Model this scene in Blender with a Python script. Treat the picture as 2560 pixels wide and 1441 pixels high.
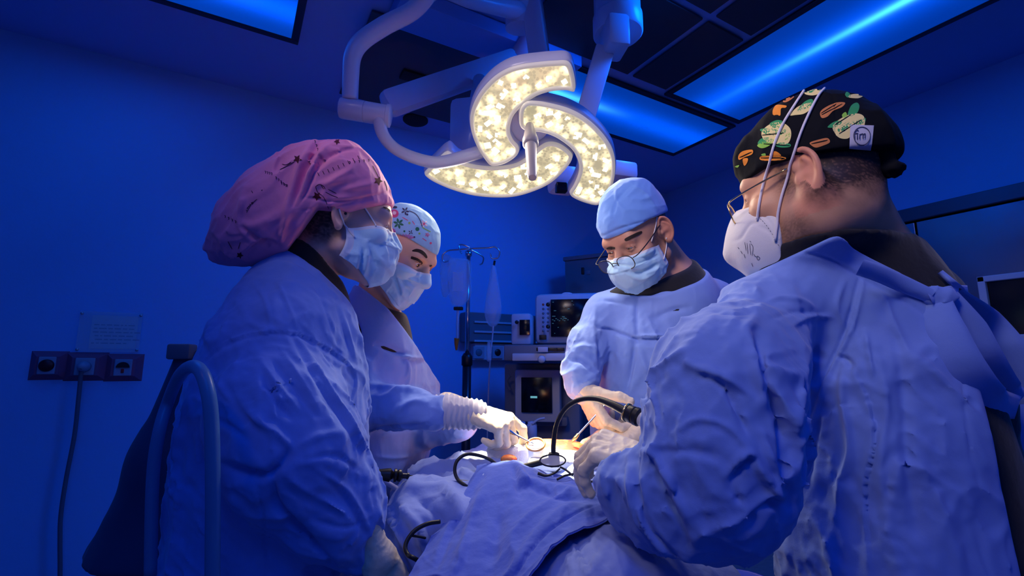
import bpy, bmesh, math, random
import numpy as np
from mathutils import Vector, Matrix
from mathutils.bvhtree import BVHTree

for _o in list(bpy.data.objects):
    bpy.data.objects.remove(_o)
random.seed(7)
SC = bpy.context.scene
COL = SC.collection

# ------------------------------------------------------------------ camera, world, exposure
F = 1200.0                     # focal length in pixels of the 2560 px wide frame
PITCH = math.radians(9.0)
YAW = math.radians(-30.0)      # the room's axes are the world's axes, the camera looks 30 degrees across
EYE = np.array([0.0, 0.0, 1.2])
cam_data = bpy.data.cameras.new('camera')
cam_data.sensor_width = 36.0
cam_data.lens = 36.0 * F / 2560.0
cam_data.clip_start = 0.02
cam = bpy.data.objects.new('camera', cam_data)
COL.objects.link(cam)
cam.location = EYE
cam.rotation_euler = (math.pi / 2 + PITCH, 0, YAW)
SC.camera = cam

world = bpy.data.worlds.new('world')
SC.world = world
world.use_nodes = True
world.node_tree.nodes['Background'].inputs[0].default_value = (0.0, 0.02, 0.25, 1)
world.node_tree.nodes['Background'].inputs[1].default_value = 0.05

SC.view_settings.view_transform = 'Standard'
SC.view_settings.look = 'None'
SC.view_settings.gamma = 1.0
SC.view_settings.use_curve_mapping = False
SC.view_settings.exposure = 0.0
SC.cycles.use_denoising = True
SC.cycles.max_bounces = 8
SC.cycles.diffuse_bounces = 3
SC.cycles.transparent_max_bounces = 12
SC.cycles.sample_clamp_indirect = 4.0

BLUE = (0.0, 0.125, 1.0)
CEIL = 2.8
RZ = np.array([[math.cos(YAW), -math.sin(YAW), 0], [math.sin(YAW), math.cos(YAW), 0], [0, 0, 1.0]])

def lamp_area(name, loc, size, power, color, rot=(0, 0, 0), size_y=None, spread=math.pi):
    d = bpy.data.lights.new(name, 'AREA')
    d.shape = 'RECTANGLE'
    d.size = size
    d.size_y = size_y or size
    d.energy = power
    d.color = color
    d.spread = spread
    o = bpy.data.objects.new(name, d)
    COL.objects.link(o)
    o.location = loc
    o.rotation_euler = rot
    return o

def lamp_spot(name, loc, target, power, color, angle, blend=0.5, radius=0.02):
    d = bpy.data.lights.new(name, 'SPOT')
    d.energy = power
    d.color = color
    d.spot_size = math.radians(angle)
    d.spot_blend = blend
    d.shadow_soft_size = radius
    o = bpy.data.objects.new(name, d)
    COL.objects.link(o)
    o.location = Vector(loc)
    v = Vector(target) - Vector(loc)
    o.rotation_euler = v.to_track_quat('-Z', 'Y').to_euler()
    return o

# added blue fill lights under the ceiling, behind and beside the photographer, without fixtures
lamp_area('blue_fill_light', (-0.3, -0.9, CEIL - 0.03), 0.6, 13.0, BLUE, size_y=1.8)
lamp_area('blue_fill_light', (1.9, 0.5, CEIL - 0.03), 0.6, 12.0, BLUE, size_y=1.8)
lamp_area('blue_fill_light', (-0.55, 1.9, CEIL - 0.03), 0.6, 5.0, BLUE, size_y=1.5)

# added blue spot out of view, brightening the back wall
lamp_spot('wall_fill_spot', (1.6, 0.95, CEIL - 0.06), (0.75, 3.07, 1.35), 125.0, BLUE, 95, 1.0, 0.2)
# the theatre's second, unlit-in-frame operating lamp: a soft warm white from above and behind the photographer
def _aim(loc, tgt):
    return (Vector(tgt) - Vector(loc)).to_track_quat('-Z', 'Y').to_euler()
lamp_area('second_operating_lamp_light', (-0.55, 0.15, 2.5), 0.5, 2.3, (1.0, 0.80, 0.80), _aim((-0.55, 0.15, 2.5), (0.80, 0.75, 1.6)), spread=0.95)

# ------------------------------------------------------------------ coordinates
def P(px, py, d):
    """a point d metres into the view behind pixel (px, py), in camera-levelled axes"""
    u = (px - 1280.0) / F
    w = (720.5 - py) / F
    cp, sp = math.cos(PITCH), math.sin(PITCH)
    return np.array([u * d, (cp - sp * w) * d, (sp + cp * w) * d]) + EYE

def Pz(px, py, z):
    """the point at height z behind the pixel"""
    v = P(px, py, 1.0) - EYE
    return EYE + v * ((z - EYE[2]) / v[2])

def proj(V):
    q = V - EYE
    cp, sp = math.cos(PITCH), math.sin(PITCH)
    dep = q[:, 1] * cp + q[:, 2] * sp
    up = -q[:, 1] * sp + q[:, 2] * cp
    return np.stack([1280 + F * q[:, 0] / dep, 720.5 - F * up / dep, dep], 1)

def toW(V):
    return np.asarray(V, float) @ RZ.T

def toL(V):
    return np.asarray(V, float) @ RZ

# ------------------------------------------------------------------ object making
def setp(o, label=None, cat=None, group=None, kind=None):
    if label: o['label'] = label
    if cat: o['category'] = cat
    if group: o['group'] = group
    if kind: o['kind'] = kind
    return o

def thing(name, label, cat, base=(0, 0, 0), group=None, world=False):
    o = bpy.data.objects.new(name, None)
    COL.objects.link(o)
    o.location = base if world else toW(base)
    o.empty_display_size = 0.05
    return setp(o, label, cat, group)

def wloc(o):
    v = np.zeros(3)
    while o is not None:
        v += np.array(o.location)
        o = o.parent
    return v

def mk(name, V, Fc, mat, parent=None, smooth=True, world=False, label=None, fmat=None, sharp=None):
    """verts in camera-levelled axes (or world ones) -> one mesh object"""
    V = np.asarray(V, float)
    if not world:
        V = toW(V)
    if parent is not None:
        V = V - wloc(parent)
        org = np.zeros(3)
    else:
        org = np.array([(V[:, 0].min() + V[:, 0].max()) / 2, (V[:, 1].min() + V[:, 1].max()) / 2, V[:, 2].min()])
        V = V - org
    me = bpy.data.meshes.new(name)
    if isinstance(Fc, np.ndarray) and Fc.ndim == 2:
        n, k = Fc.shape
        me.vertices.add(len(V)); me.vertices.foreach_set('co', V.astype(np.float32).ravel())
        me.loops.add(n * k); me.loops.foreach_set('vertex_index', Fc.astype(np.int32).ravel())
        me.polygons.add(n); me.polygons.foreach_set('loop_start', (np.arange(n) * k).astype(np.int32))
        me.update(calc_edges=True)
    else:
        me.from_pydata([tuple(v) for v in V], [], [tuple(f) for f in Fc])
        me.update()
    mats = mat if isinstance(mat, (list, tuple)) else [mat]
    for m in mats:
        me.materials.append(m)
    if fmat is not None:
        me.polygons.foreach_set('material_index', np.asarray(fmat, np.int32))
    me.polygons.foreach_set('use_smooth', [bool(smooth)] * len(me.polygons))
    if sharp is not None and smooth:
        try:
            me.set_sharp_from_angle(angle=math.radians(sharp))
        except Exception:
            pass
    o = bpy.data.objects.new(name, me)
    COL.objects.link(o)
    o.location = org
    if parent is not None:
        o.parent = parent
    if label: o['label'] = label
    return o

class MB:
    """collects shapes for ONE mesh"""
    def __init__(s):
        s.V = []; s.F = []; s.M = []; s.n = 0
    def add(s, V, Fc, m=0):
        V = np.asarray(V, float)
        s.V.append(V)
        for f in Fc:
            s.F.append([int(i) + s.n for i in f]); s.M.append(m)
        s.n += len(V)
        return s
    def build(s, name, mat, parent=None, **k):
        V = np.concatenate(s.V)
        return mk(name, V, s.F, mat, parent, fmat=s.M, **k)

def rotz(a):
    c, q = math.cos(a), math.sin(a)
    return np.array([[c, -q, 0], [q, c, 0], [0, 0, 1.0]])

def frame(z, up=(0, 0, 1)):
    z = np.asarray(z, float); z = z / np.linalg.norm(z)
    up = np.asarray(up, float)
    if abs(np.dot(z, up)) > 0.98:
        up = np.array([0, 1.0, 0]) if abs(z[1]) < 0.9 else np.array([1.0, 0, 0])
    x = np.cross(up, z); x /= np.linalg.norm(x)
    y = np.cross(z, x)
    return np.stack([x, y, z], 1)          # columns

def box(c, s, R=None, bev=0.0):
    """bevelled box -> V, F"""
    hx, hy, hz = s[0] / 2, s[1] / 2, s[2] / 2
    if bev <= 0:
        V = np.array([[x, y, z] for x in (-hx, hx) for y in (-hy, hy) for z in (-hz, hz)])
        Fc = [(0, 1, 3, 2), (4, 6, 7, 5), (0, 4, 5, 1), (2, 3, 7, 6), (0, 2, 6, 4), (1, 5, 7, 3)]
    else:
        bm = bmesh.new()
        bmesh.ops.create_cube(bm, size=1.0)
        for v in bm.verts:
            v.co = Vector((v.co.x * s[0], v.co.y * s[1], v.co.z * s[2]))
        b = min(bev, 0.45 * min(s))
        bmesh.ops.bevel(bm, geom=list(bm.edges), offset=b, segments=2, profile=0.5, affect='EDGES')
        bm.verts.index_update()
        V = np.array([v.co[:] for v in bm.verts])
        Fc = [[v.index for v in f.verts] for f in bm.faces]
        bm.free()
    if R is not None:
        V = V @ np.asarray(R).T
    return V + np.asarray(c, float), Fc

def spline(pts, n=8, closed=False):
    """Catmull-Rom through the points (any dimension)"""
    p = np.asarray(pts, float)
    m = len(p)
    out = []
    rng = range(m if closed else m - 1)
    for i in rng:
        if closed:
            a, b, c, d = p[(i - 1) % m], p[i], p[(i + 1) % m], p[(i + 2) % m]
        else:
            b, c = p[i], p[i + 1]
            a = p[i - 1] if i > 0 else 2 * b - c
            d = p[i + 2] if i + 2 < m else 2 * c - b
        for k in range(n):
            t = k / n
            out.append(0.5 * ((2 * b) + (-a + c) * t + (2 * a - 5 * b + 4 * c - d) * t * t + (-a + 3 * b - 3 * c + d) * t ** 3))
    if not closed:
        out.append(p[-1])
    return np.array(out)

def tube(path, r, seg=10, cap=True, flat=1.0, upv=(0, 0, 1)):
    """swept tube; r a number or one per point; flat squashes the second axis"""
    p = np.asarray(path, float)
    n = len(p)
    r = np.full(n, r, float) if np.isscalar(r) else np.interp(np.linspace(0, 1, n), np.linspace(0, 1, len(r)), r)
    T = np.gradient(p, axis=0)
    T /= np.linalg.norm(T, axis=1)[:, None] + 1e-12
    R0 = frame(T[0], upv)
    x = R0[:, 0]
    V = []
    for i in range(n):
        x = x - T[i] * np.dot(x, T[i]); x /= np.linalg.norm(x) + 1e-12
        y = np.cross(T[i], x)
        for k in range(seg):
            a = 2 * math.pi * k / seg
            V.append(p[i] + r[i] * (math.cos(a) * x + flat * math.sin(a) * y))
    Fc = []
    for i in range(n - 1):
        for k in range(seg):
            a = i * seg + k; b = i * seg + (k + 1) % seg
            Fc.append((a, b, b + seg, a + seg))
    if cap:
        Fc.append(tuple(range(seg - 1, -1, -1)))
        Fc.append(tuple((n - 1) * seg + k for k in range(seg)))
    return np.array(V), Fc

def lathe(prof, a, axis, seg=32, upv=(0, 0, 1), cap=True):
    """profile [(r, h)...] turned about an axis through a"""
    R = frame(axis, upv)
    V = []
    for (r, h) in prof:
        for k in range(seg):
            t = 2 * math.pi * k / seg
            V.append(np.asarray(a, float) + R @ np.array([r * math.cos(t), r * math.sin(t), h]))
    Fc = []
    for i in range(len(prof) - 1):
        for k in range(seg):
            p = i * seg + k; q = i * seg + (k + 1) % seg
            Fc.append((p, q, q + seg, p + seg))
    if cap:
        Fc.append(tuple(range(seg - 1, -1, -1)))
        Fc.append(tuple((len(prof) - 1) * seg + k for k in range(seg)))
    return np.array(V), Fc

def prism(poly, thick, c, R):
    """2-D polygon given depth along the third axis of R; poly (n,2), from 0 to thick"""
    poly = np.asarray(poly, float)
    n = len(poly)
    A = np.concatenate([np.c_[poly, np.zeros(n)], np.c_[poly, np.full(n, thick)]])
    V = A @ np.asarray(R).T + np.asarray(c, float)
    Fc = [tuple(range(n - 1, -1, -1)), tuple(range(n, 2 * n))]
    for i in range(n):
        j = (i + 1) % n
        Fc.append((i, j, j + n, i + n))
    return V, Fc

# ------------------------------------------------------------------ noise (vectorised)
def _hash(ix, iy, iz, seed):
    h = (ix.astype(np.int64) * 374761393 + iy.astype(np.int64) * 668265263 + iz.astype(np.int64) * 2147483647 + seed * 974634777) & 0xffffffff
    h = ((h ^ (h >> 13)) * 1274126177) & 0xffffffff
    h = (h ^ (h >> 16)) & 0xffffff
    return h.astype(np.float32) / float(0xffffff)

def vnoise(Q, seed=0):
    Q = np.asarray(Q, np.float32)
    b = np.floor(Q)
    f = Q - b
    f = f * f * f * (f * (f * 6 - 15) + 10)
    i = b.astype(np.int64)
    out = 0
    for dx in (0, 1):
        wx = f[:, 0] if dx else 1 - f[:, 0]
        for dy in (0, 1):
            wy = f[:, 1] if dy else 1 - f[:, 1]
            for dz in (0, 1):
                wz = f[:, 2] if dz else 1 - f[:, 2]
                out = out + wx * wy * wz * _hash(i[:, 0] + dx, i[:, 1] + dy, i[:, 2] + dz, seed)
    return out

def folds(Q, along, across, length, seed=0, warp=0.6):
    """ridged cloth folds: 'across' metres between folds, 'length' metres along the direction"""
    R = frame(along, (0.31, 0.17, 0.93))
    q = Q @ R
    w = vnoise(Q / (across * 2.5), seed + 11) - 0.5
    w2 = vnoise(Q / (across * 2.5) + 7.3, seed + 12) - 0.5
    s = np.stack([q[:, 0] / across + warp * 2 * w, q[:, 1] / across + warp * 2 * w2, q[:, 2] / length + warp * w], 1)
    n = vnoise(s, seed)
    r = 1 - np.abs(2 * n - 1)
    n2 = vnoise(s * 2.1 + 3.7, seed + 5)
    r2 = 1 - np.abs(2 * n2 - 1)
    return 1.15 * r ** 3 + 0.4 * r2 ** 3 - 0.45

# ------------------------------------------------------------------ signed-distance modelling
def ell(Q, c, r, R=None):
    p = Q - np.asarray(c, np.float32)
    if R is not None:
        p = p @ np.asarray(R, np.float32)
    r = np.asarray(r, np.float32)
    k0 = np.linalg.norm(p / r, axis=1)
    k1 = np.linalg.norm(p / (r * r), axis=1) + 1e-9
    return k0 * (k0 - 1) / k1

def rcone(Q, a, b, ra, rb):
    a = np.asarray(a, np.float32); b = np.asarray(b, np.float32)
    ab = b - a
    t = np.clip(((Q - a) @ ab) / (ab @ ab + 1e-12), 0, 1)
    return np.linalg.norm(Q - a - t[:, None] * ab, axis=1) - (ra + (rb - ra) * t)

def chain(Q, pts, k=0.02):
    """round cones through [(point, radius)...] with smooth joints"""
    d = None
    for (a, ra), (b, rb) in zip(pts[:-1], pts[1:]):
        e = rcone(Q, a, b, ra, rb)
        d = e if d is None else smin(d, e, k)
    return d

def smin(a, b, k):
    if k <= 0: return np.minimum(a, b)
    h = np.clip(0.5 + 0.5 * (b - a) / k, 0, 1)
    return b + (a - b) * h - k * h * (1 - h)

def smax(a, b, k):
    return -smin(-a, -b, k)

def halfspace(Q, p, n):
    n = np.asarray(n, float); n = n / np.linalg.norm(n)
    return (Q - np.asarray(p, np.float32)) @ n.astype(np.float32)

def plane3(a, b, c):
    """half-space above the plane through three (px, py, depth) points"""
    A, B, C = P(*a), P(*b), P(*c)
    n = np.cross(B - A, C - A); n /= np.linalg.norm(n)
    if n[2] < 0: n = -n
    return lambda Q: (Q - A.astype(np.float32)) @ n.astype(np.float32)

def sdf_mesh(f, lo, hi, h, slack=1.3):
    """surface nets of f inside the box lo..hi with cells of h metres"""
    lo = np.asarray(lo, float); hi = np.asarray(hi, float)
    C = 4
    nb = np.ceil((hi - lo) / (h * C)).astype(int) + 1
    cx = [lo[i] + (np.arange(nb[i]) + 0.5) * h * C for i in range(3)]
    G = np.stack(np.meshgrid(*cx, indexing='ij'), -1).reshape(-1, 3).astype(np.float32)
    dc = np.concatenate([f(G[i:i + 400000]) for i in range(0, len(G), 400000)]).reshape(nb)
    act = np.abs(dc) < h * C * 0.5 * 1.74 * slack + h * 2
    n = nb * C
    D = np.repeat(np.repeat(np.repeat(np.where(dc < 0, -1, 1).astype(np.float32), C, 0), C, 1), C, 2)
    bi = np.argwhere(act)
    off = np.stack(np.meshgrid(np.arange(C), np.arange(C), np.arange(C), indexing='ij'), -1).reshape(-1, 3)
    for s in range(0, len(bi), 12000):
        idx = (bi[s:s + 12000, None, :] * C + off[None]).reshape(-1, 3)
        Q = (lo + (idx + 0.5) * h).astype(np.float32)
        D[idx[:, 0], idx[:, 1], idx[:, 2]] = f(Q)
    S = D < 0
    S[0] = S[-1] = False; S[:, 0] = S[:, -1] = False; S[:, :, 0] = S[:, :, -1] = False
    D = np.where(S, np.minimum(D, -1e-6), np.maximum(D, 1e-6))
    cnt = np.zeros(np.array(S.shape) - 1, np.int8)
    for a in (0, 1):
        for b in (0, 1):
            for c in (0, 1):
                cnt += S[a:S.shape[0] - 1 + a, b:S.shape[1] - 1 + b, c:S.shape[2] - 1 + c]
    cells = np.argwhere((cnt > 0) & (cnt < 8))
    if len(cells) == 0:
        raise ValueError('empty sdf')
    idm = np.full(cnt.shape, -1, np.int32)
    idm[cells[:, 0], cells[:, 1], cells[:, 2]] = np.arange(len(cells))
    acc = np.zeros((len(cells), 3)); num = np.zeros(len(cells))
    cor = [(a, b, c) for a in (0, 1) for b in (0, 1) for c in (0, 1)]
    val = {q: D[cells[:, 0] + q[0], cells[:, 1] + q[1], cells[:, 2] + q[2]] for q in cor}
    for q in cor:
        for ax in range(3):
            if q[ax] == 0:
                q2 = list(q); q2[ax] = 1; q2 = tuple(q2)
                va, vb = val[q], val[q2]
                m = (va < 0) != (vb < 0)
                t = np.where(m, va / np.where(m, va - vb, 1), 0)
                pt = np.tile(np.array(q, float), (len(cells), 1))
                pt[:, ax] += t
                acc += pt * m[:, None]; num += m
    V = lo + (cells + acc / num[:, None] + 0.5) * h
    quads = []
    for ax in range(3):
        a1, a2 = (ax + 1) % 3, (ax + 2) % 3
        sl0 = [slice(1, -1)] * 3; sl1 = [slice(1, -1)] * 3
        sl0[ax] = slice(0, -1); sl1[ax] = slice(1, None)
        A, B = S[tuple(sl0)], S[tuple(sl1)]
        e = np.argwhere(A != B)
        flip = A[e[:, 0], e[:, 1], e[:, 2]]
        base = e.copy(); base[:, a1] += 1; base[:, a2] += 1
        def cell(d1, d2):
            c = base.copy(); c[:, a1] += d1; c[:, a2] += d2
            return idm[c[:, 0], c[:, 1], c[:, 2]]
        q = np.stack([cell(-1, -1), cell(0, -1), cell(0, 0), cell(-1, 0)], 1)
        q[~flip] = q[~flip][:, ::-1]
        quads.append(q)
    Q = np.concatenate(quads)
    Q = Q[(Q >= 0).all(1)]
    return V, Q

def vnormals(V, Q):
    a = V[Q[:, 2]] - V[Q[:, 0]]; b = V[Q[:, 3 if Q.shape[1] == 4 else 1]] - V[Q[:, 1 if Q.shape[1] == 4 else 0]]
    n = np.cross(a, b)
    N = np.zeros_like(V)
    for k in range(Q.shape[1]):
        for i in range(3):
            N[:, i] += np.bincount(Q[:, k], n[:, i], len(V))
    return N / (np.linalg.norm(N, axis=1)[:, None] + 1e-12)

def relax(V, Q, it=2, lam=0.5):
    for _ in range(it):
        S = np.zeros_like(V); c = np.zeros(len(V))
        for k in range(Q.shape[1]):
            a, b = Q[:, k], Q[:, (k + 1) % Q.shape[1]]
            for i in range(3):
                S[:, i] += np.bincount(a, V[b, i], len(V)) + np.bincount(b, V[a, i], len(V))
            c += np.bincount(a, minlength=len(V)) + np.bincount(b, minlength=len(V))
        V = V + lam * (S / c[:, None] - V)
    return V

def polydist(xy, pl):
    """distance of points to a polyline, and the side (sign) of the nearest piece"""
    best = np.full(len(xy), 1e9); side = np.zeros(len(xy))
    for a, b in zip(pl[:-1], pl[1:]):
        ab = b - a
        t = np.clip(((xy - a) @ ab) / (ab @ ab + 1e-9), 0, 1)
        r = xy - a - t[:, None] * ab
        d = np.hypot(r[:, 0], r[:, 1])
        m = d < best
        best[m] = d[m]
        cr = ab[0] * (xy[:, 1] - a[1]) - ab[1] * (xy[:, 0] - a[0])
        side[m] = np.sign(cr[m])
    return best, side

def sculpt(V, Q, strokes):
    """folds, seams and tucks worked into the near side of a garment: (kind, polyline, width px, height m)
       ridge: a raised fold; crease: a sunk line; step: one layer of cloth lying over another"""
    N = vnormals(V, Q)
    pj = proj(V)
    view = V - EYE; view /= np.linalg.norm(view, axis=1)[:, None]
    fac = np.clip(-(N * view).sum(1) * 3, 0, 1)
    disp = np.zeros(len(V))
    for kind, pl, w, h in strokes:
        pl = spline(pl, 6)
        lo, hi = pl.min(0) - 4 * w, pl.max(0) + 4 * w
        m = (pj[:, 0] > lo[0]) & (pj[:, 0] < hi[0]) & (pj[:, 1] > lo[1]) & (pj[:, 1] < hi[1]) & (fac > 0)
        if not m.any(): continue
        d, s = polydist(pj[m, :2], pl)
        L = np.concatenate([[0], np.cumsum(np.linalg.norm(np.diff(pl, axis=0), axis=1))])
        ends = np.clip(np.minimum(np.linalg.norm(pj[m, :2] - pl[0], axis=1), np.linalg.norm(pj[m, :2] - pl[-1], axis=1)) / (0.25 * L[-1] + 1e-6), 0, 1)
        tap = 0.25 + 0.75 * ends
        if kind == 'ridge': g = np.exp(-(d / w) ** 2) * tap
        elif kind == 'crease': g = -np.exp(-(d / w) ** 2) * tap
        elif kind == 'step': g = np.where(s > 0, np.exp(-(d / (2.5 * w)) ** 2), -0.8 * np.exp(-(d / (0.9 * w)) ** 2)) * tap
        else: g = s * (d / w) * np.exp(-(d / w) ** 2) * 1.6 * tap
        disp[np.where(m)[0]] += g * h * fac[m]
    return V + N * disp[:, None]

def bvh_of(V, Q):
    return BVHTree.FromPolygons([tuple(v) for v in V], [tuple(int(i) for i in q) for q in Q])

def hit(bvh, px, py, back=0.0):
    d = P(px, py, 1.0) - EYE
    d = d / np.linalg.norm(d)
    loc, nor, i, dist = bvh.ray_cast(Vector(EYE), Vector(d))
    if loc is None: return None
    n = np.array(nor)
    if np.dot(n, d) > 0: n = -n
    return np.array(loc) + n * back

def decal_line(mb, bvh, pl, w, m=0, lift=0.0006, sub=5):
    """a printed or stitched line of w px on the surface"""
    pl = spline(pl, sub) if len(pl) > 2 else np.array([pl[0] + (np.array(pl[1]) - pl[0]) * t for t in np.linspace(0, 1, 6)], float) if True else None
    T = np.gradient(pl, axis=0); T /= np.linalg.norm(T, axis=1)[:, None] + 1e-9
    Nn = np.c_[-T[:, 1], T[:, 0]]
    prev = None
    for i in range(len(pl)):
        ww = w * (0.6 if i in (0, len(pl) - 1) else 1.0) / 2
        a = hit(bvh, *(pl[i] + Nn[i] * ww), lift); b = hit(bvh, *(pl[i] - Nn[i] * ww), lift)
        c = hit(bvh, *pl[i], lift * 1.3)
        cur = None if a is None or b is None or c is None else (a, c, b)
        if cur is not None and prev is not None and np.linalg.norm(cur[1] - prev[1]) < 0.03:
            mb.add([prev[0], prev[1], prev[2], cur[0], cur[1], cur[2]], [(0, 1, 4, 3), (1, 2, 5, 4)], m)
        prev = cur

def decal_poly(mb, bvh, pl, m=0, lift=0.0005, step=5.0, smooth=True):
    """a filled printed patch on the surface"""
    pl = spline(pl, 5, True) if smooth else np.asarray(pl, float)
    bm = bmesh.new()
    vs = [bm.verts.new((p[0], p[1], 0)) for p in pl]
    try:
        f = bm.faces.new(vs)
    except ValueError:
        bm.free(); return
    bmesh.ops.triangulate(bm, faces=[f])
    for _ in range(4):
        es = [e for e in bm.edges if e.calc_length() > step]
        if not es: break
        bmesh.ops.subdivide_edges(bm, edges=es, cuts=1)
        bmesh.ops.triangulate(bm, faces=[x for x in bm.faces if len(x.verts) > 3])
    bm.verts.index_update()
    H = [hit(bvh, v.co.x, v.co.y, lift) for v in bm.verts]
    ok = {}; VV = []
    for i, q in enumerate(H):
        if q is not None:
            ok[i] = len(VV); VV.append(q)
    FF = []
    for x in bm.faces:
        ids = [v.index for v in x.verts]
        if all(i in ok for i in ids):
            q = [VV[ok[i]] for i in ids]
            if max(np.linalg.norm(q[0] - q[1]), np.linalg.norm(q[1] - q[2])) < 0.03:
                FF.append([ok[i] for i in ids])
    bm.free()
    if FF: mb.add(VV, FF, m)

# ------------------------------------------------------------------ materials
def crumple(m, scale=9.0, dist=0.008, strength=0.6, stretch=(1, 1, 0.55)):
    """creased cotton: sharp ridges between flat facets, as bump"""
    nt = m.node_tree
    tc = nt.nodes.new('ShaderNodeTexCoord')
    mp = nt.nodes.new('ShaderNodeMapping'); mp.inputs['Scale'].default_value = stretch
    nt.links.new(tc.outputs['Object'], mp.inputs['Vector'])
    n = nt.nodes.new('ShaderNodeTexNoise')
    n.noise_type = 'RIDGED_MULTIFRACTAL'
    n.inputs['Scale'].default_value = scale; n.inputs['Detail'].default_value = 2.5
    n.inputs['Distortion'].default_value = 0.7
    nt.links.new(mp.outputs['Vector'], n.inputs['Vector'])
    bp = nt.nodes.new('ShaderNodeBump'); bp.inputs['Strength'].default_value = strength; bp.inputs['Distance'].default_value = dist
    nt.links.new(n.outputs['Fac'], bp.inputs['Height'])
    b = nt.nodes['Principled BSDF']
    if b.inputs['Normal'].is_linked:
        nt.links.new(b.inputs['Normal'].links[0].from_socket, bp.inputs['Normal'])
    nt.links.new(bp.outputs['Normal'], b.inputs['Normal'])
    return m

def mat(name, col, rough=0.6, metal=0.0, spec=0.4, bump=None, vary=None, sheen=0.0, trans=0.0, alpha=1.0, emit=None, coat=0.0, sss=0.0):
    m = bpy.data.materials.new(name)
    m.use_nodes = True
    nt = m.node_tree
    b = nt.nodes['Principled BSDF']
    I = b.inputs
    I['Base Color'].default_value = (*col, 1)
    I['Roughness'].default_value = rough
    I['Metallic'].default_value = metal
    I['Specular IOR Level'].default_value = spec
    I['Sheen Weight'].default_value = sheen
    I['Transmission Weight'].default_value = trans
    I['Alpha'].default_value = alpha
    I['Coat Weight'].default_value = coat
    if sss:
        I['Subsurface Weight'].default_value = sss
        I['Subsurface Radius'].default_value = (1.0, 0.35, 0.2)
        I['Subsurface Scale'].default_value = 0.006
    if emit:
        I['Emission Color'].default_value = (*emit[0], 1)
        I['Emission Strength'].default_value = emit[1]
    tc = nt.nodes.new('ShaderNodeTexCoord')
    if vary:
        c2, sc = vary[0], vary[1]
        n = nt.nodes.new('ShaderNodeTexNoise'); n.inputs['Scale'].default_value = sc
        n.inputs['Detail'].default_value = 5
        nt.links.new(tc.outputs['Object'], n.inputs['Vector'])
        r = nt.nodes.new('ShaderNodeValToRGB')
        lo, hi = (vary[2], vary[3]) if len(vary) > 3 else (0.35, 0.65)
        r.color_ramp.elements[0].position = lo; r.color_ramp.elements[1].position = hi
        r.color_ramp.elements[0].color = (*col, 1); r.color_ramp.elements[1].color = (*c2, 1)
        nt.links.new(n.outputs['Fac'], r.inputs['Fac'])
        nt.links.new(r.outputs['Color'], I['Base Color'])
    if bump:
        prev = None
        for sc, st, dist in bump:
            n = nt.nodes.new('ShaderNodeTexNoise'); n.inputs['Scale'].default_value = sc
            n.inputs['Detail'].default_value = 3
            nt.links.new(tc.outputs['Object'], n.inputs['Vector'])
            bp = nt.nodes.new('ShaderNodeBump'); bp.inputs['Strength'].default_value = st
            bp.inputs['Distance'].default_value = dist
            nt.links.new(n.outputs['Fac'], bp.inputs['Height'])
            if prev: nt.links.new(prev.outputs['Normal'], bp.inputs['Normal'])
            prev = bp
        nt.links.new(prev.outputs['Normal'], I['Normal'])
    return m

M = {}
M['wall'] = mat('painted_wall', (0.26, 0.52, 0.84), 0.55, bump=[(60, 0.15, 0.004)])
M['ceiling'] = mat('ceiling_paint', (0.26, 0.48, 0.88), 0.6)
M['tile_grey'] = mat('grey_ceiling_tile', (0.06, 0.06, 0.075), 0.55)
M['dark_tile'] = mat('dark_ceiling_tile', (0.05, 0.05, 0.06), 0.5, bump=[(150, 0.2, 0.003)])
M['groove'] = mat('dark_joint', (0.01, 0.01, 0.012), 0.8)
M['floor'] = mat('vinyl_floor', (0.25, 0.3, 0.36), 0.35, vary=((0.2, 0.25, 0.32), 30))
M['lampwhite'] = mat('lamp_enamel', (0.60, 0.62, 0.78), 0.32, coat=0.2)
M['grip'] = mat('handle_plastic', (0.34, 0.31, 0.32), 0.4)
M['steel'] = mat('brushed_steel', (0.55, 0.56, 0.58), 0.28, 1.0, bump=[(300, 0.05, 0.001)])
M['chrome'] = mat('polished_chrome', (0.7, 0.7, 0.72), 0.12, 1.0)
M['darkmetal'] = mat('dark_metal', (0.05, 0.05, 0.06), 0.35, 0.8)
M['black'] = mat('black_plastic', (0.008, 0.008, 0.01), 0.35)
M['rubber'] = mat('black_rubber', (0.012, 0.012, 0.014), 0.4)
M['screen'] = mat('dark_screen', (0.003, 0.004, 0.008), 0.15)
M['equip'] = mat('equipment_plastic', (0.55, 0.57, 0.62), 0.45)
M['equip_dark'] = mat('equipment_grey', (0.16, 0.17, 0.2), 0.45)
M['gown'] = mat('cotton_gown', (0.23, 0.36, 0.80), 0.85, sheen=0.25, bump=[(1400, 0.35, 0.0006), (38, 0.3, 0.004)], vary=((0.20, 0.33, 0.77), 14))
M['gown_thread'] = mat('gown_seam_thread', (0.10, 0.12, 0.30), 0.9)
M['knit'] = mat('knit_cuff', (0.62, 0.60, 0.66), 0.9, sheen=0.3, bump=[(900, 0.4, 0.0008)])
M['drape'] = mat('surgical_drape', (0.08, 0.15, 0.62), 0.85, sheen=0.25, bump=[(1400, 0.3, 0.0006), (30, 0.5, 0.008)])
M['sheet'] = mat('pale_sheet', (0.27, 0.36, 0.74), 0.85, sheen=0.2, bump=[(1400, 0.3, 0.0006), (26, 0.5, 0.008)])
M['gauze'] = mat('white_gauze', (0.85, 0.85, 0.85), 0.9, bump=[(500, 0.8, 0.002)])
M['black_cloth'] = mat('black_jersey', (0.008, 0.008, 0.012), 0.9, sheen=0.2, bump=[(900, 0.3, 0.0006), (25, 0.4, 0.006)])
crumple(M['gown'], 9.0, 0.010, 0.6)
crumple(M['gown'], 24.0, 0.0035, 0.55, (1, 0.7, 0.45))
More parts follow.
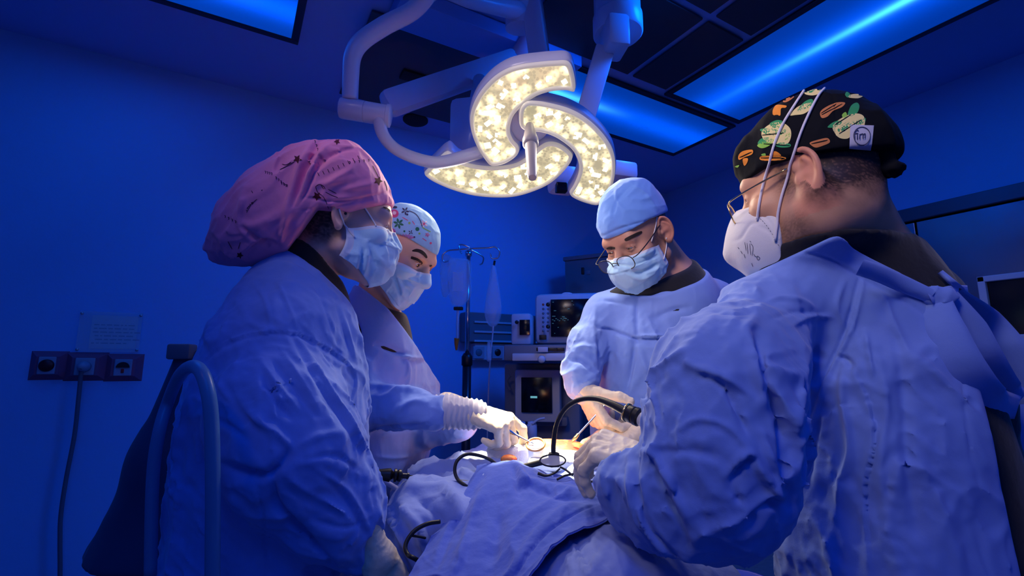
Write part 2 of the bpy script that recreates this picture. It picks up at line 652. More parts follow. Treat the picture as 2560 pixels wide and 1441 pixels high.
crumple(M['drape'], 7.0, 0.006, 0.4)
crumple(M['sheet'], 7.0, 0.006, 0.45)
# ------------------------------------------------------------------ the room (world axes)
WX, WY = 3.47, 3.07            # right wall plane, back wall plane
X0, Y0 = -2.6, -2.4
def slab(name, c, s, m):
    V, Fc = box(c, s)
    return setp(mk(name, V, Fc, m, world=True, smooth=False), kind='structure')
slab('floor', ((X0 + WX) / 2, (Y0 + WY) / 2, -0.05), (WX - X0 + 0.4, WY - Y0 + 0.4, 0.1), M['floor'])
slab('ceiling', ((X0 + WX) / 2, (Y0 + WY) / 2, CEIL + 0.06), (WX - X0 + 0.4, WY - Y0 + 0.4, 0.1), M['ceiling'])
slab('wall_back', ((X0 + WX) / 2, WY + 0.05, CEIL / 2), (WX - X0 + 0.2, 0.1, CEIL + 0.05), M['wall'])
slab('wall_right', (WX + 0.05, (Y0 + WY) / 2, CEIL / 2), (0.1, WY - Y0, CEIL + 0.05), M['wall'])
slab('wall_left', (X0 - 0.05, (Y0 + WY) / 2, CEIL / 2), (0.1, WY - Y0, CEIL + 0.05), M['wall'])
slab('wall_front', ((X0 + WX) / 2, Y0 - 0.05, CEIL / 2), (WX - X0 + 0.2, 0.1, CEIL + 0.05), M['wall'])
slab('baseboard_back', ((X0 + WX) / 2, WY - 0.006, 0.06), (WX - X0 - 0.03, 0.012, 0.12), M['equip_dark'])

def panel_mat(name, axis, base, hot, width, fade, e0=0.0):
    """blue light panel: a tube behind a diffuser gives the bright line along its middle"""
    m = bpy.data.materials.new(name); m.use_nodes = True
    nt = m.node_tree
    b = nt.nodes['Principled BSDF']
    b.inputs['Base Color'].default_value = (0.02, 0.03, 0.05, 1)
    b.inputs['Roughness'].default_value = 0.35
    tc = nt.nodes.new('ShaderNodeTexCoord')
    sx = nt.nodes.new('ShaderNodeSeparateXYZ')
    nt.links.new(tc.outputs['Generated'], sx.inputs[0])
    def math_(op, a, bb=None):
        n = nt.nodes.new('ShaderNodeMath'); n.operation = op
        for i, v in enumerate((a, bb)):
            if v is None: continue
            if hasattr(v, 'links') or hasattr(v, 'is_linked'): nt.links.new(v, n.inputs[i])
            else: n.inputs[i].default_value = v
        return n.outputs[0]
    ac = sx.outputs['X'] if axis == 'Y' else sx.outputs['Y']
    al = sx.outputs['Y'] if axis == 'Y' else sx.outputs['X']
    d = math_('SUBTRACT', ac, 0.5)
    def gau(w): 
        q = math_('DIVIDE', d, w)
        return math_('EXPONENT', math_('MULTIPLY', math_('MULTIPLY', q, q), -1.0))
    mr = nt.nodes.new('ShaderNodeMapRange'); mr.interpolation_type = 'SMOOTHSTEP'
    nt.links.new(al, mr.inputs[0])
    mr.inputs[1].default_value = fade[0]; mr.inputs[2].default_value = fade[1]
    mr.inputs[3].default_value = 1.0; mr.inputs[4].default_value = e0
    core = math_('MULTIPLY', math_('MULTIPLY', gau(width), mr.outputs[0]), hot)
    halo = math_('MULTIPLY', math_('ADD', gau(0.22), 0.45), base)
    tot = math_('ADD', core, halo)
    mix = nt.nodes.new('ShaderNodeMix'); mix.data_type = 'RGBA'
    mix.inputs[6].default_value = (0.0, 0.10, 1.0, 1); mix.inputs[7].default_value = (0.05, 0.42, 1.0, 1)
    nt.links.new(math_('MULTIPLY', gau(width * 1.6), mr.outputs[0]), mix.inputs[0])
    nt.links.new(mix.outputs[2], b.inputs['Emission Color'])
    nt.links.new(tot, b.inputs['Emission Strength'])
    return m

def wpt(px, py, z):
    return toW(Pz(px, py, z))

def light_panel(c0, c1, axis, label, m):
    """ceiling panel between two world corners (x0,y0)-(x1,y1)"""
    (x0, y0), (x1, y1) = c0, c1
    cx, cy = (x0 + x1) / 2, (y0 + y1) / 2
    t = thing('ceiling_light_panel', label, 'ceiling light', (cx, cy, CEIL), 'blue ceiling light panels', world=True)
    V, Fc = box((cx, cy, CEIL - 0.004), (x1 - x0, y1 - y0, 0.008))
    mk('diffuser', V, Fc, m, t, world=True, smooth=False)
    fr = MB(); w = 0.035
    for q, s in (((cx, y0 - w / 2), (x1 - x0 + 2 * w, w)), ((cx, y1 + w / 2), (x1 - x0 + 2 * w, w)),
                 ((x0 - w / 2, cy), (w, y1 - y0)), ((x1 + w / 2, cy), (w, y1 - y0))):
        fr.add(*box((q[0], q[1], CEIL - 0.006), (s[0], s[1], 0.014), bev=0.003))
    fr.build('frame', M['darkmetal'], t, world=True, smooth=False)
    return t
pm_b = panel_mat('blue_light_panel_long', 'Y', 0.75, 3.8, 0.045, (0.30, 0.97), 0.06)
pm_c = panel_mat('blue_light_panel_end', 'X', 0.75, 1.1, 0.06, (0.0, 0.55))
pm_l = panel_mat('blue_light_panel_left', 'X', 0.95, 0.5, 0.10, (0.0, 1.0))
light_panel((2.15, -0.55), (2.78, 1.81), 'Y', 'long blue ceiling light panel with a bright cyan streak, above the surgeon in the dark printed cap', pm_b)
light_panel((1.50, 1.91), (2.80, 2.38), 'X', 'shorter blue ceiling light panel behind the operating lamp, right of its arm', pm_c)
light_panel((-1.36, 2.02), (0.13, 2.41), 'X', 'blue ceiling light panel in the upper left, far from the operating lamp', pm_l)

# dark ceiling tiles with joints between them
def tile(x0, x1, y0, y1, m, nm='ceiling_tile', z=0.012):
    V, Fc = box(((x0 + x1) / 2, (y0 + y1) / 2, CEIL - z / 2), (x1 - x0, y1 - y0, z), bev=0.003)
    return mk(nm, V, Fc, m, world=True, smooth=False)
tl = [((1.08, 1.78, -0.6, 1.26), 'black ceiling tile beside the lamp arm, nearest the photographer'),
      ((1.82, 2.08, -0.6, 1.26), 'narrow black ceiling tile between joint strip and long blue panel, near end'),
      ((1.08, 1.78, 1.30, 1.80), 'black ceiling tile behind the lamp arm, above the short blue panel'),
      ((1.82, 2.08, 1.30, 1.80), 'small black ceiling tile at the inner corner between the two blue panels')]
for (x0, x1, y0, y1), lab in tl:
    setp(tile(x0, x1, y0, y1, M['dark_tile']), lab, 'ceiling tile', 'black ceiling tiles')
o = tile(0.43, 1.22, 2.02, 2.80, M['tile_grey'])
setp(o, 'dark grey ceiling tile behind the left lamp arm', 'ceiling tile')
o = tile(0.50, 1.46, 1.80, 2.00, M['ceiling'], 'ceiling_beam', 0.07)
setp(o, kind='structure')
# round ceiling speaker and an open slot
V, Fc = lathe([(0.02, 0), (0.075, 0.0), (0.082, 0.006), (0.082, 0.014)], (0.93, 2.89, CEIL - 0.013), (0, 0, 1))
setp(mk('ceiling_speaker', V, Fc, M['groove'], world=True), 'dark round ceiling speaker right of the lamp joint', 'speaker')
s0, s1 = wpt(1000, 205, CEIL), wpt(1110, 178, CEIL)
V, Fc = box(((s0[0] + s1[0]) / 2, (s0[1] + s1[1]) / 2, CEIL - 0.016), (abs(s1[0] - s0[0]) + 0.05, 0.09, 0.02), bev=0.003)
setp(mk('air_vent', V, Fc, M['groove'], world=True), 'black open vent slot in the ceiling above the long blue arm', 'vent')

# ------------------------------------------------------------------ back wall: sockets, notice, cable
def bw(px, py, off=0.0):
    """world point on the back wall behind the pixel"""
    v = toW(P(px, py, 1.0) - EYE)
    t = (WY - off) / v[1]
    return v * t + EYE
M['red_plate'] = mat('red_socket_plate', (0.34, 0.09, 0.16), 0.45)
M['socket'] = mat('socket_plastic', (0.36, 0.38, 0.44), 0.4)
M['acrylic'] = mat('clear_acrylic', (0.75, 0.82, 0.92), 0.25, alpha=0.28)
M['paper'] = mat('paper', (0.72, 0.74, 0.78), 0.8)
M['ink'] = mat('grey_ink', (0.10, 0.11, 0.16), 0.8)
def socket(pa, pb, lab, kind):
    a, b = bw(*pa), bw(*pb)
    cx, cz = (a[0] + b[0]) / 2, (a[2] + b[2]) / 2
    w, h = abs(b[0] - a[0]), abs(a[2] - b[2])
    t = thing('wall_socket', lab, 'socket', (cx, WY, cz), 'red wall sockets', world=True)
    # bevelled plate: a frustum
    e = 0.26
    V = []
    for (sx, sz, y) in ((1, 1, 0.0), (0.62, 0.62, 0.03)):
        for qx, qz in ((-1, -1), (1, -1), (1, 1), (-1, 1)):
            V.append((cx + qx * w / 2 * sx, WY - y, cz + qz * h / 2 * sz))
    Fc = [(0, 1, 5, 4), (1, 2, 6, 5), (2, 3, 7, 6), (3, 0, 4, 7), (4, 5, 6, 7), (3, 2, 1, 0)]
    mk('plate', V, Fc, M['red_plate'], t, world=True, smooth=False)
    V, Fc = box((cx, WY - 0.034, cz), (w * 0.46, 0.012, h * 0.6), bev=0.004)
    mk('insert', V, Fc, M['socket'], t, world=True, smooth=False)
    if kind == 'red':
        V, Fc = lathe([(0.001, 0.012), (h * 0.17, 0.012), (h * 0.21, 0.004), (h * 0.21, 0)], (cx, WY - 0.040, cz), (0, -1, 0))
        mk('outlet_ring', V, Fc, mat('dark_red_plastic', (0.10, 0.006, 0.01), 0.4), t, world=True)
    elif kind == 'lid':
        poly = [(math.cos(a) * h * 0.20, math.sin(a) * h * 0.20) for a in np.linspace(0, math.pi, 14)]
        R = np.array([[1, 0, 0], [0, 0, -1], [0, 1, 0]], float)
        V, Fc = prism(poly, 0.008, (cx, WY - 0.040, cz), R)
        mk('outlet_flap', V, Fc, M['black'], t, world=True, smooth=False)
        V, Fc = box((cx, WY - 0.042, cz - h * 0.12), (0.012, 0.006, 0.02), bev=0.002)
        mk('red_mark', V, Fc, mat('red_mark', (0.4, 0.02, 0.02), 0.5), t, world=True, smooth=False)
    return t, (cx, WY, cz), h
socket((80, 878), (165, 950), 'red wall socket with a dark red round outlet, first from the left', 'red')
_, sc_, sh_ = socket((167, 881), (265, 952), 'red wall socket with a white plug and cable in it', 'plug')
socket((267, 885), (354, 953), 'red wall socket with a black half-round flap, nearest the woman in pink', 'lid')
t = thing('power_cable', 'grey power cable with pale plug hanging from the middle red socket', 'cable', (sc_[0], WY - 0.05, 0.02), world=True)
V, Fc = lathe([(0.004, 0.055), (0.016, 0.05), (0.024, 0.02), (0.026, 0)], (sc_[0], WY - 0.040, sc_[2]), (0, -1, 0.0))
mk('plug', V, Fc, M['socket'], t, world=True)
cp_ = [np.array([sc_[0], WY - 0.09, sc_[2] - 0.005])] + [bw(x, y, 0.06) for x, y in ((203, 930), (196, 1000), (186, 1090), (165, 1200), (152, 1290), (150, 1360), (150, 1441))]
cp_.append(np.array([cp_[-1][0] + 0.02, WY - 0.06, 0.02])); cp_.append(np.array([cp_[-1][0] + 0.3, WY - 0.1, 0.012]))
V, Fc = tube(spline(cp_, 8), 0.0085, 8)
mk('lead', V, Fc, mat('grey_cable_sheath', (0.12, 0.13, 0.17), 0.5), t, world=True)
a, b = bw(203, 778), bw(347, 882)
nx, nz = (a[0] + b[0]) / 2, (a[2] + b[2]) / 2
t = thing('wall_notice', 'clear acrylic notice holder with a typed page above the red sockets', 'notice', (nx, WY, nz), world=True)
V, Fc = box((nx, WY - 0.010, nz), (abs(b[0] - a[0]), 0.006, abs(b[2] - a[2])), bev=0.002)
mk('holder', V, Fc, M['acrylic'], t, world=True, smooth=False)
V, Fc = box((nx + 0.015, WY - 0.0035, nz), (abs(b[0] - a[0]) * 0.74, 0.002, abs(b[2] - a[2]) * 0.82))
mk('page', V, Fc, M['paper'], t, world=True, smooth=False)
tx = MB(); rr = random.Random(3)
for i in range(6):
    x = nx - 0.07 + rr.random() * 0.02
    z = nz + 0.035 - i * 0.018
    while x < nx + 0.095 - (0.04 if i == 5 else 0):
        wd = 0.008 + rr.random() * 0.022
        tx.add(*box((x + wd / 2, WY - 0.0049, z), (wd, 0.0006, 0.005))); x += wd + 0.006
tx.build('printed_text', M['ink'], t, world=True, smooth=False)
for qx in (-1, 1):
    for qz in (-1, 1):
        V, Fc = lathe([(0.006, 0.004), (0.007, 0)], (nx + qx * abs(b[0] - a[0]) * 0.47, WY - 0.014, nz + qz * abs(b[2] - a[2]) * 0.44), (0, -1, 0), 12)
        mk('screw', V, Fc, M['steel'], t, world=True)

# ------------------------------------------------------------------ right wall: steel cabinet and screen
def rw(px, py, off=0.0):
    v = toW(P(px, py, 1.0) - EYE)
    t = (WX - off) / v[0]
    return v * t + EYE
OFF = 0.32
a = rw(2560, 451, OFF); b = rw(2235, 534, OFF)
ztop = (a[2] + b[2]) / 2
zlip = (rw(2560, 491, OFF)[2] + rw(2242, 567, OFF)[2]) / 2
yl = b[1] + 0.25; yr = -1.2
t = thing('wall_cabinet', 'tall stainless steel cabinet along the right wall behind the near surgeon', 'cabinet', (WX - OFF / 2, (yl + yr) / 2, 0), world=True)
M['cab'] = mat('cabinet_steel', (0.30, 0.31, 0.34), 0.22, 1.0, bump=[(2.5, 0.12, 0.02)])
V, Fc = box((WX - OFF / 2, (yl + yr) / 2, (ztop + zlip) / 2), (OFF + 0.03, yl - yr, ztop - zlip), bev=0.006)
mk('top_rail', V, Fc, mat('cabinet_rail_steel', (0.12, 0.12, 0.14), 0.3, 1.0), t, world=True, smooth=False)
yj = rw(2300, 650, OFF)[1]
for y0, y1, nm in ((yl, yj + 0.004, 'door'), (yj - 0.004, -0.25, 'door'), (-0.258, yr, 'door')):
    V, Fc = box((WX - OFF + 0.012, (y0 + y1) / 2, (zlip + 0.1) / 2 - 0.004), (0.02, abs(y1 - y0), zlip - 0.1), bev=0.004)
    d = mk(nm, V, Fc, M['cab'], t, world=True, smooth=False)
    V, Fc = tube([(WX - OFF - 0.03, y1 + 0.05, z) for z in np.linspace(0.9, 1.15, 8)], 0.007, 8)
    mk('handle', V, Fc, M['steel'], d, world=True)
V, Fc = box((WX - OFF / 2 + 0.02, (yl + yr) / 2, zlip / 2 - 0.003), (OFF - 0.05, yl - yr - 0.01, zlip - 0.01))
mk('carcass', V, Fc, M['groove'], t, world=True, smooth=False)
# screen
OS = OFF + 0.10
q = [rw(2445, 694, OS), rw(2470, 855, OS)]
z1, z0 = q[0][2], q[1][2]; yy = q[0][1]
sw = 0.62
t = thing('wall_screen', 'dark flat screen in a grey frame at the right edge', 'screen', (WX - OS, yy - sw / 2, z0), world=True)
fw = 0.028
fr = MB()
for c, s in (((yy - fw / 2, (z0 + z1) / 2), (fw, z1 - z0)), ((yy - sw + fw / 2, (z0 + z1) / 2), (fw, z1 - z0)),
             ((yy - sw / 2, z1 - fw / 2), (sw, fw)), ((yy - sw / 2, z0 + fw / 2), (sw, fw))):
    fr.add(*box((WX - OS, c[0], c[1]), (0.05, s[0], s[1]), bev=0.004))
fr.build('frame', M['equip'], t, world=True, smooth=False)
V, Fc = box((WX - OS + 0.012, yy - sw / 2, (z0 + z1) / 2), (0.025, sw - 0.03, z1 - z0 - 0.03))
mk('display', V, Fc, M['screen'], t, world=True, smooth=False)
V, Fc = box((WX - OS + 0.055, yy - sw / 2, (z0 + z1) / 2), (0.09, 0.2, 0.12), bev=0.004)
mk('bracket', V, Fc, M['darkmetal'], t, world=True, smooth=False)
zs = rw(2500, 890, OFF + 0.06)[2]
V, Fc = box((WX - OFF - 0.04, yy - 0.35, zs - 0.03), (0.07, 0.9, 0.05), bev=0.006)
setp(mk('steel_rail', V, Fc, M['steel'], world=True, smooth=False), 'steel rail under the dark wall screen', 'rail')
# ------------------------------------------------------------------ the operating lamp
LC = P(1310, 330, 1.5)                                     # the lamp head's centre
LN = np.array([-0.02, -0.46, -0.88]); LN /= np.linalg.norm(LN)
LR = frame(LN, (0, 0, 1))
FIELD = P(1322, 1142, 1.18)

def onlamp(px, py, h=0.0):
    """2-D coordinates in the lamp's plane"""
    d = P(px, py, 1.0) - EYE
    c = LC + LN * h
    t = np.dot(c - EYE, LN) / np.dot(d, LN)
    q = EYE + d * t - c
    return np.array([q @ LR[:, 0], q @ LR[:, 1]])

def lamp_lens_mat():
    m = bpy.data.materials.new('led_lens'); m.use_nodes = True
    nt = m.node_tree; b = nt.nodes['Principled BSDF']
    b.inputs['Base Color'].default_value = (0.20, 0.19, 0.16, 1); b.inputs['Roughness'].default_value = 0.25
    tc = nt.nodes.new('ShaderNodeTexCoord')
    def vor(sc, feat):
        v = nt.nodes.new('ShaderNodeTexVoronoi'); v.feature = feat; v.inputs['Scale'].default_value = sc
        nt.links.new(tc.outputs['Object'], v.inputs['Vector']); return v
    v1 = vor(26, 'F1'); v2 = vor(95, 'F1')
    n = nt.nodes.new('ShaderNodeTexNoise'); n.inputs['Scale'].default_value = 22; n.inputs['Detail'].default_value = 6
    nt.links.new(tc.outputs['Object'], n.inputs['Vector'])
    def mr(sock, a, b_, c, d):
        q = nt.nodes.new('ShaderNodeMapRange'); nt.links.new(sock, q.inputs[0])
        for i, v in enumerate((a, b_, c, d)): q.inputs[i + 1].default_value = v
        return q.outputs[0]
    def mth(op, x, y):
        q = nt.nodes.new('ShaderNodeMath'); q.operation = op
        for i, v in enumerate((x, y)):
            if isinstance(v, (int, float)): q.inputs[i].default_value = v
            else: nt.links.new(v, q.inputs[i])
        return q.outputs[0]
    big = mr(v1.outputs['Distance'], 0.0, 0.62, 1.1, 0.0)
    small = mr(v2.outputs['Distance'], 0.1, 0.55, -0.12, 0.22)
    nz = mr(n.outputs['Fac'], 0.3, 0.7, 0.35, 1.5)
    tot = mth('MAXIMUM', mth('ADD', mth('MULTIPLY', mth('ADD', big, small), nz), 0.18), 0.30)
    b.inputs['Emission Color'].default_value = (1.0, 0.86, 0.50, 1)
    nt.links.new(mth('MULTIPLY', tot, 1.5), b.inputs['Emission Strength'])
    return m
M['lens'] = lamp_lens_mat()
M['led'] = mat('led_module', (0.9, 0.88, 0.8), 0.3, emit=((1.0, 0.90, 0.62), 5.0))
M['led_dim'] = mat('led_module_dim', (0.9, 0.88, 0.8), 0.3, emit=((1.0, 0.90, 0.62), 1.4))
M['lens_rim'] = mat('frosted_lens_rim', (0.72, 0.70, 0.66), 0.35, emit=((1.0, 0.88, 0.62), 0.22))

C2 = lambda L: [(1020 + x / 3.1333, 80 + y / 3.1333) for x, y in L]
PETALS = [
 C2([(1255, 235), (1300, 330), (1308, 460), (1230, 455), (1120, 465), (1010, 500), (920, 560), (840, 640), (805, 720), (800, 790), (825, 850), (866, 900), (860, 960), (780, 1020), (700, 1045), (640, 1040), (590, 980), (540, 900), (500, 800), (485, 700), (495, 620), (530, 530), (590, 440), (680, 350), (790, 285), (900, 255), (1020, 240), (1140, 230)]),
 C2([(880, 600), (930, 548), (1000, 545), (1100, 560), (1250, 600), (1370, 660), (1480, 750), (1570, 860), (1615, 960), (1625, 1080), (1605, 1200), (1560, 1290), (1490, 1352), (1400, 1340), (1300, 1300), (1265, 1260), (1300, 1200), (1338, 1100), (1335, 1020), (1290, 930), (1220, 865), (1130, 812), (1030, 782), (940, 780), (882, 745), (870, 690)]),
 C2([(290, 945), (330, 945), (390, 1000), (480, 1035), (600, 1055), (720, 1055), (850, 1030), (960, 960), (1030, 900), (1090, 868), (1160, 870), (1230, 905), (1285, 960), (1280, 1010), (1220, 1090), (1120, 1180), (1000, 1240), (850, 1285), (700, 1295), (520, 1280), (350, 1235), (200, 1170), (130, 1115), (150, 1080), (220, 1010)])]
HT = [0.006, 0.016, 0.0]

def inset(p, w):
    """move a closed outline inwards"""
    n = len(p)
    A = 0.5 * np.sum(p[:, 0] * np.roll(p[:, 1], -1) - np.roll(p[:, 0], -1) * p[:, 1])
    T = np.roll(p, -1, 0) - np.roll(p, 1, 0)
    T /= np.linalg.norm(T, axis=1)[:, None] + 1e-9
    Nn = np.c_[-T[:, 1], T[:, 0]] * np.sign(A)
    return p + Nn * w

lamp = thing('operating_lamp', 'white three-petal operating lamp glowing warm white over the patient', 'operating lamp', LC)
for pi_, (pl, ht) in enumerate(zip(PETALS, HT)):
    p2 = spline([onlamp(x, y, ht) for x, y in pl], 5, True)
    n = len(p2)
    def ring(w, h):
        q = inset(p2, w)
        return LC + LN * (ht + h) + q @ LR[:, :2].T
    # housing: rounded shell behind the lens
    rings = [ring(0.006, -0.002), ring(0.0, -0.004), ring(-0.004, -0.018), ring(-0.004, -0.048), ring(0.004, -0.064), ring(0.020, -0.072)]
    V = np.concatenate(rings)
    Fc = []
    for k in range(len(rings) - 1):
        for i in range(n):
            j = (i + 1) % n
            Fc.append((k * n + i, k * n + j, (k + 1) * n + j, (k + 1) * n + i))
    Fc.append(tuple((len(rings) - 1) * n + i for i in range(n)))
    hs = mk('petal_housing', V, Fc, M['lampwhite'], lamp, sharp=60)
    rings = [ring(0.0, -0.004), ring(0.002, 0.004), ring(0.008, 0.007), ring(0.013, 0.003), ring(0.0145, -0.006)]
    V = np.concatenate(rings); Fc = []
    for k in range(len(rings) - 1):
        for i in range(n):
            j = (i + 1) % n
            Fc.append((k * n + i, k * n + j, (k + 1) * n + j, (k + 1) * n + i))
    mk('lens_rim', V, Fc, M['lens_rim'], hs)
    # lens: filled outline
    q = ring(0.0135, -0.001)
    mk('lens', q, [tuple(range(n))], M['lens'], hs, smooth=False)
    # led modules standing on the reflector, a few big clusters along the petal
    qq = inset(p2, 0.034)
    rr = random.Random(20 + pi_)
    inside = []
    poly = inset(p2, 0.022)
    def isin(x, y):
        c = False; j = len(poly) - 1
        for i in range(len(poly)):
            if (poly[i][1] > y) != (poly[j][1] > y) and x < (poly[j][0] - poly[i][0]) * (y - poly[i][1]) / (poly[j][1] - poly[i][1] + 1e-12) + poly[i][0]:
                c = not c
            j = i
        return c
    tries = 0
    while len(inside) < 20 and tries < 4000:
        tries += 1
        x = rr.uniform(poly[:, 0].min(), poly[:, 0].max()); y = rr.uniform(poly[:, 1].min(), poly[:, 1].max())
        if isin(x, y) and all((x - a) ** 2 + (y - b) ** 2 > 0.028 ** 2 for a, b in inside):
            inside.append((x, y))
    for (x, y) in inside:
        c = LC + LN * (ht - 0.0005) + LR[:, 0] * x + LR[:, 1] * y
        a = rr.uniform(0, 3.1)
        mbk = MB()
        R2 = LR @ rotz(a)
        nx_, ny_ = rr.choice(((3, 2), (2, 2), (3, 3), (4, 2)))
        st = rr.uniform(0.0064, 0.0082)
        for ku in range(nx_):
            for kv in range(ny_):
                if rr.random() < 0.12: continue
                o2 = np.array([(ku - (nx_ - 1) / 2) * st, (kv - (ny_ - 1) / 2) * st, rr.uniform(0, 0.001)])
                V, Fc = box(c + R2 @ o2, (st * 0.86, st * 0.86, 0.003), R2 @ rotz(rr.uniform(-0.15, 0.15)))
                mbk.add(V, Fc)
        mbk.build('led_cluster', M['led'] if rr.random() < 0.7 else M['led_dim'], hs, smooth=False)

def lpt(x, y, h):
    """point under lamp pixel (x, y), h metres in front of its plane"""
    q = onlamp(x, y)
    return LC + LR[:, 0] * q[0] + LR[:, 1] * q[1] + LN * h
# hub, ring and sterile handle
hc = lpt(1322, 320, 0)
V, Fc = lathe([(0.02, -0.05), (0.062, -0.045), (0.07, -0.03), (0.066, -0.015), (0.05, -0.012)], hc, LN, 40)
mk('hub', V, Fc, M['lampwhite'], lamp)
ha, hb = P(1326, 350, 1.40), P(1331, 446, 1.30)
L = np.linalg.norm(hb - ha)
V, Fc = lathe([(0.012, -0.07), (0.020, -0.015), (0.0235, 0.0), (0.0235, 0.020), (0.020, 0.024), (0.017, 0.026), (0.0165, 0.05), (0.0135, L - 0.012), (0.011, L - 0.002), (0.006, L)], ha, hb - ha, 28)
mk('handle', V, Fc, M['grip'], lamp, sharp=50)
# arms that carry the head
arm = spline([P(1100, -60, 1.52), P(1040, 20, 1.50), P(960, 65, 1.46), P(905, 103, 1.43), P(882, 140, 1.42), P(877, 190, 1.42), P(875, 250, 1.42)], 8)
V, Fc = tube(arm, [0.028, 0.027, 0.027, 0.026, 0.025, 0.024, 0.023], 20)
mk('arm', V, Fc, M['lampwhite'], lamp)
ja, jb = P(848, 269, 1.42), P(978, 291, 1.44)
jl = np.linalg.norm(jb - ja)
V, Fc = lathe([(0.022, 0), (0.029, 0.003), (0.031, 0.01), (0.031, jl * 0.47), (0.0285, jl * 0.475), (0.0285, jl * 0.49), (0.031, jl * 0.495), (0.031, jl * 0.90), (0.034, jl * 0.91), (0.034, jl * 0.98), (0.026, jl)], ja, jb - ja, 32)
mk('joint', V, Fc, M['lampwhite'], lamp, sharp=40)
arm = spline([P(950, 285, 1.43), P(953, 325, 1.43), P(972, 358, 1.44), P(1005, 382, 1.46), P(1060, 402, 1.49), P(1110, 405, 1.53), P(1200, 380, 1.58)], 8)
V, Fc = tube(arm, [0.021, 0.019, 0.018, 0.018, 0.019, 0.02, 0.022], 16)
mk('fork', V, Fc, M['lampwhite'], lamp)
# upper spring arm running across the top of the picture to the column
arm = spline([P(1040, 8, 1.50), P(1100, -25, 1.60), P(1180, 0, 1.75), P(1300, 28, 1.95)], 8)
V, Fc = tube(arm, [0.026, 0.026, 0.03, 0.036], 18)
mk('arm', V, Fc, M['lampwhite'], lamp)
V, Fc = lathe([(0.03, -0.06), (0.06, -0.055), (0.062, 0.05), (0.04, 0.06)], P(1300, 38, 1.98), P(1300, 0, 2.0) - P(1300, 60, 2.0), 28)
mk('joint', V, Fc, M['lampwhite'], lamp, sharp=40)
# ceiling column with its block and flat drop arm (right)
ca = P(1545, 88, 1.9)
top = CEIL - 0.02
V, Fc = lathe([(0.06, 0), (0.092, 0.0), (0.097, 0.006), (0.097, 0.075), (0.091, 0.082), (0.091, top - ca[2])], ca, (0, 0, 1), 40)
col_ = thing('lamp_column', 'white round ceiling column with a flat drop arm, right of the glowing lamp', 'lamp column', (ca[0], ca[1], CEIL))
mk('column', V, Fc, M['lampwhite'], col_, sharp=40)
dn = P(1527, 138, 1.82)
up = np.array([0, 0, 1.0])
V, Fc = box(ca + np.array([-0.025, -0.045, -0.045]), (0.085, 0.12, 0.13), rotz(0.15), bev=0.014)
mk('arm_block', V, Fc, M['lampwhite'], col_, sharp=40)
pa, pb = P(1513, 120, 1.86), P(1455, 320, 1.78)
R = frame(pb - pa, (0, 1, 0.2))
V, Fc = box((pa + pb) / 2, (0.075, 0.03, np.linalg.norm(pb - pa)), R, bev=0.006)
mk('drop_arm', V, Fc, M['lampwhite'], col_, sharp=40)
# square column behind the lamp head
pa, pb = P(1322, -60, 2.0), P(1350, 150, 1.9)
R = frame(pb - pa, (0.35, 1, 0.0))
V, Fc = box((pa + pb) / 2, (0.075, 0.075, np.linalg.norm(pb - pa)), R, bev=0.008)
mk('mast', V, Fc, M['lampwhite'], lamp, sharp=40)
pa, pb = P(1440, 135, 2.2), P(1500, 90, 2.2)
# second pendant: long blue arm with box behind the lamp
t = thing('ceiling_pendant', 'long ceiling pendant arm behind the lamp with a rounded box', 'ceiling pendant', P(1100, 215, 2.1))
pa, pb = P(960, 264, 1.95), P(1290, 150, 2.3)
R = frame(pb - pa, (0, 0, 1))
V, Fc = box((pa + pb) / 2, (0.085, 0.11, np.linalg.norm(pb - pa)), R, bev=0.03)
mk('arm', V, Fc, M['lampwhite'], t, sharp=40)
V, Fc = box(P(1172, 330, 1.95), (0.14, 0.12, 0.26), rotz(-0.2), bev=0.03)
mk('housing', V, Fc, M['lampwhite'], t, sharp=40)
V, Fc = tube([P(1185, 290, 1.98), P(1200, 200, 2.12)], 0.03, 14)
mk('post', V, Fc, M['lampwhite'], t)
V, Fc = tube([P(1290, 150, 2.3), P(1330, 90, 2.35), P(1345, -30, 2.35), P(1345, -150, 2.3)], 0.045, 14)
mk('post', V, Fc, M['lampwhite'], t)
# small camera unit with a dark window, below right
t = thing('lamp_camera', 'small white camera unit with a dark square window, under the lamp rim', 'camera', P(1405, 455, 1.85))
V, Fc = box(P(1408, 452, 1.85), (0.11, 0.10, 0.10), rotz(0.3) , bev=0.025)
mk('body', V, Fc, M['lampwhite'], t, sharp=40)
V, Fc = box(P(1403, 470, 1.79), (0.042, 0.03, 0.036), rotz(0.15), bev=0.004)
mk('window', V, Fc, M['screen'], t, smooth=False)
V, Fc = tube([P(1408, 440, 1.85), P(1400, 400, 1.85), P(1390, 340, 1.80), P(1375, 300, 1.72)], 0.02, 12)
mk('bracket', V, Fc, M['lampwhite'], t)
V, Fc = box(P(1548, 432, 1.95), (0.12, 0.10, 0.07), rotz(0.3), bev=0.015)
mk('side_box', V, Fc, M['lampwhite'], t, sharp=40)
V, Fc = tube([P(1420, 445, 1.88), P(1480, 438, 1.92), P(1540, 432, 1.95)], 0.018, 12)
mk('bracket', V, Fc, M['lampwhite'], t)

# the lamp's own beams, from each petal to the field
for (px, py), pw in zip(((1195, 300), (1130, 425), (1250, 450), (1470, 330)), (200, 200, 180, 30)):
    q = lpt(px, py, 0.035)
    lamp_spot('operating_lamp_beam', toW(q), toW(FIELD), pw, (1.0, 0.84, 0.55), 20, 0.5, 0.03)
    lamp_spot('operating_lamp_glow', toW(q), toW(LC + np.array([0.12, -1.0, -0.75])), 6.5, (1.0, 0.84, 0.68), 140, 0.9, 0.03)
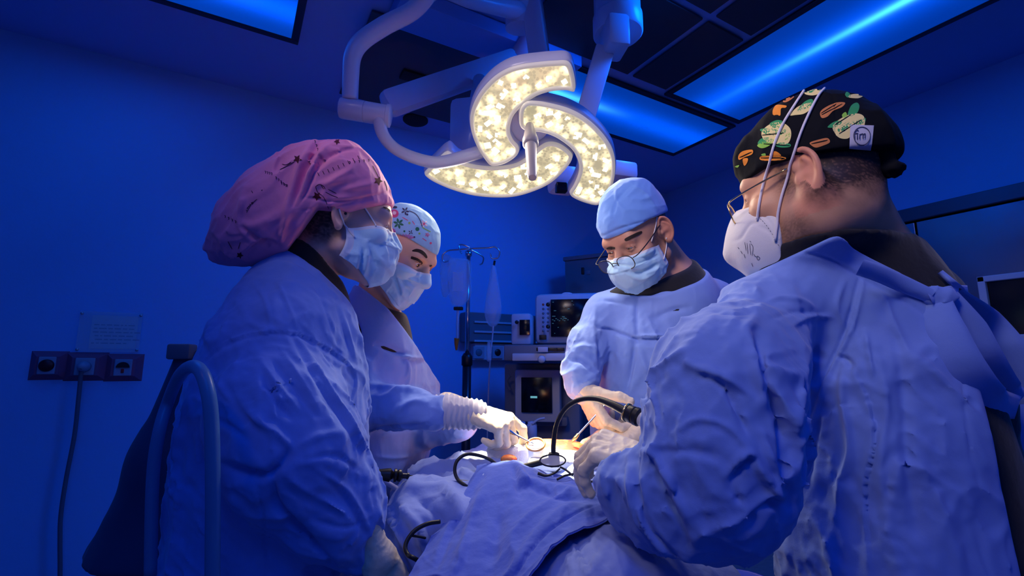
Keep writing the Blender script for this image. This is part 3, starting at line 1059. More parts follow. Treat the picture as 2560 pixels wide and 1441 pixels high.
# ------------------------------------------------------------------ people: builders
def col_mat(name, rough, bump, sss=0.0, spec=0.4):
    m = mat(name, (0.5, 0.5, 0.5), rough, spec=spec, bump=bump, sss=sss)
    nt = m.node_tree
    a = nt.nodes.new('ShaderNodeAttribute'); a.attribute_name = 'tint'
    nt.links.new(a.outputs['Color'], nt.nodes['Principled BSDF'].inputs['Base Color'])
    return m
M['skin'] = col_mat('skin', 0.48, [(700, 0.25, 0.0006), (160, 0.12, 0.001)], 0.0, 0.35)
M['hair'] = mat('dark_hair', (0.012, 0.009, 0.008), 0.6, bump=[(500, 0.8, 0.002)])
M['mask_blue'] = mat('pleated_mask', (0.46, 0.76, 0.97), 0.8, sheen=0.2, bump=[(900, 0.2, 0.0005), (45, 0.3, 0.004)])
M['mask_edge'] = mat('mask_edge', (0.70, 0.78, 0.88), 0.8)
M['strap'] = mat('white_elastic', (0.78, 0.77, 0.80), 0.7)
M['glove'] = mat('latex_glove', (0.86, 0.72, 0.50), 0.42, spec=0.4, bump=[(60, 0.35, 0.003), (220, 0.2, 0.001)])
M['eyewhite'] = mat('eye_white', (0.75, 0.72, 0.70), 0.15)
M['iris'] = mat('iris', (0.10, 0.04, 0.02), 0.1)
M['pupil'] = mat('pupil', (0.004, 0.003, 0.003), 0.08)
M['brow'] = mat('brow_hair', (0.02, 0.012, 0.010), 0.8)
M['gold'] = mat('gold_wire', (0.75, 0.52, 0.22), 0.2, 1.0)
M['spectacle'] = mat('spectacle_lens', (0.9, 0.95, 1.0), 0.05, alpha=0.10)

def tint(o, C):
    a = o.data.color_attributes.new('tint', 'FLOAT_COLOR', 'POINT')
    c = np.c_[np.asarray(C, np.float32), np.ones(len(C), np.float32)]
    a.data.foreach_set('color', c.astype(np.float32).ravel())

def facing(az, pitch, roll=0.0):
    az, p, r = map(math.radians, (az, pitch, roll))
    f = np.array([math.sin(az) * math.cos(p), math.cos(az) * math.cos(p), -math.sin(p)])
    x = np.array([math.cos(az), -math.sin(az), 0.0])
    u = np.cross(x, f)
    x2 = x * math.cos(r) + u * math.sin(r)
    u2 = np.cross(x2, f)
    return np.stack([x2, f, u2], 1)          # columns: right, forward, up

class Head:
    def __init__(s, c, R, scale=1.0, female=False, slit=0.0035, ears=(1, 1), look=(0, -0.35), es=1.0):
        s.es = es
        s.c, s.R, s.k, s.fem, s.slit, s.ears, s.look = np.asarray(c, float), R, scale, female, slit, ears, look
    def loc(s, Q):
        return ((np.asarray(Q) - s.c) @ s.R / s.k).astype(np.float32)
    def pt(s, x, y, z):
        return s.c + s.R @ (np.array([x, y, z]) * s.k)
    def ear(s, p, sx):
        q = p.copy(); q[:, 0] *= sx
        q = q - np.array([0.079, -0.012, 0.002], np.float32)
        a = math.radians(30)
        ax = np.array([-math.sin(a), math.cos(a), 0]); nn = np.array([math.cos(a), math.sin(a), 0]); up = np.array([0, -0.20, 0.98])
        up = up - ax * 0; 
        E = np.stack([ax, up, nn], 1).astype(np.float32)
        e = q @ E / s.es                              # forward, up, outward
        d = ell(e, (0.0, 0.004, -0.002), (0.0165, 0.030, 0.0060))
        rim = [(0.013, 0.010), (0.011, 0.024), (0.003, 0.0335), (-0.008, 0.0325), (-0.0165, 0.021), (-0.0185, 0.006), (-0.0155, -0.010), (-0.009, -0.0215), (-0.001, -0.029)]
        rr = spline(rim, 3)
        ch = None
        for (x0, y0), (x1, y1) in zip(rr[:-1], rr[1:]):
            t = rcone(e, (x0, y0, 0.0035), (x1, y1, 0.0035), 0.0041, 0.0041)
            ch = t if ch is None else np.minimum(ch, t)
        d = smin(d, ch, 0.004)
        d = smin(d, ell(e, (0.002, -0.027, 0.001), (0.0085, 0.0105, 0.0052)), 0.005)
        d = smax(d, -ell(e, (0.002, 0.000, 0.0075), (0.0088, 0.0125, 0.0085)), 0.003)   # concha
        d = smax(d, -ell(e, (-0.002, 0.021, 0.006), (0.009, 0.0065, 0.0045)), 0.003)
        ah = spline([(-0.001, 0.022), (-0.0085, 0.013), (-0.0105, 0.001), (-0.007, -0.012), (0.0, -0.0185)], 3)
        c2 = None
        for (x0, y0), (x1, y1) in zip(ah[:-1], ah[1:]):
            t = rcone(e, (x0, y0, 0.002), (x1, y1, 0.002), 0.0032, 0.0032)
            c2 = t if c2 is None else np.minimum(c2, t)
        d = smin(d, c2, 0.003)
        d = smin(d, ell(e, (0.0125, -0.004, 0.003), (0.0045, 0.0075, 0.005)), 0.004)     # tragus
        d = smin(d, rcone(e, (0.012, 0.0, -0.012), (0.0, 0.0, -0.004), 0.014, 0.010), 0.006)
        return d * s.es
    def on_ear(s, p):
        return np.minimum(s.ear(p, -1), s.ear(p, 1)) < 0.0025
    def sdf_local(s, p, fine=True):
        f = s.fem
        d = ell(p, (0, -0.008, 0.042), (0.0755, 0.101, 0.090))
        d = smin(d, ell(p, (0, 0.038, -0.030), (0.0555 if f else 0.059, 0.055, 0.082)), 0.030)
        d = smin(d, ell(p, (0, 0.078, -0.098), (0.020 if f else 0.025, 0.018, 0.016)), 0.022)
        for sx in (-1, 1):
            d = smin(d, rcone(p, (sx * 0.052, 0.004, -0.060), (sx * 0.018, 0.074, -0.098), 0.017 if f else 0.021, 0.015), 0.024)
            d = smin(d, ell(p, (sx * 0.043, 0.064, -0.018), (0.024, 0.022, 0.020)), 0.022)
        d = smin(d, rcone(p, (-0.036, 0.078, 0.032), (0.036, 0.078, 0.032), 0.015, 0.015), 0.018)
        if fine:
            for sx in (-1, 1):
                d = smax(d, -ell(p, (sx * 0.033, 0.103, 0.012), (0.020, 0.018, 0.0125)), 0.012)
        d = smin(d, rcone(p, (0, 0.090, 0.022), (0, 0.117, -0.022), 0.0075, 0.0125), 0.010)
        d = smin(d, rcone(p, (-0.012, 0.104, -0.026), (0.012, 0.104, -0.026), 0.0085, 0.0085), 0.008)
        d = smin(d, ell(p, (0, 0.094, -0.062), (0.024, 0.014, 0.012)), 0.012)
        if fine:
            for sx in (-1, 1):
                l = ell(p, (sx * 0.032, 0.0775, 0.012), (0.0150, 0.0150, 0.0150))
                l = smax(l, -ell(p, (sx * 0.032, 0.0925, 0.0105), (0.0135, 0.0100, s.slit)), 0.0012)
                d = smin(d, l, 0.004)
                d = smax(d, -ell(p, (sx * 0.032, 0.0775, 0.012), (0.0120, 0.0120, 0.0120)), 0.0005)
                if s.ears[0 if sx < 0 else 1]:
                    d = np.minimum(d, smin(d, s.ear(p, sx), 0.005))
        return d
    def sdf(s, Q, fine=True):
        return s.k * s.sdf_local(s.loc(Q), fine)
    def skull(s, Q, off=0.0):
        p = s.loc(Q)
        return s.k * (ell(p, (0, -0.008, 0.042), (0.0755, 0.101, 0.090))) - off

def eyes(h, parent, lids=None):
    for sx in (-1, 1):
        c = h.pt(sx * 0.032, 0.0775, 0.012)
        look = h.R @ np.array([h.look[0], 1.0, h.look[1]]); look /= np.linalg.norm(look)
        r = 0.0122 * h.k
        V, Fc = lathe([(r * math.sin(t), -r * math.cos(t)) for t in np.linspace(0.05, math.pi - 0.05, 16)], c, look, 20)
        e = mk('eye', V, Fc, M['eyewhite'], parent)
        V, Fc = lathe([(r * 1.012 * math.sin(t), r * 1.012 * math.cos(t)) for t in np.linspace(0.50, 0.18, 6)], c, look, 20, cap=False)
        mk('iris', V, Fc, M['iris'], e)
        V, Fc = lathe([(r * 1.016 * math.sin(t), r * 1.016 * math.cos(t)) for t in np.linspace(0.22, 0.01, 4)], c, look, 16)
        mk('pupil', V, Fc, M['pupil'], e)

def C_(px, py, d, r):
    """pixel, depth, radius in pixels -> (point, radius in metres)"""
    return (P(px, py, d), r * d / F)

def garment(name, parent, f, pts, h, material, strokes=(), relaxn=2, margin=0.06):
    B = np.array([p for p, r in pts]); rr = np.array([r for p, r in pts])
    lo = (B - rr[:, None]).min(0) - margin; hi = (B + rr[:, None]).max(0) + margin
    lo[2] = max(lo[2], 0.02)
    V, Q = sdf_mesh(f, lo, hi, h)
    V = relax(V, Q, relaxn)
    if strokes:
        V = sculpt(V, Q, strokes)
        V = relax(V, Q, 1, 0.3)
    o = mk(name, V, Q, material, parent)
    return o, V, Q

def body_mesh(h, parent, extra, pts, voxel, tone, paint=None):
    """the person's continuous skin surface: head, neck and shoulders"""
    def f(Q):
        d = h.sdf(Q)
        for kk, e in extra:
            d = smin(d, e(Q), kk)
        return d
    B = np.array([p for p, r in pts] + [h.pt(0, 0, 0.02)]); rr = np.array([r for p, r in pts] + [0.17 * h.k])
    lo = (B - rr[:, None]).min(0) - 0.03; hi = (B + rr[:, None]).max(0) + 0.03
    V, Q = sdf_mesh(f, lo, hi, voxel)
    V = relax(V, Q, 1, 0.4)
    o = mk('body', V, Q, M['skin'], parent)
    C = np.tile(np.array(tone, np.float32), (len(V), 1))
    n = vnoise(V * 45, 3)[:, None]
    C = C * (0.9 + 0.2 * n)
    p = h.loc(V)
    # ears, nose and lips a little redder
    red = np.clip((np.abs(p[:, 0]) - 0.074) / 0.01, 0, 1) * (np.abs(p[:, 2]) < 0.06) * (p[:, 1] < 0.02)
    C = C * (1 + red[:, None] * np.array([0.10, -0.10, -0.10]))
    if paint is not None:
        C = paint(V, p, C)
    tint(o, C)
    return o, V, Q, f

def mask_mesh(h, parent, f, top=0.004, cover=0.072, wr=1.0, material=None, name='face_mask', bulge=0.0, seed=1, chin=-0.118, side=0.020, strokes=()):
    """pleated mask: a grid from ear side to ear side laid over nose and chin"""
    nu, nv = 91, 61
    prof = spline([(0.103, top), (0.121, -0.012), (0.139, -0.030), (0.139, -0.058), (0.128, -0.088), (0.104, -0.112), (0.074, chin)], 6)
    t = np.linspace(0, 1, len(prof))
    V = np.zeros((nv, nu, 3))
    for j in range(nv):
        v = j / (nv - 1)
        yc, zc = np.interp(v, t, prof[:, 0]), np.interp(v, t, prof[:, 1])
        zs = -0.022 - 0.060 * v
        ys = side + 0.006 * math.sin(v * math.pi)
        for i in range(nu):
            u = -1 + 2 * i / (nu - 1)
            a = u * math.pi / 2
            x = cover * math.sin(a) * (0.93 + 0.07 * math.sin(v * math.pi))
            yc_ = yc - bulge * math.sin(min(1, v * 1.15) * math.pi)
            y = ys + (yc_ - ys) * max(0.0, math.cos(a)) ** 0.85
            z = zs + (zc - zs) * (1 - abs(u) ** 1.5)
            pl = (v * 3.0) % 1.0
            fl = (0.0035 * (pl - 0.5)) * (1 - abs(u) ** 6) * wr if 0.1 < v < 0.93 else 0
            y += fl; x += 0.0
            V[j, i] = (x, y, z)
    W = V.reshape(-1, 3)
    W = h.c + (W * h.k) @ h.R.T
    out = W - h.pt(0, 0.01, -0.05); out /= np.linalg.norm(out, axis=1)[:, None]
    W = W + out * ((folds(W, h.R[:, 2] + 0.4 * h.R[:, 0], 0.020, 0.07, seed, 0.5) * 0.0038 * wr)[:, None])
    for _ in range(6):
        d = f(W.astype(np.float32))
        W = W + out * np.clip(0.0035 - d, 0, 0.02)[:, None]
    g = W.reshape(nv, nu, 3)
    for _ in range(1):
        g[1:-1, 1:-1] = 0.6 * g[1:-1, 1:-1] + 0.1 * (g[:-2, 1:-1] + g[2:, 1:-1] + g[1:-1, :-2] + g[1:-1, 2:])
    W = g.reshape(-1, 3)
    if strokes:
        qd = np.array([(j * nu + i, j * nu + i + nu, j * nu + i + nu + 1, j * nu + i + 1) for j in range(nv - 1) for i in range(nu - 1)])
        if (vnormals(W, qd) * out).sum() < 0: qd = qd[:, ::-1]
        W = sculpt(W, qd, strokes)
    for _ in range(4):
        W = W + out * np.clip(0.0032 - f(W.astype(np.float32)), 0, 0.02)[:, None]
    n = len(W)
    Fc = []; fm = []
    for j in range(nv - 1):
        for i in range(nu - 1):
            a = j * nu + i
            Fc.append((a, a + nu, a + nu + 1, a + 1)); fm.append(1 if (j < 4 or i < 3 or i >= nu - 4) else 0)
    W2 = W - out * 0.0016
    k = len(Fc)
    for q in range(k):
        a = Fc[q]; Fc.append(tuple(n + i for i in a[::-1])); fm.append(fm[q])
    rim = [j * nu for j in range(nv)] + [(nv - 1) * nu + i for i in range(1, nu)] + [j * nu + nu - 1 for j in range(nv - 2, -1, -1)] + [i for i in range(nu - 2, 0, -1)]
    for a, b in zip(rim, rim[1:] + rim[:1]):
        Fc.append((a, n + a, n + b, b)); fm.append(1)
    VV = np.concatenate([W, W2])
    return mk(name, VV, Fc, material or [M['mask_blue'], M['mask_edge']], parent, fmat=fm), W, Fc[:k]

def strap(parent, bvhs, pts, r=0.0016, name='strap', lift=0.002, ends=None, mat_=None, flat=1.0):
    """an elastic laid on whatever lies first behind each pixel"""
    out = []
    for px, py in spline(pts, 6):
        best = None
        for b in bvhs:
            q = hit(b, px, py, lift)
            if q is not None and (best is None or np.linalg.norm(q - EYE) < np.linalg.norm(best - EYE)): best = q
        if best is not None: out.append(best)
    out = np.array(out)
    for _ in range(3):
        out[1:-1] = 0.5 * out[1:-1] + 0.25 * (out[:-2] + out[2:])
    V, Fc = tube(out, r, 8, flat=flat)
    return mk(name, V, Fc, mat_ or M['strap'], parent)

def hand_sdf(w, ydir, zdir, left=False, curl=((20, 30, 20),) * 4, spread=(6, 2, -2, -7), thumb=(35, 25, 15), size=1.0, fore=0.10, rf=0.031):
    """gloved hand: palm, four bent fingers of their own lengths, a thumb from the side of the palm"""
    y = np.asarray(ydir, float); y /= np.linalg.norm(y)
    z = np.asarray(zdir, float); z = z - y * np.dot(y, z); z /= np.linalg.norm(z)
    x = np.cross(y, z)
    R = np.stack([x, y, z], 1)
    sg = 1 if left else -1                     # thumb side
    prim = []
    def L(a): return np.asarray(w) + R @ (np.array([a[0] * sg, a[1], a[2]]) * size)
    kx = [0.032, 0.011, -0.011, -0.031]; ky = [0.093, 0.097, 0.092, 0.083]
    ln = [(0.041, 0.025, 0.021), (0.045, 0.028, 0.022), (0.042, 0.026, 0.022), (0.033, 0.020, 0.019)]
    rad = [0.0100, 0.0102, 0.0098, 0.0088]
    palm = [((L((kx[i] * 0.55, 0.006, 0)), 0.0150 * size), (L((kx[i], ky[i], -0.001)), (rad[i] + 0.0022) * size)) for i in range(4)]
    fing = []
    for i in range(4):
        p = np.array([kx[i], ky[i], -0.001]); a = 0.0
        sp = math.radians(spread[i])
        pts = [(L(p), (rad[i] + 0.0012) * size)]
        for j in range(3):
            a += math.radians(curl[i][j])
            dv = np.array([math.sin(sp) * math.cos(a), math.cos(sp) * math.cos(a), -math.sin(a)])
            p = p + dv * ln[i][j]
            pts.append((L(p), rad[i] * (1.0, 0.92, 0.78)[j] * size))
        fing.append(pts)
    t0, t1, t2 = map(math.radians, thumb)
    p0 = np.array([0.020, 0.018, -0.010]); dv = np.array([math.sin(t0), math.cos(t0), -0.35]); dv /= np.linalg.norm(dv)
    p1 = p0 + dv * 0.045
    d2 = np.array([math.sin(t0 - t1), math.cos(t0 - t1), -0.45]); d2 /= np.linalg.norm(d2)
    p2 = p1 + d2 * 0.034
    d3 = np.array([math.sin(t0 - t1 - t2), math.cos(t0 - t1 - t2), -0.5]); d3 /= np.linalg.norm(d3)
    p3 = p2 + d3 * 0.027
    th = [(L(p0), 0.0175 * size), (L(p1), 0.0128 * size), (L(p2), 0.0112 * size), (L(p3), 0.0088 * size)]
    arm_a, arm_b = L((0, 0.008, 0)), L((0, -fore, 0))
    allp = [q for pr in palm for q in pr] + [q for fg in fing for q in fg] + th + [(arm_b, rf)]
    def f(Q):
        d = None
        for a, b in palm:
            e = rcone(Q, a[0], b[0], a[1], b[1]); d = e if d is None else smin(d, e, 0.010)
        d = smin(d, rcone(Q, arm_a, arm_b, 0.0255 * size, rf), 0.016)
        for fg in fing:
            d = smin(d, chain(Q, fg, 0.003), 0.0045)
        d = smin(d, chain(Q, th, 0.006), 0.008)
        return d - 0.0012 * folds(Q, R[:, 0], 0.010, 0.03, 4, 0.4)
    return f, allp, L, fing, th

def glove(name, parent, *a, h=0.002, material=None, **k):
    f, pts, L, fing, th = hand_sdf(*a, **k)
    B = np.array([p for p, r in pts]); rr = np.array([r for p, r in pts])
    V, Q = sdf_mesh(f, (B - rr[:, None]).min(0) - 0.012, (B + rr[:, None]).max(0) + 0.012, h)
    V = relax(V, Q, 1, 0.5)
    o = mk(name, V, Q, material or M['glove'], parent)
    return o, V, Q, L, fing, th

def legs(parent, x, y, az, top=0.62, m=None):
    """trousers and clogs below the gown"""
    R = facing(az, 0)
    ff = np.array([R[0, 1], R[1, 1], 0])
    for sx in (-1, 1):
        b = np.array([x, y, 0]) + R[:, 0] * sx * 0.10
        V, Fc = lathe([(0.055, 0.09), (0.06, 0.12), (0.075, 0.4), (0.09, top), (0.05, top + 0.01)], b, (0, 0, 1), 20)
        mk('trouser_leg', V, Fc, m or M['drape'], parent)
        def fs(Q):
            d = rcone(Q, b + ff * -0.05 + (0, 0, 0.045), b + ff * 0.15 + (0, 0, 0.04), 0.042, 0.04)
            d = smin(d, rcone(Q, b + (0, 0, 0.07), b + (0, 0, 0.12), 0.048, 0.05), 0.02)
            return smax(d, 0.004 - Q[:, 2], 0.004)
        V, Q = sdf_mesh(fs, b + ff * 0.05 - 0.22, b + ff * 0.05 + 0.22, 0.009)
        mk('clog', V, Q, M['equip'], parent)
# ------------------------------------------------------------------ near surgeon, right, back to us
RD = facing(-47, 9, 0)
hD = Head(P(2000, 447, 0.70) + RD[:, 0] * 0.076, RD, 0.97, slit=0.0022, look=(0, -0.5), es=1.12)
pD = thing('person', 'person in light blue gown with black printed cap and white respirator, back turned, right', 'person', (0.52, 0.74, 0))
nb = P(2150, 640, 0.80)                                   # base of the neck
shn, shf = P(1880, 800, 0.74), P(2420, 780, 0.95)          # near and far shoulder
exD = [(0.03, lambda Q: rcone(Q, hD.pt(0, -0.028, -0.035), nb, 0.060, 0.068)),
       (0.03, lambda Q: rcone(Q, hD.pt(-0.03, -0.01, -0.05), nb, 0.050, 0.060)),
       (0.05, lambda Q: rcone(Q, nb + (0, 0, -0.05), P(1990, 740, 0.76), 0.06, 0.05)),
       (0.05, lambda Q: rcone(Q, nb + (0, 0, -0.05), P(2300, 730, 0.88), 0.05, 0.04)),
       (0.06, lambda Q: rcone(Q, nb + (0, 0, -0.12), nb + (0.05, 0, -0.45), 0.12, 0.13))]
def paintD(V, p, C):
    n = vnoise(V * 420, 8); n2 = vnoise(V * 60, 9)
    # cropped hair: dark at the back, fading down the nape and into the sideburn, stubble on the jaw
    back = np.clip((0.012 - p[:, 1]) / 0.03, 0, 1) * np.clip((p[:, 2] + 0.055 + 0.02 * n2) / 0.05, 0, 1)
    side = np.exp(-((p[:, 1] - 0.020) / 0.014) ** 2) * np.clip((p[:, 2] + 0.035) / 0.03, 0, 1) * 0.75
    stub = np.clip((-0.035 - p[:, 2]) / 0.03, 0, 1) * np.clip((p[:, 1] + 0.005) / 0.02, 0, 1) * np.clip((p[:, 2] + 0.135) / 0.03, 0, 1) * 0.55
    ear = hD.on_ear(p)
    w = np.clip(np.maximum(np.maximum(back * 1.15, side), stub) * (0.62 + 0.6 * n), 0, 0.97)
    w[ear] = 0
    return C * (1 - w[:, None]) + np.array([0.018, 0.013, 0.012]) * w[:, None]
bodyD, VbD, QbD, fbD = body_mesh(hD, pD, exD, [(nb, 0.12), (P(1990, 740, 0.76), 0.06), (P(2300, 730, 0.88), 0.06), (nb + (0.05, 0, -0.4), 0.13)], 0.0023, (0.74, 0.39, 0.22), paintD)
bvD = bvh_of(VbD, QbD)
eyes(hD, pD)
# printed cap
def capD(Q):
    p = hD.loc(Q)
    d = ell(p, (0, -0.012, 0.046), (0.086, 0.109, 0.119))
    d = smin(d, ell(p, (0, 0.070, 0.090), (0.050, 0.026, 0.028)), 0.03)
    d = smin(d, ell(p, (0, -0.075, 0.040), (0.060, 0.042, 0.045)), 0.03)
    d = d - 0.0022 * folds(Q, hD.R[:, 0] + 0.3 * hD.R[:, 1], 0.035, 0.12, 21, 0.6)
    lower = (p[:, 2] - (0.034 - 0.02 * np.clip(-p[:, 1] / 0.1, -0.35, 1)))
    d = smax(d, -lower, 0.004)
    return d * hD.k
V, Q = sdf_mesh(capD, hD.c - 0.19, hD.c + 0.19, 0.0026)
V = relax(V, Q, 2)
V = sculpt(V, Q, [('crease', [(1845, 395), (1990, 392), (2120, 385), (2236, 402)], 4, 0.0025), ('crease', [(2075, 215), (2090, 290), (2085, 372)], 3, 0.0015), ('ridge', [(1880, 270), (1990, 230), (2090, 235)], 12, 0.003), ('ridge', [(2180, 250), (2220, 320), (2240, 390)], 10, 0.003)])
M['cap_black'] = mat('black_cotton', (0.006, 0.007, 0.010), 0.9, spec=0.15, bump=[(1200, 0.3, 0.0005), (40, 0.4, 0.004)])
M['print_orange'] = mat('orange_print', (0.92, 0.30, 0.03), 0.85)
M['print_brown'] = mat('brown_print', (0.62, 0.22, 0.07), 0.85)
M['print_green'] = mat('green_print', (0.04, 0.36, 0.12), 0.85)
M['print_lime'] = mat('light_green_print', (0.30, 0.62, 0.08), 0.85)
M['print_yellow'] = mat('pale_yellow_print', (0.92, 0.78, 0.32), 0.85)
M['label_grey'] = mat('woven_label', (0.62, 0.62, 0.70), 0.8)
M['stitch'] = mat('dark_stitch', (0.06, 0.07, 0.14), 0.8)
cb = bvh_of(V, Q)
dm = MB(); dm.add(V, Q, 0) if False else None
pr = MB()
def c3(L): return [(1780 + x * 520 / 1441, 180 + y * 520 / 1441) for x, y in L]
ORNG, BRN, GRN, LIM, YEL = 0, 1, 2, 3, 4
for L, m in [
 ([(345, 420), (400, 365), (480, 350), (540, 390), (548, 450), (520, 500), (450, 500), (370, 480)], YEL),
 ([(835, 380), (900, 320), (990, 290), (1050, 310), (1050, 380), (970, 440), (930, 465), (870, 450)], YEL),
 ([(540, 300), (600, 240), (690, 215), (690, 250), (640, 290), (580, 300)], YEL),
 ([(640, 150), (700, 110), (790, 110), (770, 140), (700, 165)], YEL),
 ([(930, 175), (980, 155), (1050, 160), (1010, 185)], YEL),
 ([(335, 400), (400, 390), (460, 400), (510, 400), (500, 430), (430, 445), (370, 430)], GRN),
 ([(400, 360), (450, 335), (490, 345), (470, 390), (420, 385)], GRN),
 ([(315, 510), (360, 480), (430, 470), (400, 510), (350, 530)], LIM),
 ([(320, 500), (340, 465), (390, 455), (420, 470), (380, 490)], GRN),
 ([(440, 510), (480, 490), (540, 500), (540, 520), (480, 525)], GRN),
 ([(500, 465), (530, 420), (545, 440), (530, 475)], LIM),
 ([(800, 385), (840, 350), (900, 335), (890, 365), (850, 385)], GRN),
 ([(870, 400), (930, 350), (1000, 340), (1060, 320), (1050, 360), (970, 380), (900, 420)], GRN),
 ([(940, 310), (960, 240), (1000, 215), (1020, 240), (1000, 290)], GRN),
 ([(900, 300), (925, 280), (935, 310), (915, 330)], LIM),
 ([(590, 270), (640, 210), (690, 190), (700, 220), (650, 260)], GRN),
 ([(650, 140), (690, 100), (720, 115), (690, 145)], GRN), ([(740, 130), (780, 95), (820, 90), (800, 125)], GRN),
 ([(920, 160), (935, 140), (960, 165), (940, 180)], GRN), ([(270, 295), (320, 270), (360, 275), (355, 290), (300, 300)], LIM),
 ([(235, 290), (260, 280), (275, 300), (250, 310)], YEL), ([(1100, 180), (1150, 180), (1190, 210), (1150, 205)], GRN),
 ([(250, 330), (262, 300), (285, 310), (290, 335), (265, 345)], ORNG), ([(235, 345), (300, 335), (312, 350), (300, 375), (245, 395), (230, 375)], ORNG),
 ([(425, 260), (450, 230), (515, 235), (510, 250), (480, 255), (475, 300), (460, 300), (458, 265), (440, 300), (422, 295)], ORNG),
 ([(470, 180), (520, 160), (580, 150), (570, 175), (520, 210), (480, 205)], BRN),
 ([(750, 280), (790, 245), (860, 215), (920, 215), (900, 245), (840, 270), (800, 310), (760, 320)], BRN),
 ([(680, 490), (740, 470), (800, 460), (815, 490), (760, 515), (720, 525), (690, 510)], BRN),
 ([(185, 580), (215, 550), (280, 540), (280, 570), (230, 590), (190, 610)], ORNG),
 ([(215, 605), (250, 600), (245, 630), (225, 650)], ORNG), ([(340, 585), (400, 580), (500, 590), (505, 605), (420, 615), (340, 612)], ORNG),
 ([(400, 570), (440, 550), (480, 580), (420, 588)], ORNG), ([(345, 570), (370, 565), (372, 580), (348, 580)], LIM), ([(160, 655), (190, 645), (180, 662)], LIM)]:
    decal_poly(pr, cb, c3(L), m, 0.0006, 5)
MP = [M['print_orange'], M['print_brown'], M['print_green'], M['print_lime'], M['print_yellow'], M['cap_black'], M['label_grey'], M['stitch']]
for L in ([(240, 362), (300, 350)], [(235, 380), (300, 366)], [(195, 592), (278, 556)], [(340, 598), (505, 598)], [(760, 300), (900, 226)], [(690, 500), (800, 474)], [(755, 290), (860, 225)], [(880, 430), (1030, 335)], [(850, 370), (960, 300)], [(350, 440), (500, 425)], [(360, 500), (540, 512)]):
    decal_line(pr, cb, c3(L), 2.2, 5, 0.0011)
decal_poly(pr, cb, c3([(957, 368), (1118, 374), (1100, 540), (950, 528)]), 6, 0.0012, 6, smooth=False)
ring_ = [(1035 + 56 * math.cos(t), 447 + 60 * math.sin(t)) for t in np.linspace(0, 2 * math.pi, 25)]
decal_line(pr, cb, c3(ring_), 2.0, 7, 0.0020)
for L in ([(985, 432), (987, 480)], [(1003, 430), (1003, 475)], [(978, 432), (1010, 430)], [(1020, 435), (1018, 470)], [(1018, 440), (1040, 432)], [(1040, 432), (1042, 468)], [(1042, 440), (1056, 434), (1054, 465)], [(985, 422), (1000, 408), (1012, 415)]):
    decal_line(pr, cb, c3(L), 2.4, 7, 0.0022)
if pr.n:
    nV = len(V)
    allV = np.concatenate([V] + pr.V)
    allF = [tuple(q) for q in Q] + [tuple(i + nV for i in f) for f in pr.F]
    cap = mk('surgical_cap', allV, allF, [M['cap_black']] + MP, pD, fmat=[0] * len(Q) + [m + 1 for m in pr.M])
# knotted tie at the back of the cap
kn = hD.pt(0.0, -0.122, 0.012)
kb = P(2228, 425, proj(kn[None])[0][2])
def knot(Q):
    d = ell(Q, kb, (0.016, 0.015, 0.007))
    d = smin(d, rcone(Q, kb + (0, 0, 0.0), kb + (-0.012, 0.0, 0.03), 0.011, 0.013), 0.006)
    return d - 0.003 * folds(Q, (0.3, 0.5, 1), 0.010, 0.03, 2)
V, Q = sdf_mesh(knot, kb - 0.06, kb + 0.06, 0.003)
mk('cap_tie', V, Q, M['cap_black'], pD)
# respirator
def resp(Q):
    p = hD.loc(Q)
    a = ell(p, (0, 0.064, -0.058), (0.066, 0.078, 0.080))
    a = smin(a, rcone(p, (0, 0.10, 0.006), (0, 0.138, -0.060), 0.012, 0.014), 0.03)
    a = smax(a, -(p[:, 1] - (0.042 - 0.25 * (p[:, 2] + 0.05))), 0.006)
    a = smax(a, p[:, 2] - 0.012 + np.abs(p[:, 0]) * 0.35, 0.006)
    ridge = np.exp(-((p[:, 0]) / 0.003) ** 2) * 0.002
    return (a - ridge) * hD.k
V, Q = sdf_mesh(resp, hD.c - 0.22, hD.c + 0.22, 0.0026)
V = relax(V, Q, 2)
rb = bvh_of(V, Q)
V = sculpt(V, Q, [('crease', c3([(250, 960), (340, 985), (400, 1040), (440, 1110), (470, 1190), (490, 1270)]), 2.5, 0.0012), ('crease', c3([(150, 1170), (200, 1150), (260, 1060), (330, 1040)]), 4, 0.0016), ('crease', c3([(310, 1060), (400, 1110), (450, 1190)]), 5, 0.0012)])
rb = bvh_of(V, Q)
M['respirator'] = mat('respirator_cloth', (0.78, 0.77, 0.74), 0.85, sheen=0.2, bump=[(700, 0.3, 0.0005), (35, 0.25, 0.004)])
ink = MB()
for L in ([(228, 1180), (238, 1240)], [(244, 1186), (250, 1262)], [(262, 1190), (270, 1270)], [(270, 1190), (285, 1215), (280, 1275)], [(290, 1262), (300, 1278), (312, 1282)], [(316, 1275), (332, 1290), (322, 1304), (312, 1292), (316, 1275)], [(262, 1172), (272, 1180)], [(180, 1215), (190, 1228)], [(200, 1240), (212, 1262)], [(222, 1262), (232, 1290)], [(275, 1325), (285, 1350)]):
    decal_line(ink, rb, c3(L), 1.5, 1, 0.0004)
for i in range(16):
    t = i / 15
    x = 255 + 200 * t; y = 975 + 30 * t + 190 * t * t
    decal_line(ink, rb, c3([(x, y), (x + 7, y + 9)]), 1.3, 1, 0.0004)
nV = len(V)
mk('respirator', np.concatenate([V] + ink.V), [tuple(q) for q in Q] + [tuple(i + nV for i in f) for f in ink.F], [M['respirator'], M['ink']], pD, fmat=[0] * len(Q) + ink.M)
strap(pD, [bvD, cb, rb], c3([(785, 118), (740, 170), (690, 260), (640, 370), (600, 480), (560, 610), (520, 760), (480, 900), (455, 1040), (438, 1170)]), 0.0019, lift=0.0028)
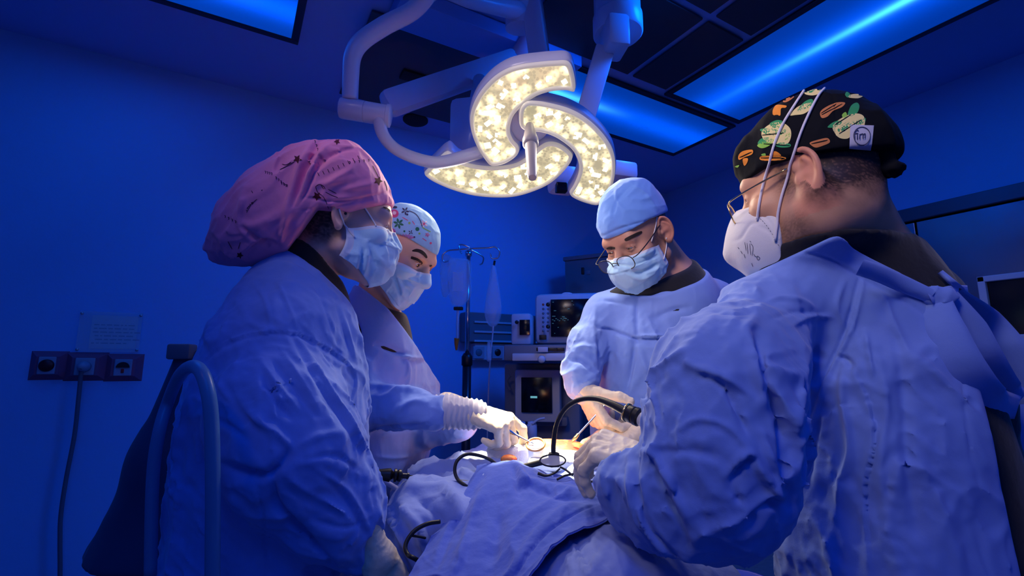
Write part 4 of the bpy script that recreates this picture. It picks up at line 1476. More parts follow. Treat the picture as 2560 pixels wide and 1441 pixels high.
strap(pD, [bvD, cb, rb], c3([(655, 118), (620, 170), (550, 275), (490, 380), (440, 500), (400, 640), (360, 790), (330, 930), (318, 1025)]), 0.0019, lift=0.0028)
# spectacles
sp = thing('spectacles', 'thin gold spectacles on the surgeon in the black printed cap', 'spectacles', hD.pt(0, 0.12, 0.0))
def lens_loop(h, sx, w=0.024, hh=0.019, y=0.118, z=-0.006, tilt=0.25, n=28):
    out = []
    for k in range(n):
        a = 2 * math.pi * k / n
        ca, sa = math.cos(a), math.sin(a)
        x = sx * 0.033 + w * math.copysign(abs(ca) ** 0.8, ca)
        zz = z + hh * math.copysign(abs(sa) ** 0.8, sa)
        out.append(h.pt(x, y + tilt * (zz - z) * 0.3 - 0.10 * abs(x) ** 1.5 * 3, zz))
    return np.array(out)
def spectacles(h, par, y, z, wire, r=0.0011, temple_end=(-0.01, 0.028), sides=(-1, 1), tm=None):
    rims = MB()
    for sx in (-1, 1):
        lp = lens_loop(h, sx, y=y, z=z)
        V, Fc = tube(np.concatenate([lp, lp[:1]]), r, 8, cap=False)
        mk('rim', V, Fc, wire, par)
        c = lp.mean(0)
        Vl = np.concatenate([lp, c[None]]); n = len(lp)
        mk('lens', Vl, [(i, (i + 1) % n, n) for i in range(n)], M['spectacle'], par)
        tp = spline([h.pt(sx * 0.057, y - 0.006, z + 0.008), h.pt(sx * 0.071, y - 0.014, z + 0.012), h.pt(sx * 0.077, y - 0.06, z + 0.020), h.pt(sx * 0.0795, temple_end[0], temple_end[1])], 6)
        V, Fc = tube(tp, r * 1.15, 8)
        mk('temple', V, Fc, tm or wire, par)
        V, Fc = tube(spline([h.pt(sx * 0.012, y + 0.001, z - 0.004), h.pt(sx * 0.010, y - 0.006, z - 0.012), h.pt(sx * 0.009, y - 0.010, z - 0.018)], 4), [0.0009, 0.0009, 0.0028], 8)
        mk('nose_pad', V, Fc, M['spectacle'], par)
    V, Fc = tube(spline([h.pt(-0.010, y, z + 0.004), h.pt(0, y + 0.004, z + 0.008), h.pt(0.010, y, z + 0.004)], 6), r, 8)
    mk('bridge', V, Fc, wire, par)
spectacles(hD, sp, 0.117, -0.004, M['gold'], 0.0012, (0.012, 0.022))
# black shirt under the gown
neckD = plane3((1955, 662, 0.90), (2150, 652, 0.72), (2345, 788, 0.80))
neckD3 = plane3((1880, 684, 0.74), (2030, 619, 0.74), (1960, 662, 0.95))
neckD2 = plane3((1960, 652, 0.90), (2150, 590, 0.72), (2262, 606, 0.80))
shirt_pts = [C_(2140, 700, 0.81, 120), C_(2270, 790, 0.87, 100), C_(2380, 980, 0.90, 100), C_(2420, 1250, 0.92, 120), C_(2440, 1500, 0.95, 150)]
def shirtD(Q):
    d = fbD(Q) - 0.006
    e = smin(chain(Q, shirt_pts, 0.05), rcone(Q, P(2150, 710, 0.82), P(2300, 745, 0.90), 0.075, 0.048), 0.05)
    d = smin(d, e, 0.03)
    d = smax(d, neckD2(Q), 0.008)
    return d - 0.002 * folds(Q, (0.2, 0.1, 1), 0.06, 0.2, 31)
_, Vs_, Qs_ = garment('shirt', pD, shirtD, shirt_pts + [(nb, 0.15)], 0.006, M['black_cloth'])
# gown: the half of the back we see, the near shoulder, sleeve and forearm
tors = [C_(2090, 740, 0.80, 92), C_(2170, 900, 0.77, 180), C_(2210, 1100, 0.74, 205), C_(2230, 1400, 0.72, 222), C_(2240, 1750, 0.74, 260)]
upper = [C_(1905, 815, 0.74, 110), C_(1815, 960, 0.66, 150), C_(1800, 1130, 0.63, 155), C_(1805, 1225, 0.62, 140)]
fore = [C_(1795, 1235, 0.62, 130), C_(1665, 1250, 0.65, 104), C_(1563, 1218, 0.68, 70)]
def c4(L): return [(1560 + x / 1.636, 560 + y / 1.636) for x, y in L]
def gownD(Q):
    t = chain(Q, tors, 0.08)
    t = smin(t, rcone(Q, P(2060, 690, 0.79), P(1905, 800, 0.74), 0.052, 0.068), 0.05)
    s = chain(Q, upper, 0.06)
    g = chain(Q, fore, 0.05)
    a = smin(s, g, 0.03)
    d = smin(t, a, 0.012)
    fo = folds(Q, (-0.3, 0.0, 1.0), 0.075, 0.22, 41, 0.8)
    w = np.clip((t - a) / 0.04, 0, 1)                       # sleeve: shorter, slanting folds
    fo2 = folds(Q, (0.8, -0.2, 0.55), 0.055, 0.16, 43, 0.9)
    fo3 = folds(Q, (0.5, 0.2, -0.8), 0.032, 0.09, 47, 0.9)
    cuff = np.clip((P(1700, 1220, 0.65)[0] - Q[:, 0]) / 0.05, 0, 1)
    d = d - 0.008 * (fo * (1 - w) + fo2 * w) - 0.0035 * fo3 - 0.0018 * folds(Q, (0.3, 0.4, -0.8), 0.017, 0.06, 48, 0.9) - 0.005 * cuff * folds(Q, (0.15, 0.1, 1.0), 0.022, 0.2, 44, 0.4)
    d = smin(d, fbD(Q) - 0.013, 0.02)
    d = smax(smax(d, neckD(Q), 0.006), neckD3(Q), 0.006)
    return d
def back_edge(Q):
    """surface that the open back edge follows"""
    pl = np.array([(2130, 640), (2240, 705), (2345, 790), (2405, 900), (2440, 1040), (2470, 1200), (2520, 1441), (2560, 1800)], float)
    Z = np.array([P(x, y, dd) for (x, y), dd in zip(pl, (0.74, 0.75, 0.74, 0.70, 0.67, 0.66, 0.65, 0.66))])
    xs = np.interp(-Q[:, 2], -Z[:, 2], Z[:, 0])
    ys = np.interp(-Q[:, 2], -Z[:, 2], Z[:, 1])
    return (Q[:, 0] - xs) * 0.80 - (Q[:, 1] - ys) * 0.55
def gownD2(Q):
    return smax(gownD(Q), back_edge(Q), 0.006)
SD = [('crease', c4([(720, 118), (830, 140), (930, 195), (1040, 258), (1170, 330), (1280, 408)]), 4, 0.004),
 ('ridge', c4([(980, 228), (955, 340), (925, 440), (875, 550), (815, 670), (765, 830), (712, 930), (690, 1000)]), 6, 0.006),
 ('crease', c4([(962, 225), (935, 340), (905, 440), (855, 550), (795, 670), (745, 830)]), 5, 0.006),
 ('step', c4([(870, 545), (925, 570), (965, 640), (1003, 730), (1022, 830), (1020, 930), (990, 1060), (992, 1170), (1000, 1300), (1010, 1441)]), 7, 0.005),
 ('crease', c4([(885, 545), (915, 560), (930, 600)]), 5, 0.007),
 ('ridge', c4([(900, 580), (890, 690), (915, 830), (925, 950), (885, 1060), (870, 1200)]), 9, 0.009),
 ('crease', c4([(540, 440), (560, 540), (600, 680), (645, 800), (690, 900), (692, 1000)]), 13, 0.014),
 ('ridge', c4([(500, 430), (530, 560), (575, 700), (560, 760)]), 14, 0.010),
 ('crease', c4([(360, 360), (430, 368), (510, 370)]), 3, 0.003),
 ('crease', c4([(600, 690), (650, 850), (660, 1010), (670, 1120)]), 12, 0.012),
 ('crease', c4([(500, 1240), (560, 1170), (620, 1145), (680, 1155)]), 10, 0.012),
 ('crease', c4([(430, 1080), (470, 1130), (440, 1050), (520, 960), (560, 1020)]), 8, 0.008),
 ('ridge', c4([(420, 1030), (510, 940), (560, 1010), (620, 1090), (665, 1150)]), 10, 0.010),
 ('ridge', c4([(560, 850), (600, 960), (650, 1080)]), 8, 0.006),
 ('ridge', c4([(80, 930), (140, 970), (200, 1080), (250, 1190)]), 8, 0.009),
 ('crease', c4([(60, 960), (45, 1050), (70, 1160), (120, 1270), (230, 1390)]), 7, 0.010),
 ('ridge', c4([(20, 970), (20, 1080), (50, 1200), (100, 1290)]), 6, 0.006),
 ('crease', c4([(100, 950), (150, 1060), (210, 1180), (260, 1300)]), 6, 0.007),
 ('ridge', c4([(560, 330), (640, 300), (720, 310), (790, 350)]), 5, 0.003), ('crease', c4([(600, 390), (700, 360), (790, 370)]), 5, 0.003),
 ('ridge', c4([(680, 420), (760, 380), (850, 380)]), 5, 0.004), ('ridge', c4([(900, 240), (870, 330), (890, 400)]), 5, 0.004),
 ('ridge', c4([(1000, 270), (1060, 300), (1100, 400), (1160, 520)]), 7, 0.005), ('ridge', c4([(985, 440), (1000, 540), (1020, 640)]), 6, 0.007),
 ('ridge', c4([(1010, 480), (1060, 640), (1070, 800), (1050, 1000), (1080, 1250)]), 14, 0.006), ('crease', c4([(1120, 480), (1150, 700), (1160, 950), (1200, 1250)]), 16, 0.007),
 ('crease', c4([(1270, 400), (1345, 520), (1385, 640), (1400, 780), (1425, 950), (1475, 1150)]), 3, 0.003),
 ('ridge', c4([(240, 560), (330, 600), (430, 640), (540, 730)]), 10, 0.006), ('crease', c4([(340, 620), (420, 680), (470, 780), (520, 880)]), 9, 0.008),
 ('ridge', c4([(200, 860), (300, 800), (420, 830), (520, 930)]), 9, 0.005), ('crease', c4([(120, 940), (260, 930), (400, 960)]), 14, 0.006),
 ('ridge', c4([(750, 600), (720, 760), (700, 900)]), 8, 0.006), ('crease', c4([(800, 720), (770, 900), (740, 1100)]), 10, 0.008)]
gD, VgD, QgD = garment('gown', pD, gownD2, tors + upper + fore, 0.0031, M['gown'], SD)
# far half of the gown with the tail of the tie
far_pts = [C_(2380, 765, 0.98, 34), C_(2428, 860, 0.98, 52), C_(2490, 1050, 0.98, 70), C_(2540, 1300, 0.98, 85), C_(2560, 1600, 1.0, 100)]
def gownD_far(Q):
    d = chain(Q, far_pts, 0.06) - 0.006 * folds(Q, (0.1, 0, 1), 0.06, 0.3, 52)
    return d
garment('gown_back_flap', pD, gownD_far, far_pts, 0.006, M['gown'])
gb = bvh_of(VgD, QgD); sb = bvh_of(Vs_, Qs_)
def ribbon(pts, w, th=0.003):
    """a flat cloth tape along (px, py, depth) points; w px wide across the picture plane"""
    p = []
    for q in pts:
        a = P(*q)
        for b in (gb, sb):                     # never under the gown or the shirt
            hh = hit(b, q[0], q[1], 0.0)
            if hh is not None and np.linalg.norm(hh - EYE) < np.linalg.norm(a - EYE) + 0.014:
                a = EYE + (hh - EYE) * (1 - 0.014 / np.linalg.norm(hh - EYE))
        p.append(a)
    q = spline(np.array(p), 8)
    T = np.gradient(q, axis=0); T /= np.linalg.norm(T, axis=1)[:, None]
    vw = q - EYE; vw /= np.linalg.norm(vw, axis=1)[:, None]
    A = np.cross(T, vw); A /= np.linalg.norm(A, axis=1)[:, None]
    ww = w * np.linalg.norm(q - EYE, axis=1) / F / 2 if np.isscalar(w) else np.interp(np.linspace(0, 1, len(q)), np.linspace(0, 1, len(w)), w) * np.linalg.norm(q - EYE, axis=1) / F / 2
    n = len(q); S = 7
    V = []; Fc = []
    for i in range(n):
        for k in range(S):
            t = -1 + 2 * k / (S - 1)
            V.append(q[i] + A[i] * ww[i] * t - vw[i] * (0.006 * (1 - t * t)))
    for i in range(n):
        for k in range(S):
            t = -1 + 2 * k / (S - 1)
            V.append(q[i] + A[i] * ww[i] * t - vw[i] * (0.006 * (1 - t * t)) + vw[i] * th)
    o = n * S
    for i in range(n - 1):
        for k in range(S - 1):
            a = i * S + k
            Fc.append((a, a + 1, a + S + 1, a + S)); Fc.append((o + a, o + a + S, o + a + S + 1, o + a + 1))
        a = i * S
        Fc.append((a, a + S, o + a + S, o + a)); b = a + S - 1
        Fc.append((b, o + b, o + b + S, b + S))
    return np.array(V), Fc
tapes = [([(2150, 668, 0.70), (2200, 685, 0.71), (2260, 712, 0.73), (2330, 742, 0.76)], [34, 34, 32, 26]),
         ([(2420, 725, 0.80), (2385, 728, 0.785), (2350, 738, 0.77), (2325, 745, 0.76)], [16, 22, 26, 24]),
         ([(2415, 740, 0.86), (2390, 715, 0.88), (2350, 680, 0.92)], [14, 12, 10]),
         ([(2335, 745, 0.75), (2365, 830, 0.74), (2420, 930, 0.73), (2480, 1000, 0.73), (2545, 1020, 0.74)], [46, 60, 60, 56, 40]),
         ([(2365, 740, 0.76), (2420, 820, 0.75), (2460, 900, 0.74), (2510, 975, 0.74), (2552, 1000, 0.75)], [36, 52, 56, 50, 36]),
         ([(2385, 735, 0.80), (2450, 800, 0.80), (2505, 880, 0.80), (2548, 960, 0.80), (2570, 1010, 0.80)], [30, 56, 70, 70, 40])]
tapes = [([(x, y, d - 0.06) for x, y, d in pts], w) for pts, w in tapes]
for pts, w in tapes:
    V, Fc = ribbon(pts, w)
    mk('gown_tie', V, Fc, M['gown'], pD)
kq = hit(gb, 2338, 748, 0.004) if hit(gb, 2338, 748) is not None else hit(sb, 2338, 748, 0.02)
V, Q = sdf_mesh(lambda Q: ell(Q, kq, (0.020, 0.016, 0.016)) - 0.004 * folds(Q, (0.7, 0, 0.6), 0.012, 0.05, 3), kq - 0.05, kq + 0.05, 0.003)
mk('tie_knot', V, Q, M['gown'], pD)
# cuff and gloved left hand
wD = P(1644, 1166, 0.73)
glove('glove', pD, wD, (-0.84, 0.46, 0.24), (0.15, -0.45, 1.0), True, curl=((50, 38, 22), (54, 38, 22), (58, 40, 22), (60, 42, 22)), thumb=(40, 20, 10), size=1.04, fore=0.09, rf=0.040)
legs(pD, 0.60, 0.70, -47)
# ------------------------------------------------------------------ woman in pink scarf cap, left
def cA(L): return [(400 + x / 1.713, 600 + y / 1.713) for x, y in L]
def c1(L): return [(480 + x * 660 / 1902, 300 + y * 500 / 1441) for x, y in L]
def c6(L): return [(760 + x * 380 / 1825, 500 + y * 300 / 1441) for x, y in L]
RA = facing(67, 9, 0)
hA = Head(P(866, 538, 0.96) - RA[:, 0] * 0.078, RA, 0.985, True, slit=0.0035, look=(0, -0.3))
pA = thing('person', 'person in blue gown with long pink printed scarf cap, side view, left', 'person', (-0.36, 0.98, 0))
nA = P(742, 690, 1.02)
exA = [(0.03, lambda Q: rcone(Q, hA.pt(0, -0.034, -0.035), nA, 0.049, 0.052)),
       (0.05, lambda Q: rcone(Q, nA + (0, 0, -0.05), P(690, 830, 0.95), 0.06, 0.055)),
       (0.05, lambda Q: rcone(Q, nA + (0, 0, -0.05), P(780, 800, 1.08), 0.06, 0.055)),
       (0.06, lambda Q: rcone(Q, nA + (0, 0, -0.12), nA + (-0.04, 0, -0.45), 0.11, 0.12))]
def paintA(V, p, C):
    n = vnoise(V * 300, 8); n2 = vnoise(V * 40, 9)
    w = np.clip((0.004 - p[:, 1] + 0.012 * (n2 - 0.5)) / 0.03, 0, 1) * np.clip((p[:, 2] + 0.060 + 0.03 * n2) / 0.04, 0, 1)
    w = np.clip(w * (0.75 + 0.4 * n), 0, 0.97)
    w[hA.on_ear(p)] = 0
    return C * (1 - w[:, None]) + np.array([0.015, 0.010, 0.010]) * w[:, None]
bodyA, VbA, QbA, fbA = body_mesh(hA, pA, exA, [(nA, 0.11), (P(690, 830, 0.95), 0.06), (P(780, 800, 1.08), 0.06), (nA + (-0.04, 0, -0.4), 0.12)], 0.0026, (0.80, 0.50, 0.38), paintA)
bvA = bvh_of(VbA, QbA)
eyes(hA, pA)
br = MB()
decal_poly(br, bvA, c6([(945, 85), (985, 95), (1025, 120), (1035, 150), (1000, 118), (960, 100)]), 0, 0.0012, 4)
if br.n: br.build('eyebrow', M['brow'], pA)
# the cap: crown over the head, tail gathered behind
M['pink'] = mat('pink_cotton', (0.90, 0.28, 0.50), 0.75, sheen=0.2, bump=[(1300, 0.3, 0.0005), (30, 0.4, 0.005)])
M['wine'] = mat('wine_print', (0.10, 0.006, 0.02), 0.85)
M['plum'] = mat('plum_line_print', (0.10, 0.02, 0.07), 0.85)
tail = [C_(850, 450, 1.00, 96), C_(760, 500, 1.00, 100), C_(680, 550, 0.99, 88), C_(625, 590, 0.99, 62), C_(585, 622, 0.99, 36)]
tail2 = [C_(690, 500, 1.0, 80), C_(620, 560, 1.0, 60), C_(560, 618, 1.0, 26), C_(540, 625, 1.0, 16)]
def pinkcap(Q):
    p = hA.loc(Q)
    d = ell(p, (0, -0.010, 0.048), (0.085, 0.108, 0.098)) * hA.k
    t = smin(chain(Q, tail, 0.05), chain(Q, tail2, 0.03), 0.03)
    t2 = rcone(Q, P(770, 440, 0.98), P(640, 600, 0.98), 0.055, 0.03)
    t = smin(t, t2, 0.03)
    d = smin(d, t, 0.035)
    gath = np.clip((0.02 - p[:, 1]) / 0.05, 0, 1)
    fo = folds(Q, P(560, 625, 1.0) - P(800, 400, 1.0), 0.032, 0.20, 61, 0.6)
    fo2 = folds(Q, hA.R[:, 0] * 0.3 + hA.R[:, 1] - 0.3 * hA.R[:, 2], 0.030, 0.15, 62, 0.6)
    d = d - (0.0065 * fo * gath + 0.0028 * fo2 * (1 - gath))
    band = p[:, 2] - np.where(p[:, 1] > 0, 0.006 + 0.66 * p[:, 1], 0.006 + 0.1 * p[:, 1])
    front = np.clip((p[:, 1] + 0.055) / 0.02, 0, 1)
    cut = -(band)
    d = smax(d, np.where(p[:, 1] > -0.055, cut, cut - (-(p[:, 1] + 0.055)) * 2.2), 0.004)
    return d
V, Q = sdf_mesh(pinkcap, np.array([min(P(500, 500, 1.0)[0], hA.c[0] - .2), hA.c[1] - 0.22, P(700, 680, 1.0)[2]]), hA.c + 0.22, 0.0028)
V = relax(V, Q, 2)
V = sculpt(V, Q, [
 ('ridge', c1([(890, 140), (830, 230), (770, 350), (720, 520), (680, 650), (640, 850)]), 7, 0.008),
 ('crease', c1([(930, 150), (860, 270), (810, 380), (760, 520), (720, 620)]), 6, 0.009),
 ('ridge', c1([(1100, 150), (980, 200), (900, 280), (850, 370), (800, 500), (760, 600)]), 6, 0.007),
 ('crease', c1([(1180, 200), (1050, 230), (950, 290), (880, 380), (830, 500), (760, 620)]), 5, 0.007),
 ('crease', c1([(820, 560), (1000, 585), (1150, 580), (1300, 550), (1420, 520)]), 4, 0.004),
 ('ridge', c1([(1050, 510), (1200, 480), (1400, 440)]), 8, 0.003), ('ridge', c1([(850, 480), (1000, 450), (1150, 420)]), 8, 0.003),
 ('ridge', c1([(380, 490), (360, 600), (340, 740), (400, 850)]), 7, 0.006), ('crease', c1([(340, 750), (420, 830), (540, 900)]), 6, 0.008),
 ('ridge', c1([(340, 745), (450, 760), (600, 700)]), 10, 0.004), ('crease', c1([(400, 960), (470, 900), (560, 880), (620, 900)]), 7, 0.009),
 ('ridge', c1([(640, 880), (660, 760), (720, 640)]), 5, 0.006), ('crease', c1([(720, 650), (850, 645), (1000, 630), (1420, 545)]), 3, 0.002)])
ab = bvh_of(V, Q)
pr = MB()
def leafmark(x, y, s, a=0.0):
    pts = []
    for k in range(10):
        r = s * (1.0 if k % 2 == 0 else 0.5)
        t = a + k * math.pi / 5
        pts.append((x + r * math.cos(t), y + r * math.sin(t)))
    decal_poly(pr, ab, c1(pts), 0, 0.0006, 5, smooth=False)
for x, y, s, a in ((760, 283, 33, 0.2), (1045, 157, 24, 0.5), (1340, 440, 34, 0.1), (900, 550, 36, 0.4), (345, 975, 26, 0.1), (435, 600, 12, 0)):
    leafmark(x, y, s, a)
for L in ([(635, 360), (690, 330), (740, 300)], [(650, 320), (680, 325), (715, 305)], [(890, 480), (905, 520), (950, 560), (985, 640)], [(890, 480), (920, 465), (950, 480), (960, 500)],
          [(1300, 330), (1325, 380), (1345, 420)], [(960, 520), (1010, 545), (1050, 560)], [(980, 500), (1040, 530)], [(930, 470), (950, 500)], [(1385, 440), (1400, 480), (1405, 510)], [(395, 640), (420, 615), (470, 570)],
          [(260, 875), (290, 930)], [(350, 880), (335, 930)], [(430, 510), (440, 530)], [(500, 510), (510, 505)]):
    decal_line(pr, ab, c1(L), 1.9, 1, 0.0007)
for i in range(9):
    x = 905 + i * 36; y = 392 - i * 12 - i * i * 0.4
    decal_line(pr, ab, c1([(x, y - 12), (x + 12, y + 14)]), 1.8, 1, 0.0007)
for x0, y0, n, dx, dy in ((600, 410, 5, 18, 14), (525, 370, 4, 15, 4), (235, 690, 4, 25, 12), (1130, 300, 5, 34, -4), (390, 650, 4, 8, -14), (640, 450, 3, 20, 8), (880, 150, 3, 10, 28)):
    for i in range(n):
        x, y = x0 + i * dx, y0 + i * dy
        decal_line(pr, ab, c1([(x, y), (x + 8, y + 3), (x + 6, y + 18)]), 1.6, 1, 0.0007)
nV = len(V)
mk('scarf_cap', np.concatenate([V] + pr.V), [tuple(q) for q in Q] + [tuple(i + nV for i in f) for f in pr.F], [M['pink'], M['wine'], M['plum']], pA, fmat=[0] * len(Q) + [m + 1 for m in pr.M])
# mask and its ties
mk_, mv, mf = mask_mesh(hA, pA, fbA, top=0.008, cover=0.069, wr=1.2, seed=5, bulge=0.014, side=0.004, strokes=[('crease', c6([(730, 555), (705, 680), (640, 950)]), 6, 0.007), ('ridge', c6([(765, 560), (755, 700), (715, 930)]), 6, 0.005), ('crease', c6([(795, 590), (845, 720), (900, 840)]), 5, 0.005), ('ridge', c6([(670, 560), (660, 700), (600, 930)]), 6, 0.004), ('ridge', c6([(840, 600), (900, 700), (960, 760)]), 5, 0.003), ('crease', c6([(600, 470), (560, 640), (440, 890)]), 3, 0.002)])
mbv = BVHTree.FromPolygons([tuple(v) for v in mv], mf)
strap(pA, [bvA, mbv], c6([(690, 40), (740, 120), (800, 215), (862, 320)]), 0.0017)
strap(pA, [bvA, mbv], c6([(415, 110), (440, 200), (470, 275), (540, 370), (600, 445)]), 0.0017)
V, Fc = lathe([(0.001, 0.002), (0.0028, 0.0015), (0.003, 0)], hit(bvA, *c6([(500, 165)])[0], 0.0), EYE - hA.c, 12)
mk('earring', V, Fc, M['darkmetal'], pA)
# shirt
neckA = plane3((700, 634, 1.0), (770, 655, 0.95), (836, 716, 0.98))
neckA2 = plane3((700, 590, 1.0), (770, 600, 0.95), (838, 668, 0.98))
def shirtA(Q):
    d = fbA(Q) - 0.008
    d = smax(d, neckA2(Q), 0.008)
    d = smax(d, -halfspace(Q, P(700, 900, 1.0), np.array([0, 0, 1.0])), 0.01)
    return d
garment('shirt', pA, shirtA, [(nA, 0.14), (nA + (0, 0, -0.15), 0.2)], 0.004, M['black_cloth'])
# gown
torA = [C_(735, 745, 1.0, 90), C_(720, 850, 0.96, 140), C_(700, 1000, 0.95, 178), C_(690, 1200, 0.95, 200), C_(680, 1441, 0.95, 210), C_(680, 1900, 0.95, 190)]
uppA = [C_(695, 930, 0.88, 120), C_(702, 1040, 0.83, 142), C_(730, 1120, 0.81, 152)]
forA = [C_(745, 1145, 0.81, 146), C_(830, 1265, 0.83, 108), C_(900, 1365, 0.85, 62)]
def gownA(Q):
    t = chain(Q, torA, 0.08)
    t = smin(t, rcone(Q, P(745, 735, 1.0), P(690, 860, 0.93), 0.06, 0.08), 0.05)
    t = smin(t, rcone(Q, P(765, 740, 1.05), P(790, 840, 1.12), 0.06, 0.08), 0.05)
    a = smin(chain(Q, uppA, 0.05), chain(Q, forA, 0.05), 0.04)
    d = smin(t, a, 0.020)
    w = np.clip((t - a) / 0.04, 0, 1)
    d = d - 0.008 * ((1 - w) * folds(Q, (0.15, 0, 1.0), 0.08, 0.28, 71, 0.7) + w * folds(Q, (0.5, 0.1, -0.85), 0.055, 0.22, 72, 0.8)) - 0.0045 * folds(Q, (0.6, 0.1, -0.6), 0.028, 0.10, 73, 0.8) - 0.0016 * folds(Q, (0.4, 0.4, -0.8), 0.016, 0.06, 74, 0.9)
    d = smin(d, fbA(Q) - 0.014, 0.02)
    d = smax(d, neckA(Q), 0.006)
    return d
SA = [('step', [(508, 904), (552, 866), (616, 839), (680, 831), (744, 836), (809, 866), (867, 906), (890, 950), (884, 985), (870, 1035)], 4, -0.004),
 ('ridge', [(744, 845), (785, 909), (832, 985), (873, 1044), (908, 1114), (925, 1155), (943, 1213)], 5, 0.008),
 ('crease', [(735, 850), (772, 915), (818, 992), (860, 1054), (895, 1124)], 6, 0.006),
 ('ridge', [(633, 705), (663, 752), (680, 828)], 4, 0.004), ('ridge', [(692, 699), (718, 758), (744, 822)], 4, 0.004),
 ('crease', [(600, 690), (663, 655), (709, 648), (750, 663), (790, 692), (822, 735)], 3, 0.003),
 ('ridge', [(896, 909), (914, 962), (925, 1020), (931, 1096), (928, 1155)], 5, 0.005),
 ('crease', [(540, 1160), (600, 1180), (657, 1192), (686, 1175), (733, 1120)], 11, 0.016),
 ('ridge', [(616, 1020), (660, 1060), (703, 1096), (735, 1122)], 10, 0.010), ('ridge', [(735, 1122), (800, 1090), (870, 1080)], 10, 0.005),
 ('crease', [(682, 1180), (690, 1260), (745, 1322), (805, 1386), (835, 1425)], 9, 0.014),
 ('crease', [(663, 944), (690, 1000), (727, 1044)], 6, 0.008), ('crease', [(680, 900), (730, 960), (790, 1040)], 7, 0.006), ('ridge', [(650, 900), (700, 970), (750, 1030)], 7, 0.005),
 ('ridge', [(700, 870), (760, 960), (800, 1030)], 6, 0.004), ('crease', [(620, 1100), (560, 1060), (510, 1040)], 9, 0.006),
 ('ridge', [(505, 910), (540, 950), (580, 1010)], 7, 0.005), ('crease', [(760, 1150), (840, 1140), (900, 1180)], 6, 0.005), ('ridge', [(800, 1180), (870, 1230), (920, 1320)], 7, 0.006),
 ('crease', [(820, 1200), (880, 1270), (920, 1350)], 6, 0.005), ('crease', [(780, 1300), (860, 1320), (930, 1300)], 5, 0.004), ('ridge', [(850, 770), (875, 850), (890, 905)], 5, 0.005),
 ('crease', [(835, 740), (860, 820), (880, 900)], 5, 0.004), ('crease', [(520, 760), (500, 830), (515, 880)], 7, 0.006), ('ridge', [(570, 690), (530, 760), (505, 850)], 6, 0.004), ('crease', [(640, 1190), (660, 1330), (670, 1441)], 4, 0.004),
 ('crease', [(760, 680), (800, 740), (830, 820), (850, 880)], 4, 0.003), ('ridge', [(470, 1000), (440, 1120), (430, 1300)], 12, 0.008)]
garment('gown', pA, gownA, torA + uppA + forA, 0.0038, M['gown'], SA)
# gloved right hand hanging at the cuff
wA = P(942, 1388, 0.825)
glove('glove', pA, wA, (0.40, 0.10, -0.9), (0.55, -0.75, 0.2), False, curl=((12, 18, 10), (14, 20, 10), (16, 22, 12), (18, 25, 12)), thumb=(20, 8, 5), size=0.92, fore=0.06, rf=0.026)
legs(pA, -0.50, 0.97, 66)

# ------------------------------------------------------------------ second woman, behind
RB = facing(107, 32, 3)
hB = Head(P(994, 641, 1.30), RB, 0.99, True, slit=0.0064, look=(0.10, -0.22))
pB = thing('person', 'person in blue gown with colourful flowered cap, reaching over the patient with an instrument', 'person', (-0.36, 1.32, 0))
nB = P(935, 770, 1.33)
exB = [(0.03, lambda Q: rcone(Q, hB.pt(0, -0.028, -0.035), nB, 0.048, 0.054)),
       (0.05, lambda Q: rcone(Q, nB + (0, 0, -0.05), P(885, 850, 1.31), 0.06, 0.055)),
       (0.05, lambda Q: rcone(Q, nB + (0, 0, -0.05), P(950, 850, 1.44), 0.06, 0.055)),
       (0.06, lambda Q: rcone(Q, nB + (0, 0, -0.12), nB + (-0.02, 0, -0.4), 0.10, 0.11))]
def paintB(V, p, C):
    n2 = vnoise(V * 40, 9)
    w = np.clip((0.010 - p[:, 1] + 0.012 * (n2 - 0.5)) / 0.02, 0, 1) * np.clip((p[:, 2] + 0.030 + 0.03 * n2) / 0.04, 0, 1)
    w[hB.on_ear(p)] = 0
    # warm eye shadow on the lids, liner at the lash line
    for sx in (-1, 1):
        e = np.hypot((p[:, 0] - sx * 0.032) / 0.019, (p[:, 2] - 0.0215) / 0.0085)
        k = np.exp(-e ** 2 * 1.4) * (p[:, 1] > 0.05) * 0.75
        C = C * (1 - k[:, None]) + np.array([0.62, 0.26, 0.05]) * k[:, None]
        l = np.exp(-(((p[:, 0] - sx * 0.033) / 0.0155) ** 4)) * np.exp(-((p[:, 2] - 0.0158) / 0.0016) ** 2) * (p[:, 1] > 0.06)
        C = C * (1 - 0.9 * l[:, None])
    return C * (1 - w[:, None]) + np.array([0.012, 0.008, 0.008]) * w[:, None]
bodyB, VbB, QbB, fbB = body_mesh(hB, pB, exB, [(nB, 0.10), (P(885, 850, 1.31), 0.06), (P(950, 850, 1.44), 0.06), (nB + (-0.02, 0, -0.36), 0.11)], 0.0024, (0.72, 0.44, 0.32), paintB)
bvB = bvh_of(VbB, QbB)
eyes(hB, pB)
br = MB()
decal_poly(br, bvB, c6([(1300, 608), (1350, 590), (1410, 605), (1455, 642), (1478, 688), (1460, 700), (1428, 668), (1375, 632), (1310, 622)]), 0, 0.0013, 4)
decal_line(br, bvB, c6([(1285, 692), (1315, 700), (1360, 716), (1395, 742), (1412, 768)]), 7.0, 0, 0.0012)
decal_poly(br, bvB, c6([(1500, 790), (1520, 780), (1535, 790), (1510, 805)]), 0, 0.0013, 4)
if br.n: br.build('eyebrow', M['brow'], pB)
M['cap_floral'] = mat('pale_blue_cotton', (0.24, 0.50, 0.78), 0.8, sheen=0.2, bump=[(1200, 0.3, 0.0005), (40, 0.3, 0.004)])
